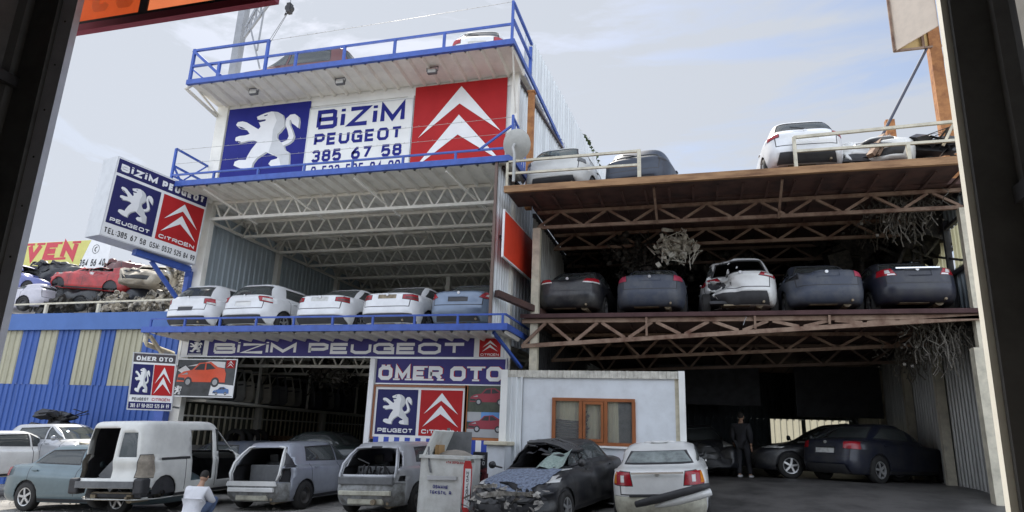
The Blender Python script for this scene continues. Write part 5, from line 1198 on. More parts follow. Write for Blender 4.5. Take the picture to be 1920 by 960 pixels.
# ------------------------------------------------------------------ ground floor of the white building: shelf with car doors, tyres, junk
t = thing('door_shelf', 'white steel shelf along the left ground floor wall', 'shelf', (XL + .5, 21, 1.0), worldspace=True)
zs = 2.32
mb = MB()
for y0, y1, dz in ((W + .3, 19.3, 0), (19.3, 22.3, -.02), (22.3, 26.0, -.04), (26.0, 30, -.06)):
    mb.box(XL + .1, XL + .95, y0, y1, zs + dz - .07, zs + dz); mb.bar((XL + .92, y1, zs + dz), (XL + .92, y1, 3.55), .07)
mb.build('shelf_rail', WHITE, t)
mb = MB(); mb.box(XL + .06, XL + .12, W + .2, 30, -1, 1.0); mb.build('base_board', CONC, t)
DOORM = [mat('door_grey', (.34, .34, .32), .5, var=.3), mat('door_black', (.06, .06, .065), .4, var=.3), mat('door_beige', (.5, .47, .4), .5, var=.3), mat('door_white', (.62, .62, .60), .4, var=.2), mat('door_darkblue', (.04, .05, .08), .4, var=.3)]
seq = [3, 1, 1, 0, 2, 0, 2, 1, 1, 2, 0, 1, 1, 4, 1, 0, 1, 4, 1, 1]
DLAB = ['white car door at the front end of the shelf', 'black car door on the shelf', 'grey car door on the shelf', 'beige car door on the shelf', 'dark blue car door on the shelf']
for i, k in enumerate(seq):
    y = W + .5 + i * .46; lean = .10 + .05 * math.sin(i * 2.1)
    kk = {3: 0, 1: 1, 0: 2, 2: 3, 4: 4}[k]
    d = thing('door_shell', DLAB[kk], 'car door', (XL + .50, y, zs), (rad(8 * math.sin(i * 1.7)), rad(-6), rad(30 + 10 * math.sin(i))), 'car doors standing on the shelf'); d['kind'] = 'thing'
    fd = lambda u_, v_, n_=0: Vector((u_ - .5, n_, v_))
    out_ = [(.02, .05), (.12, 0), (.92, 0), (1.0, .10), (1.0, .60), (.92, .66), (.06, .62), (.0, .5)]
    mb = MB(); mb.prism([(u_, v_ * 1.0) for u_, v_ in out_], fd, -.05, .05); mb.build('panel', DOORM[k], d, bevel=.015)
    mb = MB(); mb.bar(fd(.10, .60), fd(.34, 1.02), .05, .04, up=(0, 1, 0)); mb.bar(fd(.34, 1.02), fd(.90, 1.0), .05, .04, up=(0, 1, 0)); mb.bar(fd(.90, 1.0), fd(.95, .62), .05, .04, up=(0, 1, 0)); mb.build('window_frame', DOORM[k], d)
    mb = MB(); mb.box(.26, .42, -.075, -.05, .50, .54); mb.build('door_handle', PLAST, d)
def tyre_thing(x, y, z, label, rot=(0, 0, 0), group=None, r=.30):
    mb = MB(); mb.lathe([(r * .6, -.09), (r * .93, -.09), (r, -.05), (r, .05), (r * .93, .09), (r * .6, .09), (r * .55, 0), (r * .6, -.09)], (0, 0, r if rot == (0, 0, 0) else .09), 'y' if rot == (0, 0, 0) else 'z', 24)
    o = mb.build('tyre', RUBBER, None, smooth=True); o.location = (x, y, z); o.rotation_euler = rot if rot != (0, 0, 0) else (0, 0, .5)
    return tag(o, label, 'tyre', group)
for i in range(4):
    q = P(440 + i * 15, 822, 18.6 + i * .5); tyre_thing(q.x, q.y, q.z - .3, 'worn tyre standing in the row on the ledge behind the white van', group='tyres on the ledge')
mb = MB(); q = P(455, 835, 19); mb.box(q.x - 1.2, q.x + 1.2, 18.3, 20.8, -1, q.z - .05); one(mb, 'ledge', CONC, 'low concrete ledge carrying the row of tyres', 'ledge')
mb = MB(); q = P(470, 822, 21)
for i in range(9): mb.box(q.x + random.uniform(-.3, 1.8), q.x + random.uniform(1.9, 2.6), 21 + random.uniform(-.2, .2), 21.4, q.z - .5 + i * .07, q.z - .44 + i * .07)
one(mb, 'timber_pile', mat('brown_boards', (.16, .09, .045), .8, var=.4), 'pile of brown boards on the ground floor behind the silver hatchback', 'boards')

# ------------------------------------------------------------------ engines, gearboxes and wiring hung under the decks
def lump(seed, s, m, parts=14, fine=1.0):
    r = random.Random(seed); mb = MB()
    for i in range(parts):
        p = Vector((r.gauss(0, .26), r.gauss(0, .2), r.gauss(0, .26))) * s; k = r.random()
        if k < .4:
            a = Vector((r.uniform(.08, .28), r.uniform(.08, .24), r.uniform(.08, .28))) * s * fine; n0 = len(mb.v); mb.box(-a.x, a.x, -a.y, a.y, -a.z, a.z)
            R3 = Matrix.Rotation(r.uniform(-.6, .6), 3, 'Y') @ Matrix.Rotation(r.uniform(-.6, .6), 3, 'X'); mb.v[n0:] = [tuple(R3 @ Vector(v) + p) for v in mb.v[n0:]]
        elif k < .75:
            d = Vector((r.uniform(-1, 1), r.uniform(-.6, .6), r.uniform(-1, 1))).normalized() * r.uniform(.1, .3) * s; rr = r.uniform(.05, .16) * s * (fine + 1) / 2; mb.tube([p - d, p - d * .4, p + d * .3, p + d], [rr, rr * 1.15, rr, rr * .6], 10)
        else:
            pts = [p + Vector((r.gauss(0, .22), r.gauss(0, .2), r.gauss(0, .25))) * s for _ in range(4)]; mb.tube(pts, r.uniform(.015, .035) * s, 6)
    return mb
def hung(px, py, y, s, m, seed, label, group=None, name='engine'):
    mb = lump(seed, s, m, 58, .42); p = P(px, py, y); o = mb.build(name, m, None); o.location = p; md = o.modifiers.new('b', 'BEVEL'); md.width = .012 * s; md.segments = 1
    return tag(o, label, 'engine', group)
PALEAL = mat('pale_cast_aluminium', (.66, .63, .54), .6, col2=(.30, .27, .22), scale=7, bump=.5)
ENG = [*[(1030 + k * 27 + (k * 37) % 11, 478 + (k * 53) % 34, 'dark oily engine hung in the crowded row behind the deck cars', OILY, .85) for k in range(14)], (1253, 466, 'pale aluminium gearbox hung left of the other pale one', PALEAL, .62), (1276, 463, 'pale aluminium gearbox hung at the right end of the engine row', PALEAL, .66), (1162, 470, 'dark engine hung at the left end of the engine row', OILY, .75), (1190, 468, 'dark engine hung second from left in the engine row', OILY, .8), (1217, 470, 'dark engine hung left of the pale gearboxes', OILY, .75), (1232, 492, 'dark engine hung low below the pale gearboxes', OILY, .75), (1195, 500, 'dark engine lying low behind the slate sedan roof', OILY, .8)]
for i, (px, py, lb, m_, s) in enumerate(ENG): hung(px, py, (21.3 if i < 14 else 18.9 if m_ is OILY else 18.1) + .08 * (i % 2), s, m_, 30 + i, lb, 'engines hung under the upper deck')
t = thing('engine_rack', 'dark steel storage rack full of engines at the back of the car deck', 'rack', (1, 25.5, ZD), worldspace=True)
mb = MB()
for x in (-3.4, -1.2, 1.0, 3.2, 5.4):
    for y in (25, 26.4): mb.box(x - .05, x + .05, y - .05, y + .05, ZD, 6.9)
for z in (5.3, 6.1): mb.box(-3.5, 5.5, 24.95, 26.45, z, z + .06)
mb.build('frame', DARKST, t)
rr = random.Random(3)
for i in range(16):
    x = -3.2 + i * .56; z = 5.55 + .8 * (i % 2); mb = lump(90 + i, .62, OILY, 16); o = mb.build('engine', OILY if i % 4 else MIRR, None); o.location = (x, 25.6 + .2 * (i % 3), z); tag(o, 'greasy salvaged engine stored on the dark rack', 'engine', 'engines stored on the dark rack')
def wires(px, py, y, label, seed, s=1.0, n=110, drop=1.2):
    r = random.Random(seed); top = P(px, py, y); t = thing('wiring_loom', label, 'wiring', tuple(top), worldspace=False)
    mb = MB()
    for i in range(n):
        p = Vector((r.gauss(0, .42), r.gauss(0, .22), r.uniform(-.1, .1))) * s; L = r.uniform(.35, drop) * s * (1.15 - abs(p.x)); pts = [p]; q = p.copy()
        for k in range(7): q = q + Vector((r.gauss(0, .06), r.gauss(0, .05), -L / 7)); pts.append(q.copy())
        mb.tube(pts, r.uniform(.008, .016), 5)
    for i in range(60):
        q = Vector((r.gauss(0, .42) * s, r.gauss(0, .2) * s, -abs(r.gauss(.3, .38)) * s)); a = r.uniform(.012, .034); mb.box(q.x - a, q.x + a, q.y - a, q.y + a, q.z - a, q.z + a)
    mb.build('wires', mat('grey_wire', (.15, .135, .11), .7, col2=(.045, .04, .035), scale=5), t)
    return t
wires(1690, 372, 17.2, 'tangle of grey car wiring hanging under the upper right truss', 4, 1.0)
wires(1640, 405, 19.0, 'smaller tangle of dark wiring hanging behind the upper right truss', 5, .85, 40)
wires(1752, 602, 17.2, 'tangle of grey car wiring hanging under the lower right truss', 6, 1.0)
wires(1702, 640, 19.0, 'smaller tangle of dark wiring hanging behind the lower right truss', 8, .85, 40)
mb = MB(); a, b = P(1655, 358, 17.4), P(1775, 345, 18.2); mb.bar(a, b, .22, .10); mb.bar(a + Vector((0, 0, .14)), b + Vector((0, .2, .1)), .12, .06); one(mb, 'stored_panel', mat('grey_body_panel', (.30, .29, .27), .5, var=.3), 'grey bumper stored flat on the upper right truss', 'bumper')
for i, (px, py, y, lb) in enumerate(((1720, 440, 19, 'dark pile of parts beside the translucent panels on the car deck'), (1600, 470, 21, 'dark heap of parts behind the slate sedan with the empty lamp socket'), (1350, 478, 22, 'dark heap of parts behind the crumpled white hatchback'))):
    mb = lump(140 + i, 1.5, OILY, 40); o = mb.build('parts_heap', OILY, None); o.location = P(px, py, y); tag(o, lb, 'car parts')
for i, (px, py, y, lb) in enumerate(((632, 694, 20.5, 'pale dusty bumper brackets hung under the first deck ceiling'), (655, 702, 21.5, 'dark gearbox hung under the first deck ceiling'), (678, 698, 22.5, 'dark exhaust parts hung right under the first deck ceiling'), (600, 690, 19.6, 'small dark parts hung left under the first deck ceiling'))):
    hung(px, py, y, .8, OILY if i % 2 else MIRR, 160 + i, lb, 'parts hung under the first deck')
# thin loose cord hanging from the roof edge truss, and from the lower one
for px, py, lb in ((1376, 345, 'loose pale cord hanging from the upper truss'), (1398, 592, 'loose pale cord hanging from the lower truss')):
    mb = MB(); p = P(px, py, 16.4); mb.tube([p + Vector((0, 0, .35 if py < 400 else -.02)), p + Vector((.02, 0, .1 if py < 400 else -.03)), p + Vector((0, 0, 0 if py < 400 else -.06)), p + Vector((-.03, 0, -.12)), p + Vector((-.06, 0, -.22))], .007, 6); one(mb, 'cord', SGREY, lb, 'cord')
# distant tree peeping past the parapet
tx = P(1092, 292, 36)
t = thing('tree', 'green tree top showing behind the far end of the white parapet', 'tree', (tx.x, 36, 0))
mb = MB(); mb.tube([(0, 0, 0), (.1, 0, 6), (.0, .1, 12)], [.28, .2, .08], 9); mb.build('trunk', mat('bark', (.10, .075, .05), .9), t)
mb = MB(); r = random.Random(12)
for i in range(1500):
    c = Vector((r.gauss(0, 1), r.gauss(0, 1), r.gauss(0, 1))).normalized() * r.random() ** .4; c = Vector((c.x * .75 * (1 + .3 * math.sin(i % 7)) - (c.z) * .55, c.y * .9, c.z * 1.9)) + Vector((0, 0, tx.z)); a = Vector((r.uniform(-1, 1), r.uniform(-1, 1), r.uniform(-1, 1))).normalized() * .14; b = a.cross(Vector((r.uniform(-1, 1), r.uniform(-1, 1), 1))).normalized() * .09
    mb.add([c - a, c + b, c + a, c - b], [(0, 1, 2, 3)])
mb.build('crown', mat('leaf_green', (.06, .10, .035), .6, var=.5, scale=1), t)
# ------------------------------------------------------------------ cars
def up_y(deg=0): return (0, 0, rad(90 + deg))
def deck_car(pxc, y, z, *a, yaw=0, L=None, tilt=(0, 0), **k):
    x = P(pxc, 560 if z < 6 else 290, y).x; kind = k.get('kind'); L = L or KINDS[kind]['L']
    return make_car(a[0], a[1], kind, k.pop('pm'), (x + math.sin(rad(yaw)) * -L / 2 * 0, y + L / 2, z), (tilt[0], tilt[1], rad(90 + yaw)), **{q: v for q, v in k.items() if q != 'kind'})
LC4 = [(.56, .84), (.84, .80), (.92, .88), (.92, .98), (.48, .985)]
gD1 = 'white cars in the row on the white building deck'
deck_car(354, 15.75, Z1, 'hatchback_car', 'white hatchback with dark plate at the left end of the white building deck', kind='hatch', pm=PW, lamps=[[(.60, .82), (.84, .78), (.93, .84), (.93, 1.0), (.60, .95)]], group=gD1, yaw=-3, plate=BLACKV, platez=.66, valance_w=.75, seed=1, extra_lamps=[([(.66, .80), (.84, .79), (.84, .84), (.66, .86)], LAMPC)])
deck_car(462, 15.7, Z1, 'hatchback_car', 'white hatchback with wide black rear window second from left on the white deck', kind='hatch', pm=PW, lamps=[LC4], group=gD1, yaw=-4, rw=[(-.66, 1.06), (.66, 1.06), (.54, 1.32), (-.54, 1.32)], plate=PWD, seed=2, dims=dict(H=1.45), extra_lamps=[([(.62, .86), (.82, .83), (.84, .92), (.62, .93)], LAMPC)], valance_w=.72)
deck_car(601, 15.9, Z1, 'sedan_car', 'white sedan with dark lamp inserts in the middle of the white deck row', kind='sedan', pm=PW, lamps=[[(.50, .84), (.93, .80), (.93, .98), (.50, .94)]], group=gD1, yaw=-2, plate=PLATE, platez=.90, valance_w=.8, seed=3, extra_lamps=[([(.56, .86), (.84, .84), (.84, .91), (.56, .90)], PMAROON)])
deck_car(728, 15.8, Z1, 'sedan_car', 'white sedan with two round tailpipes beside the grey blue sedan on the deck', kind='sedan', pm=PW, lamps=[[(.46, .84), (.93, .80), (.93, .98), (.46, .95)]], group=gD1, yaw=-2, plate=EXH, platez=.91, valance_w=.8, seed=4, extra_lamps=[([(.52, .86), (.84, .84), (.84, .91), (.52, .90)], PMAROON)])
deck_car(857, 15.75, Z1, 'sedan_car', 'grey blue sedan at the right end of the white building deck', kind='sedan', pm=PGB, lamps=[[(.56, .84), (.72, .80), (.93, .84), (.93, 1.02), (.74, 1.02)]], yaw=0, plate=BLACKV, platez=.78, valance=.36, seed=5, extra_lamps=[([(.70, .86), (.84, .86), (.84, .92), (.74, .92)], LAMPC)])
# rusty building, car deck
gD2 = 'damaged cars in the row on the rusty deck'
deck_car(1070, 16.45, ZD + .0, 'sedan_car', 'black sedan with round red double lamps at the left end of the rusty deck', kind='sedan', pm=PBLACK, lamps=[[(.40, .86), (.93, .84), (.93, 1.0), (.52, 1.02)]], group=gD2, yaw=-3, plate=None, valance=None, seed=6, crush=[((-2.3, 0, 1.3), 1.0, (0, 0, -.10), .05, 3)], extra_lamps=[([(.40, .845), (.93, .825), (.93, .86), (.42, .88)], LAMPC)])
deck_car(1218, 16.45, ZD + .0, 'sedan_car', 'dusty slate sedan with tall square red lamps below the hung engines', kind='sedan', pm=PSLATE, lamps=[[(.58, .84), (.93, .84), (.93, 1.06), (.60, 1.06)]], group=gD2, yaw=0, plate=PSLATE, platez=.92, valance=None, seed=7, lamp_mat=mat('dull_crimson_lens', (.40, .04, .08), .4), chrome=None)
deck_car(1385, 16.45, ZD + .0, 'hatchback_car', 'crumpled white hatchback with smashed left rear corner on the rusty deck', kind='hatch', pm=PWD, lamps=[[(.42, .93), (.93, .84), (.93, .98), (.50, 1.02)]], group=gD2, yaw=2, dims=dict(W=1.80, H=1.50), plate=None, valance=.52, valance_w=.66, seed=8, open_=('rear_window',), crush=[((-1.85, .85, .70), 1.0, (.40, -.26, .04), .34, 3.2), ((-1.7, .65, 1.3), .7, (.10, -.18, -.08), .22, 4)], extra_lamps=[([(.55, .93), (.75, .90), (.75, .95), (.55, .97)], LAMPC)])
deck_car(1549, 16.45, ZD + .0, 'sedan_car', 'dusty slate sedan with an empty left lamp socket on the rusty deck', kind='sedan', pm=PSLATE, lamps=[[(.60, .84), (.93, .84), (.93, 1.06), (.60, 1.06)]], group=gD2, yaw=2, noleft=True, plate=PSLATE, platez=.92, valance=None, seed=9, crush=[((-2.1, .8, .95), .7, (.12, -.06, -.06), .10, 4)], lamp_mat=MATS['dull_crimson_lens'])
deck_car(1722, 16.45, ZD + .0, 'sedan_car', 'dark navy sedan with chrome strip at the right end of the rusty deck', kind='sedan', pm=PNAVY, lamps=[[(.44, .82), (.93, .82), (.93, .97), (.54, 1.0)]], group=gD2, yaw=2, plate=PNAVY, platez=.88, valance=None, chrome=.985, seed=10, extra_lamps=[([(.46, .825), (.62, .825), (.62, .86), (.48, .86)], SWHITE), ([(.56, .88), (.66, .87), (.66, .95), (.58, .96)], LAMPC)])
# rusty roof
deck_car(1508, E + .12, ZR, 'hatchback_car', 'white hatchback seen from the rear on the rusty roof', kind='hatch', pm=PW, lamps=[[(.58, .88), (.93, .82), (.93, 1.0), (.58, .97)]], yaw=2, plate=PWD, platez=.80, valance=.46, valance_w=.66, noright=False, seed=11, rw=[(-.62, 1.10), (.62, 1.10), (.52, 1.36), (-.52, 1.36)])
x = P(1655, 285, E + .3).x
make_car('sedan_car', 'white crashed sedan facing out from the rusty roof beside the white hatchback', 'sedan', PWD, (x, E + .3 + 2.2, ZR - .02), (rad(-3), rad(-1), rad(-93)), front=True, seed=12, crush=[((2.2, -.5, .5), .8, (-.35, .1, .0), .18, 4), ((2.1, .2, .75), .6, (-.05, 0, .06), .06, 4)], open_=('windscreen',), exhaust=False)
deck_car(1052, E + .45, ZR - .05, 'hatchback_car', 'pale silver hatchback without tail lamps behind the left roof rail', kind='hatch', pm=paint('pale_silver_car_paint', (.58, .58, .55), .12), lamps=[[(.64, .86), (.93, .82), (.93, 1.0), (.66, .98)]], lamp_mat=GREYPL, yaw=-6, plate=None, seed=13, glass=GLASSG)
deck_car(1213, E + .9, ZR - .01, 'hatchback_car', 'dark slate hatchback body without rear lamps on the rusty roof', kind='hatch', pm=paint('dark_slate_blue_car_paint', (.028, .038, .06), .25, coat=.15, rough=.45), lamps=[[(.64, .90), (.82, .88), (.82, 1.0), (.66, 1.0)]], lamp_mat=BLACKV, yaw=-10, plate=None, rw=[(-.62, 1.02), (.62, 1.02), (.56, 1.06), (-.56, 1.06)], seed=14, badge=False, dims=dict(H=1.40))
mb = lump(210, 1.3, PLAST, 26); o = mb.build('parts_heap', PBLACK, None); o.location = P(1752, 278, E + .9); o.scale = (1, .8, .38); tag(o, 'low heap of black body parts at the right end of the rusty roof', 'car parts')
# white building roof
p = P(588, 110, 17.0)
make_car('estate_car', 'dark red estate car parked sideways on the white building roof', 'hatch', PMAROON, (p.x - .55, 17.2, Z3 - .02), (0, 0, rad(184)), dims=dict(L=4.7, H=1.66), seed=16, badge=False, exhaust=False)
p = P(878, 65, 16.1)
make_car('hatchback_car', 'white hatchback on the white building roof near the parapet', 'hatch', PWD, (p.x, 16.1 + 2.14, Z3 - .02), (0, 0, rad(97)), seed=17, badge=False, exhaust=False, dims=dict(H=1.5))
# ------------------------------------------------------------------ cars in the yard
def yard_car(px, py, rz, *a, off=0, **k):
    """px, py: where the middle of the nearer end touches the ground; off: from there to the middle of the car"""
    g = PG(px, py); c, s = math.cos(rad(rz)), math.sin(rad(rz)); x, y = g.x + c * off, g.y + s * off
    return make_car(a[0], a[1], a[2], a[3], (x, y, ground_z(x, y)), ground_tilt(rad(rz), x, y), **k)
def at_car(px, y, rz, *a, **k):
    x = P(px, 870, y).x
    if k.pop('rear', 0):                               # px, y name the rear bumper instead of the middle
        Lh = k.get('dims', {}).get('L', KINDS[a[2]]['L']) / 2; x += Lh * math.cos(rad(rz)); y += Lh * math.sin(rad(rz))
    return make_car(a[0], a[1], a[2], a[3], (x, y, ground_z(x, y) + k.pop('dz', 0)), ground_tilt(rad(rz), x, y), **k)
at_car(203, 13.6, -2, 'sedan_car', 'grey green sedan parked sideways at the left edge of the yard', 'sedan', PTEAL, seed=21, mirrors=True, lamps=[[(.50, .80), (.93, .78), (.93, .98), (.50, .96)]], dims=dict(L=4.75, H=1.47), wr=.325)
at_car(120, 17.0, -4, 'hatchback_car', 'silver hatchback nosing right behind the grey green sedan', 'hatch', PSIL, seed=22, mirrors=True, front=True, dz=.55, crush=[((2.0, -.6, .8), .9, (-.12, 0, .03), .10, 3)])
at_car(20, 16.0, 80, 'hatchback_car', 'white hatchback with black open tailgate at the left edge behind the sedan', 'hatch', PWD, seed=23, dz=.35, open_=('rear_window',), lamps=[[(.60, .84), (.93, .80), (.93, 1.0), (.60, .96)]], lamp_mat=BLACKV, plate=None)
mb = MB(); q = P(118, 778, 18.6); gz = ground_z(q.x, 18.6)
for k in range(7):
    sub = lump(201 + k, 1.0, PLAST, 22); zc = gz + .15 + (q.z - gz) * k / 6.6; mb.add([(a * (1.9 - .1 * k), b, zc + c * .5) for a, b, c in sub.v], sub.f)
mb.v = [(a + q.x, b + 18.6, c) for a, b, c in mb.v]; one(mb, 'bumper_pile', PLAST, 'pile of black plastic parts against the blue wall behind the silver hatchback', 'car parts', kind='thing')
sx0 = P(203, 870, 13.6).x
mb = lump(202, .8, MIRR, 16); o = mb.build('rag_heap', mat('pale_sacking', (.62, .58, .48), .9, var=.3), None); o.location = (sx0 - .75, 13.9, ground_z(sx0, 13.6) + 1.44); o.scale = (.9, .8, .18); tag(o, 'pale rag heap lying on the roof of the grey green sedan', 'rags')
# white van: one back door gone, no side door, on a jack
g = P(250, 940, 12.6); vx, vy = P(312, 880, 13.6).x, 13.6 + .35
van = make_car('panel_van', 'white panel van with missing rear door and side door being stripped', 'van', PWV, (vx, vy, ground_z(vx, vy) + .16), ground_tilt(rad(92), vx, vy), cat='van', seed=24, lamps=[[(.66, .68), (.84, .66), (.88, .68), (.88, 1.12), (.70, 1.12)]], lamp_mat=PCREAM, plate=None, valance=None, seam=False, wheels=(1, 0, 1, 1), wstyle='steel', badge=False, handles=False, open_=('windscreen',), exhaust=True, wr=.32,
    holes=[('rear', 1, [(-.10, .66), (.76, .66), (.77, 1.10), (.66, 1.68), (-.10, 1.68)]), ('rear', 1, [(-.86, .1), (.86, .1), (.86, .46), (-.86, .46)]), ('side', -1, [(-.55, .52), (.18, .52), (.20, 1.62), (-.55, 1.62)]), ('side', -1, [(.36, .48), (1.02, .48), (1.10, 1.14), (.42, 1.58)]), ('side', 1, [(.66, .98), (1.10, 1.0), (1.02, 1.18), (.62, 1.60)])],
    panes=[('rear', 1, [(-.64, 1.08), (-.22, 1.08), (-.22, 1.58), (-.56, 1.58)], 'rear_window')], skins=[('side', -1, [(-1.5, 1.0), (-.62, 1.0), (-.62, 1.05), (-1.5, 1.05)], 'door_rail', PLAST)])
mb = MB()
R_ = -2.07
mb.box(R_ - .03, R_ + .12, -.72, .72, .47, .60); mb.build('sill_beam', GREYPL, van)
for yy in (-.80, .80):
    mb = MB(); mb.box(R_ - .02, R_ + .22, yy - .14, yy + .10, .34, .66); mb.build('bumper_corner', PLAST, van, bevel=.04)
mb = MB(); mb.tube([(R_ + .35, -.6, .30), (R_ + .35, .6, .30)], .06, 8); mb.bar((R_ + .2, -.45, .28), (R_ + .95, -.5, .30), .12, .08); mb.bar((R_ + .2, .45, .28), (R_ + .95, .5, .30), .12, .08); mb.build('rear_axle', EXH, van)
mb = MB(); mb.lathe([(0, -.10), (.34, -.10), (.34, .10), (0, .10)], (R_ + .42, .15, .70), 'x', 4); mb.box(R_ + .3, R_ + .9, -.5, .5, .62, .66); mb.build('load_floor', GREYPL, van)

# ---- jack and lever under the van
j = PG(262, 946); t = thing('trolley_jack', 'rusty trolley jack holding up the rear of the white van', 'jack', (j.x, j.y, ground_z(j.x, j.y)))
mb = MB(); mb.bar((-.25, .3, .06), (.35, .3, .06), .06); mb.bar((-.25, .55, .06), (.35, .55, .06), .06); mb.bar((-.2, .42, .08), (.3, .42, .42), .10); mb.build('frame', RUST, t)
mb = MB(); mb.tube([(-.10, .42, .10), (-.62, -.1, .95)], .018, 8); mb.build('lever', RUST, t)
for xx in (-.22, .32):
    mb = MB(); mb.lathe([(0, -.03), (.06, -.03), (.06, .03), (0, .03)], (xx, .42, .06), 'y', 12); mb.build('wheel', DARKST, t)
# silver hatchbacks without tailgates
h1 = at_car(478, 13.7, 88, 'hatchback_car', 'silver hatchback stripped of tailgate and bumper next to the white van', 'hatch', PSILB, seed=25, rear=1, open_=('tailgate', 'windscreen'), noleft=True, noright=True, lamps=[[(.66, .66), (.93, .62), (.93, .92), (.70, .92)]], seats=True, wstyle='steel', valance=None, mirrors=False, dims=dict(H=1.50), skins=[('rear', 1, [(-.80, .18), (.80, .18), (.84, .62), (-.84, .62)], 'bare_rear_panel', mat('bare_silver_metal', (.30, .31, .31), .55, col2=(.12, .115, .105), scale=6)), ('side', -1, [(-1.95, .94), (-1.62, .96), (-1.72, 1.26)], 'quarter_opening', BLACKV)])
h2 = at_car(690, 13.4, 88, 'hatchback_car', 'grey hatchback without tailgate beside the white container', 'hatch', PSIL, seed=26, rear=1, open_=('windscreen',), seats=True, wstyle='steel', valance=None, plate=None, badge=False, seam=False, noleft=True, noright=True, lamps=[[(.70, .72), (.93, .70), (.93, .80), (.72, .80)]], rw=[(-.10, 1.36), (.10, 1.36), (.1, 1.38), (-.1, 1.38)], dims=dict(H=1.49, W=1.72),
    skins=[('rear', 1, [(-.80, .18), (.80, .18), (.80, .66), (-.80, .66)], 'bare_rear_panel', MATS['bare_silver_metal'])],
    holes=[('rear', 1, [(-.62, .84), (.62, .84), (.68, .98), (.62, 1.20), (.48, 1.38), (-.48, 1.38), (-.62, 1.20), (-.68, .98)])])
for c_, H_, m_ in ((h1, 1.50, PWD), (h2, 1.49, PSIL)):
    pts = [(.03, .62, .66), (.05, .67, .82), (.14, .645, 1.05), (.30, .57, 1.24), (.45, .50, H_ - .13), (.47, .25, H_ - .105), (.47, 0, H_ - .10)]
    pts = [Vector((-2.14 + a + .03, b - .01, c)) for a, b, c in pts]; loop = pts + [Vector((q.x, -q.y, q.z)) for q in pts[:-1][::-1]]
    mb = MB(); mb.tube(loop, .028, 7); mb.tube([q + Vector((.07, 0, -.02)) for q in loop], .02, 7); mb.build('tailgate_frame', m_, c_, smooth=True)
    mb = MB(); mb.box(-1.5, -1.44, -.56, .56, .45, .98); mb.build('rear_seatback', GREYPL, c_, bevel=.03)
PRIMER = mat('cream_primer_metal', (.55, .54, .44), .6, col2=(.32, .30, .24), scale=4)
for c_, L_ in ((h1, 4.28), (h2, 4.28)):
    R_ = -L_ / 2
    mb = MB(); mb.box(R_ - .045, R_ + .03, -.60, .60, .43, .52); mb.build('bumper_beam', PRIMER if c_ is h2 else PWD, c_, bevel=.012)
    mb = MB(); mb.box(R_ + .02, R_ + .12, -.42, .42, .24, .43); mb.build('spare_well', PRIMER, c_, bevel=.03)
mb = MB(); mb.prism([(-.66, .56), (.66, .56), (.62, .66), (-.62, .66)], lambda u_, v_, n_=0: Vector((-2.14 - n_, u_, v_)), -.02, .03); mb.build('rear_panel', PWD, h1)
mb = MB(); mb.box(-2.16, -2.02, -.64, .64, .64, .80); mb.build('rear_panel', GREYPL, h2, bevel=.02)
mb = MB(); mb.tube([(-2.20, -.22, .30), (-1.9, -.22, .30)], .055, 12); mb.build('tailpipe', EXH, h2)
mb = MB()
r = random.Random(9)
for i in range(34): p = Vector((-1.8 + r.random() * .5, r.uniform(-.5, .5), .80)); mb.bar(p, p + Vector((r.uniform(-.1, .1), r.uniform(-.12, .12), r.uniform(.05, .22))), .03)
o = mb.build('trim_scraps', PLAST, h2)
# black wreck
HOODM = mat('blue_grey_hood_felt', (.21, .25, .33), .9, col2=(.06, .07, .10), scale=18, bump=.5)
wk = at_car(1046, 14.3, -103, 'wrecked_car', 'crushed black sedan with blue grey hood lining and caved roof facing out', 'sedan', PBLACK, seed=27, front=True, mirrors=True, exhaust=False, open_=('windscreen',), seats=False, dims=dict(H=1.50),
    crush=[((2.2, 0, .6), 1.0, (-.10, 0, -.06), .20, 3.0), ((2.2, .7, .7), .7, (-.18, -.05, -.05), .16, 5), ((-.1, .5, 1.46), .9, (-.05, -.05, -.17), .16, 3.0), ((.2, -.3, 1.45), .8, (0, 0, -.02), .10, 5), ((-.4, .9, .9), .9, (0, -.08, 0), .12, 4)],
    skins=[('top', 1, [(.98, -.60), (1.72, -.68), (1.98, -.35), (1.96, .30), (1.70, .66), (.98, .62)], 'hood_lining', HOODM)])
mb = MB(); r = random.Random(5)
def shred(mb, x0, x1, y0, y1, z0, z1, n, s, r):
    for i in range(n):
        p = Vector((r.uniform(x0, x1), r.uniform(y0, y1), r.uniform(z0, z1))); a = Vector((r.gauss(0, 1), r.gauss(0, 1.4), r.gauss(0, .7))).normalized() * s * r.uniform(.4, 1.2); b = a.cross(Vector((r.gauss(0, 1), r.gauss(0, 1), 1))).normalized() * s * .4
        mb.add([p - a - b, p + a - b * .6, p + a * .7 + b, p - a * .6 + b], [(0, 1, 2, 3)])
shred(mb, 1.95, 2.35, -.8, .8, .25, .68, 60, .10, r); mb.build('torn_bumper', PLAST, wk)
mb = MB(); shred(mb, 1.95, 2.32, -.8, .8, .32, .80, 60, .085, r); mb.bar((1.98, -.75, .74), (2.08, -.2, .78), .03, .06); mb.bar((2.12, -.6, .60), (2.2, -.05, .66), .03, .09); mb.bar((2.2, -.05, .66), (2.1, .65, .62), .03, .07); mb.build('bent_front_beam', MIRR, wk)
mb = MB()
for k in range(8): xx = .12 - k * .09; mb.tube([(xx + .05, -.50, 1.45 + .02 * math.sin(k)), (xx, -.1, 1.44 + .03 * math.sin(k * 2)), (xx + .08, .25, 1.36 + .02 * math.sin(k * 3)), (xx + .14, .52, 1.24)], .03, 6)
mb.build('torn_roof_strips', PBLACK, wk)
mb = MB(); vsx = []
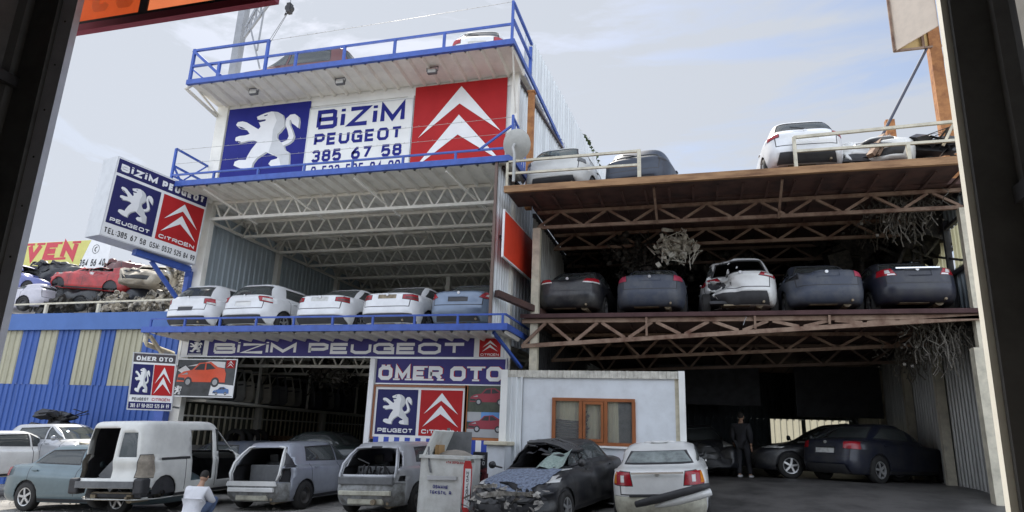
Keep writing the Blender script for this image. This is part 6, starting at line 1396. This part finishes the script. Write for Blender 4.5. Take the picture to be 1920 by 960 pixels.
for i in range(6):
    for k in range(6): u_, v_ = i / 5, k / 5; vsx.append((1.02 - .62 * v_ + .05 * math.sin(5 * u_ + 3 * v_), .08 + .56 * u_, .99 + .30 * v_ * (1 - .35 * (1 - u_)) + .04 * math.sin(7 * u_)))
mb.add(vsx, [(i * 6 + k, i * 6 + k + 1, i * 6 + 7 + k, i * 6 + 6 + k) for i in range(5) for k in range(5)]); mb.build('shattered_screen', mat('crazed_green_glass', (.34, .42, .38), .35, col2=(.18, .24, .22), scale=22), wk)
# white sedan and its fallen bumper
ws = at_car(1237, 12.4, 90, 'sedan_car', 'white sedan with amber and red tail lamps and its rear bumper off', 'sedan', PWD, seed=28, rear=1, lamps=[[(.44, .78), (.90, .78), (.90, 1.0), (.48, .99)]], extra_lamps=[([(.72, .80), (.88, .80), (.88, .97), (.72, .97)], LAMPO), ([(.58, .83), (.64, .83), (.64, .94), (.58, .94)], LAMPC)], plate=None, valance=None, glass=DGLASS, chrome=.985, dims=dict(W=1.72, H=1.36, L=4.3), mirrors=False, exhaust=False,
    skins=[('rear', 1, [(-.80, .18), (.80, .18), (.84, .60), (-.84, .60)], 'bare_rear_panel', PRIMER)], badge=True)
mb = MB(); mb.box(-2.16, -2.08, -.5, .5, .60, .622); mb.build('trunk_lip', PLAST, ws)
ba, bb_ = P(1192, 946, 11.9), P(1330, 910, 11.9)
t = thing('fallen_bumper', 'black and white rear bumper lying askew behind the white sedan', 'bumper', tuple(ba)); d = bb_ - ba
mb = MB(); pts = [ba + d * k / 8 + Vector((0, -.10 * math.sin(math.pi * k / 8), 0)) - ba for k in range(9)]
mb.tube(pts, [.05, .06, .065, .065, .065, .065, .065, .06, .04], 8)
mb.build('rubbing_strip', PLAST, t, smooth=True)
mb = MB()
mb.tube([q + Vector((.02, .03, -.10)) for q in pts[2:]], [.02, .05, .065, .07, .07, .07, .06], 8)
mb.build('bumper_skin', PWD, t, smooth=True)
mb = MB(); r = random.Random(31); g = PG(1170, 945); mb.add([(g.x + .9 * math.cos(a) * (1 + .3 * math.sin(3 * a)), g.y + .5 * math.sin(a), ground_z(g.x, g.y) + .03 + .01 * math.sin(5 * a)) for a in [i * math.pi / 9 for i in range(18)]], [tuple(range(18))])
one(mb, 'floor_mat', CONC, 'flat grey mat on the ground before the white sedan', 'mat')
# garage
at_car(1562, 21.0, 190, 'sedan_car', 'black sedan with shining alloy wheel nosing left inside the garage', 'sedan', PBLACK, seed=29, front=True, lamps=None, plate=None, exhaust=False, mirrors=True, wr=.33)
at_car(1546, 18.9, 43, 'estate_car', 'dark blue car with silver alloy wheel facing right inside the garage', 'sedan', PNAVY, seed=30, rear=1, lamps=[[(.50, .82), (.93, .80), (.93, 1.0), (.50, .98)]], exhaust=False, crush=[((.6, 0, 1.45), 1.2, (0, 0, -.10), .12, 3)], wr=.33)
at_car(1308, 22.0, -78, 'wrecked_car', 'dark wrecked car in the gloom left inside the garage', 'hatch', PBLACK, seed=31, front=True, lamps=None, plate=None, exhaust=False, crush=[((2.0, 0, .6), 1.1, (-.2, 0, 0), .25, 3)], wheels=(1, 1, 1, 1), wstyle='steel')
# dark cars in the shade of the ground floor of the white building
at_car(585, 18.6, 178, 'sedan_car', 'dark green black sedan in the shade behind the silver hatchbacks', 'sedan', paint('dark_green_black_paint', (.02, .028, .028), .3), seed=32, lamps=None, plate=None, exhaust=False, dz=.28)
at_car(420, 18.0, 175, 'hatchback_car', 'dark hatchback in the shade behind the white van', 'hatch', PSLATE, seed=33, lamps=None, plate=None, exhaust=False)
# ---- wrecks stacked on the blue building
RZ = fz1 - .25
def roof_wreck(px, py, y, rz, *a, tilt=(0, 0), **k):
    p = P(px, py, y); return make_car(a[0], a[1], a[2], a[3], (p.x, y, p.z), (rad(tilt[0]), rad(tilt[1]), rad(rz)), exhaust=False, badge=False, plate=None, handles=False, wstyle='steel', **k)
roof_wreck(182, 558, 23.0, 184, 'wrecked_car', 'bright red wrecked hatchback lying on top of the roof stack', 'hatch', PRED, seed=41, front=True, wheels=(0, 0, 0, 0), open_=('windscreen', 'side_windows'), tilt=(0, -4), dims=dict(H=1.36), crush=[((1.9, 0, .6), 1.2, (-.3, 0, .05), .55, 3.5), ((-.3, 0, 1.4), 1.3, (0, 0, -.22), .25, 3)])
roof_wreck(35, 556, 23.2, 2, 'wrecked_car', 'violet blue wrecked car body on the left of the roof stack', 'hatch', PBLUE, seed=42, wheels=(0, 0, 1, 1), lamps=[[(.58, .84), (.93, .80), (.93, 1.0), (.58, .97)]], open_=('windscreen', 'side_windows'), tilt=(0, 5), crush=[((1.2, 0, 1.0), 1.0, (0, 0, -.25), .2, 3)])
roof_wreck(292, 556, 23.4, -70, 'wrecked_car', 'stripped beige car front with bare radiator right of the red wreck', 'hatch', PCREAM, seed=43, front=True, wheels=(0, 0, 0, 0), open_=('windscreen', 'side_windows'), dims=dict(H=1.25), crush=[((1.5, 0, .8), 1.4, (0, 0, -.1), .3, 3)])
roof_wreck(30, 590, 22.2, 180, 'wrecked_car', 'pale lilac crushed car low on the left of the roof stack', 'hatch', PLILAC, seed=44, dims=dict(H=1.15), crush=[((0, 0, 1.2), 2.0, (0, 0, -.25), .12, 3)], lamps=None)
roof_wreck(225, 548, 24.2, 150, 'wrecked_car', 'dark red mangled car shell behind the stripped beige car on the roof', 'sedan', PMAROON, seed=47, dims=dict(H=1.3), crush=[((0, 0, 1.1), 2.2, (0, 0, -.1), .4, 3)], lamps=None, wheels=(0, 0, 0, 0), open_=('side_windows', 'windscreen'))
roof_wreck(90, 545, 24.2, 186, 'wrecked_car', 'black torn car shell between the blue and red roof wrecks', 'sedan', PBLACK, seed=48, dims=dict(H=1.3), crush=[((0, 0, 1.1), 2.2, (0, 0, -.1), .4, 3)], lamps=None, wheels=(0, 0, 0, 0), open_=('side_windows', 'windscreen'))
roof_wreck(128, 590, 23.0, 183, 'wrecked_car', 'flattened black car under the red wreck on the roof', 'sedan', PBLACK, seed=45, dims=dict(H=1.10), crush=[((0, 0, 1.1), 2.2, (0, 0, -.2), .2, 3)], lamps=None, front=True)
roof_wreck(215, 590, 23.4, 178, 'wrecked_car', 'flattened dark navy car beside the scrap heap on the roof', 'sedan', PNAVY, seed=46, dims=dict(H=1.05), crush=[((0, 0, 1.1), 2.2, (0, 0, -.2), .25, 3)], lamps=None, open_=('side_windows',))
mb = MB(); r = random.Random(77)
for k in range(30):
    px = r.uniform(190, 345); q = P(px, r.uniform(560, 582) - (max(0, px - 290)) * .5, 21.4 + r.random()); sub = lump(300 + k, .55, MIRR, 8); n0 = len(mb.v); mb.add([(a + q.x, b + q.y, c + q.z) for a, b, c in sub.v], sub.f)
for k in range(24):
    px = r.uniform(232, 345); q = P(px, r.uniform(508, 560), 23.0 + r.random() * 1.5); sub = lump(330 + k, .62, MIRR, 9); mb.add([(a + q.x, b + q.y, c + q.z) for a, b, c in sub.v], sub.f)
one(mb, 'scrap_heap', mat('cream_scrap_metal', (.52, .46, .36), .6, col2=(.05, .045, .04), scale=2.2, lo=.40, hi=.58), 'heap of pale cream engine and body scrap on the blue building roof', 'scrap', kind='stuff')
mb = MB(); r = random.Random(78)
for k in range(16):
    q = P(r.uniform(60, 215), r.uniform(566, 584), 21.8 + r.random() * .4); sub = lump(400 + k, .6, OILY, 8); mb.add([(a + q.x, b + q.y, c + q.z) for a, b, c in sub.v], sub.f)
one(mb, 'scrap_heap', OILY, 'heap of dark crushed scrap at the foot of the roof stack', 'scrap', kind='stuff')

# ------------------------------------------------------------------ container, red marker sign, boards
ca, cb = P(786, 946, 12.9), P(878, 950, 12.9)
cz = ground_z(ca.x, 12.9); ctop = P(830, 865, 12.9).z
t = thing('steel_container', 'white steel waste container with slanted open lid and small blue lettering', 'container', (ca.x, 12.9, cz), worldspace=True)
cx0, cx1 = P(786, 900, 12.9).x, P(866, 900, 12.9).x; CW = mat('worn_white_container', (.68, .69, .66), .6, col2=(.50, .50, .46), scale=3, bump=.2)
mb = MB(); mb.prism([(0, .06), (.06, 0), (cx1 - cx0 - .06, 0), (cx1 - cx0, .06), (cx1 - cx0 - .01, ctop - cz), (.03, ctop - cz)], frame((cx0, 12.9, cz + .08), (1, 0, 0), (0, 0, 1)), -1.15, 0); mb.build('bin_body', CW, t, bevel=.02)
frc = frame((cx0, 12.895, cz + .08), (1, 0, 0), (0, 0, 1)); cw, ch = cx1 - cx0, ctop - cz
mb = MB(); mb.prism([(-.02, ch - .03), (cw + .03, ch - .03), (cw + .03, ch + .03), (-.02, ch + .03)], frc, -1.17, .03); mb.build('rim', CW, t)
mb = MB(); mb.prism([(.18, ch * .62), (.78, ch * .64), (.78, ch * .70), (.18, ch * .69)], frc, .0, .03); mb.build('handle_bar', FRAMEA, t)
mb = MB(); lettering(mb, frc, 'OSMANE', .30, .62, ch * .49, ch * .545, .2, n=.008); lettering(mb, frc, 'TEKSTIL R', .24, .69, ch * .40, ch * .455, .2, n=.008); mb.build('lettering', SBLUE, t)
mb = MB(); lettering(mb, frc, 'ATIK', .55, .66, ch * .90, ch * .94, .2, n=.008); lettering(mb, frc, 'DEPOLAMA', .68, .93, ch * .90, ch * .94, .2, n=.008); mb.build('red_lettering', SRED, t)
l0, l1 = P(800, 862, 13.2), P(812, 826, 13.6)
mb = MB(); mb.box(cx0 + .02, cx0 + .05, 12.95, 14.0, ctop, ctop + .02)
lid0 = Vector((cx0 + .0, 12.95, ctop + .06)); mb2 = MB(); fl = lambda u_, v_, n_=0: lid0 + Vector((.22, 0, .52)).normalized() * v_ + Vector((0, 1, 0)) * u_ + Vector((.9, 0, -.4)) * n_
mb2.prism([(0, 0), (1.1, 0), (1.1, .58), (0, .58)], fl, 0, .05); mb2.build('lid', CW, t)
mb = MB(); mb.box(cx0 + .1, cx0 + .16, 14.02, 14.05, ctop, ctop + .65); mb.box(cx0 + .1, cx1 - .22, 14.0, 14.03, ctop + .05, ctop + .58); mb.build('lid_back', GREYPL, t)
mb = MB(); mb.tube([fl(.02, .25, .03), (cx0 + .2, 12.88, ctop - .08), (cx0 + .24, 12.88, ctop - .22)], .02, 8); mb.build('lever', GREYPL, t)
mb = MB(); g0 = P(842, 862, 13.4); mb.lathe([(0, .0), (.40, .0), (.36, .14), (.18, .22), (0, .24)], (g0.x + .1, 13.5, ctop - .02), 'z', 14); one(mb, 'sack', mat('grey_brown_sack', (.30, .27, .23), .9, var=.3), 'bulging grey sack sitting in the open container', 'sack', smooth=True)
mb = MB(); q = P(818, 856, 13.3); mb.box(q.x - .03, q.x + .06, 13.28, 13.6, ctop, ctop + .30); one(mb, 'cardboard_sheet', mat('cardboard', (.42, .26, .12), .9, var=.2), 'orange brown cardboard edge sticking out of the open container', 'cardboard')
# red marker with white label
ma = P(873, 948, 12.5)
t = thing('marker_post', 'red upright marker post with white label and white foot beside the container', 'post', (ma.x, 12.5, ground_z(ma.x, 12.5)), worldspace=True)
z0 = ground_z(ma.x, 12.5); zt_ = P(873, 864, 12.5).z; wm = .075
frm = frame((ma.x, 12.5, z0), (1, 0, 0), (0, 0, 1)); hm = zt_ - z0
mb = MB(); mb.prism([(-.05, .0), (.05, 0), (.05, hm * .22), (wm, hm * .27), (wm + .005, hm * .90), (wm - .03, hm), (-wm + .02, hm), (-wm - .005, hm * .92), (-wm, hm * .27), (-.05, hm * .22)], frm, -.05, 0); mb.build('shaft', mat('red_marker_plastic', (.52, .03, .03), .45, var=.2), t)
panel(frm, -wm + .035, wm + .0, hm * .29, hm * .88, .002, .008, 'label_plate', SWHITE, t); mb = MB(); lettering(mb, lambda u_, v_, n_=0: frm(.045 - v_, u_, n_), 'DOGALGAZ', hm * .40, hm * .84, .01, .055, .2, n=.010); mb.build('lettering', BLACKV, t)
mb = MB(); mb.box(ma.x - .08, ma.x + .08, 12.44, 12.56, z0 - .02, z0 + .16); mb.build('foot', SWHITE, t)
# black notice board leaning at the pier
qa = P(888, 900, 14.2)
t = thing('notice_board', 'black notice board with pale characters on a dark red stand by the pier', 'board', (qa.x, 14.2, ground_z(qa.x, 14.2)), worldspace=True)
na, nb_ = P(886, 876, 14.2), P(914, 848, 14.2); frn = frame((na.x, 14.2, na.z), (1, 0, 0), (0, 0, 1)); wn_, hn = nb_.x - na.x, nb_.z - na.z
panel(frn, 0, wn_, 0, hn, -.03, 0, 'board', BLACKV, t); mb = MB(); lettering(mb, frn, 'ANPE', .04, wn_ - .05, hn * .52, hn * .78, .22, n=.005); lettering(mb, frn, 'OTO', .07, wn_ - .05, hn * .16, hn * .42, .22, n=.005); mb.build('lettering', SGREY, t)
mb = MB(); gz = ground_z(qa.x, 14.2); mb.bar((na.x + .1, 14.15, gz), (na.x + wn_ - .05, 14.2, na.z - .02), .05); mb.bar((na.x + wn_ - .02, 14.1, gz), (na.x + wn_ - .02, 14.2, na.z), .05); mb.bar((na.x, 14.12, na.z - .06), (na.x + wn_, 14.12, na.z - .06), .04); mb.build('stand', mat('dark_red_steel', (.13, .02, .025), .5), t)
mb = MB(); mb.prism([(0.05, -.85), (wn_, -.85), (wn_, -.12), (.28, -.12)], frn, -.12, -.08); mb.build('lower_panel', MATS['dark_red_steel'], t)
mb = MB(); q = P(940, 893, 15.2); mb.box(q.x - .3, q.x + .02, 15.2, 15.3, -.3, q.z - .1); one(mb, 'stone_block', mat('brown_bricks', (.17, .09, .075), .9, var=.4), 'small brown brick stub between black wreck and pier', 'bricks')
mb = MB(); q = P(1148, 880, 16.0); mb.box(q.x - .22, q.x + .2, 15.9, 16.2, -.3, P(1148, 866, 16).z); one(mb, 'brick_stub', MATS['brown_bricks'], 'small brown brick stub beside the white sedan', 'bricks')

# ------------------------------------------------------------------ people
def skin_body(name, joints, edges, radii, m, parent, root=0, sub=2):
    bm = bmesh.new(); lay = bm.verts.layers.skin.verify(); vs = [bm.verts.new(j) for j in joints]
    for v, r in zip(vs, radii): v[lay].radius = (r, r) if not isinstance(r, tuple) else r
    vs[root][lay].use_root = True
    for a, b in edges: bm.edges.new((vs[a], vs[b]))
    me = bpy.data.meshes.new(name); bm.to_mesh(me); bm.free(); me.materials.append(m)
    o = bpy.data.objects.new(name, me); COL.objects.link(o); o.parent = parent
    s = o.modifiers.new('skin', 'SKIN'); s.use_smooth_shade = True; o.modifiers.new('sub', 'SUBSURF').levels = sub; o.modifiers['sub'].render_levels = sub
    return o
def ellipsoid(mb, c, r, n=14, tilt=None):
    c = Vector(c); vs = []
    for i in range(n + 1):
        t = math.pi * i / n
        for k in range(n * 2):
            p = 2 * math.pi * k / (n * 2); v = Vector((r[0] * math.sin(t) * math.cos(p), r[1] * math.sin(t) * math.sin(p), r[2] * math.cos(t)))
            if tilt: v = tilt @ v
            vs.append(c + v)
    k = n * 2; mb.add(vs, [(i * k + j, i * k + (j + 1) % k, (i + 1) * k + (j + 1) % k, (i + 1) * k + j) for i in range(n) for j in range(k)])
SKIN = mat('skin', (.42, .25, .17), .6, var=.1); HAIR = mat('dark_hair', (.02, .016, .013), .7, var=.3)
SHIRT = mat('white_shirt', (.74, .74, .77), .8, var=.1, scale=8, bump=.4); JEANS = mat('blue_jeans', (.10, .14, .24), .85, var=.3, scale=9, bump=.3); DCLO = mat('dark_clothes', (.025, .025, .03), .85, var=.3)
def fingers(mb, base, d, s=1.0, spread=Vector((0, 0, 1))):
    d = Vector(d).normalized(); spread = Vector(spread).normalized()
    for i, L in enumerate((.075, .085, .08, .065)):
        b = Vector(base) + spread * (.026 - .0175 * i); p1 = b + d * L * .5; p2 = p1 + (d + Vector((0, 0, -.6))).normalized() * L * .5; mb.tube([b - d * .02, p1, p2], [.0095, .009, .007], 6)
    b = Vector(base) + spread * .035 - d * .03; mb.tube([b, b + (d + spread).normalized() * .04, b + (d * 1.4 + spread * .6).normalized() * .065], [.011, .010, .008], 6)
# squatting man seen from behind, forward = +y
g = PG(362, 962); gx, gy = P(362, 930, 12.2).x, 12.2; gz = ground_z(gx, gy)
man = thing('person', 'man in white shirt and blue jeans squatting with his back turned by the van', 'person', (gx, gy, gz), (0, 0, rad(12)))
J = [(0, .06, .17), (0, .12, .32), (0, .18, .50), (0, .23, .62), (0, .28, .70), (0, .32, .76),                     # pelvis, waist, chest, neck base, neck, head base
     (-.19, .17, .57), (-.27, .27, .37), (-.20, .52, .34), (.19, .17, .57), (.27, .27, .37), (.20, .52, .34),       # arms
     (-.13, .10, .17), (-.25, .46, .40), (-.18, .32, .08), (-.18, .48, .05), (.13, .10, .17), (.27, .44, .42), (.20, .30, .08), (.20, .46, .05)]
skin_body('body', J, [(0, 1), (1, 2), (2, 3), (3, 4), (4, 5), (2, 6), (6, 7), (7, 8), (2, 9), (9, 10), (10, 11), (0, 12), (12, 13), (13, 14), (14, 15), (0, 16), (16, 17), (17, 18), (18, 19)],
          [.14, .13, .14, .08, .055, .06, .075, .05, .032, .075, .05, .032, .10, .075, .05, .045, .10, .075, .05, .045], SKIN, man)
skin_body('shirt', J[:4] + J[6:8] + J[9:11] + [(0, .05, .13), (-.245, .42, .36), (.245, .42, .36)], [(8, 0), (0, 1), (1, 2), (2, 3), (2, 4), (4, 5), (5, 9), (2, 6), (6, 7), (7, 10)], [(.21, .19), (.20, .165), (.20, .155), .10, .105, .075, .105, .075, (.205, .185), .06, .06], SHIRT, man)
skin_body('trousers', [J[0], J[12], J[13], J[14], J[16], J[17], J[18]], [(0, 1), (1, 2), (2, 3), (0, 4), (4, 5), (5, 6)], [.12, .115, .095, .07, .115, .095, .07], JEANS, man)
mb = MB(); tl = Matrix.Rotation(rad(-38), 3, 'X'); hc = Vector((0, .36, .83)); ellipsoid(mb, hc, (.078, .098, .118), 12, tl); ellipsoid(mb, hc + tl @ Vector((0, .10, -.02)), (.016, .022, .022), 8); 
for sx in (-1, 1): ellipsoid(mb, hc + tl @ Vector((sx * .08, .0, -.01)), (.012, .024, .034), 8)
mb.build('head', SKIN, man, smooth=True)
mb = MB(); ellipsoid(mb, hc + tl @ Vector((0, -.018, .022)), (.085, .098, .112), 12, tl); mb.build('hair', HAIR, man, smooth=True)
mb = MB()
for sx in (-1, 1):
    ellipsoid(mb, (sx * .19, .56, .33), (.022, .05, .042), 8); fingers(mb, (sx * .18, .60, .33), (0, 1, -.2), 1, (0, .2, 1))
mb.build('hands', SKIN, man, smooth=True)
mb = MB()
for sx in (-.18, .20): ellipsoid(mb, (sx, .40, .05), (.05, .14, .05), 10)
mb.build('shoes', PLAST, man, smooth=True)
# standing man in the dark garage
sx_ = P(1392, 850, 20.4).x; sy_ = 20.4; gz = ground_z(sx_, sy_)
man = thing('person', 'man in dark clothes and pale shoes standing in the dark garage', 'person', (sx_, sy_, gz), (0, 0, rad(-25)))
J = [(0, 0, .95), (0, 0, 1.12), (0, 0, 1.34), (0, 0, 1.46), (0, .01, 1.52), (0, .02, 1.58), (-.20, 0, 1.40), (-.25, -.03, 1.12), (-.24, .05, .86), (.20, 0, 1.40), (.25, -.03, 1.12), (.24, .05, .86),
     (-.10, 0, .90), (-.11, .02, .50), (-.11, -.02, .09), (-.12, .10, .05), (.10, 0, .90), (.14, .08, .50), (.16, .08, .09), (.17, .20, .05)]
skin_body('body', J, [(0, 1), (1, 2), (2, 3), (3, 4), (4, 5), (2, 6), (6, 7), (7, 8), (2, 9), (9, 10), (10, 11), (0, 12), (12, 13), (13, 14), (14, 15), (0, 16), (16, 17), (17, 18), (18, 19)],
          [.13, .12, .14, .08, .055, .06, .07, .048, .03, .07, .048, .03, .09, .065, .045, .04, .09, .065, .045, .04], SKIN, man)
skin_body('jacket', J[:4] + [J[6], J[7], J[9], J[10], (-.24, .04, .92), (.24, .04, .92), (0, 0, .78)], [(10, 0), (0, 1), (1, 2), (2, 3), (2, 4), (4, 5), (5, 8), (2, 6), (6, 7), (7, 9)], [(.18, .15), (.175, .145), (.19, .14), .085, .105, .092, .105, .092, .05, .05, (.175, .135)], DCLO, man)
skin_body('trousers', [J[0], J[12], J[13], J[14], J[16], J[17], J[18]], [(0, 1), (1, 2), (2, 3), (0, 4), (4, 5), (5, 6)], [.14, .11, .085, .065, .11, .085, .065], DCLO, man)
mb = MB(); hc = Vector((0, .03, 1.66)); ellipsoid(mb, hc, (.076, .096, .118), 12); ellipsoid(mb, hc + Vector((0, .1, -.015)), (.014, .022, .024), 8)
for s_ in (-1, 1): ellipsoid(mb, hc + Vector((s_ * .078, 0, -.01)), (.012, .022, .032), 8); ellipsoid(mb, hc + Vector((s_ * .03, .086, .015)), (.014, .010, .008), 6)
mb.build('head', SKIN, man, smooth=True)
mb = MB(); ellipsoid(mb, hc + Vector((0, -.018, .025)), (.083, .096, .108), 12); mb.build('hair', HAIR, man, smooth=True)
mb = MB()
for s_ in (-1, 1): ellipsoid(mb, (s_ * .24, .06, .82), (.022, .04, .05), 8); fingers(mb, (s_ * .24, .065, .775), (0, .15, -1), 1, (0, 1, 0))
mb.build('hands', SKIN, man, smooth=True)
mb = MB()
for s_, y_ in ((-.115, .05), (.165, .15)): ellipsoid(mb, (s_, y_, .05), (.05, .14, .05), 10)
mb.build('shoes', mat('pale_shoes', (.6, .6, .6), .6), man, smooth=True)
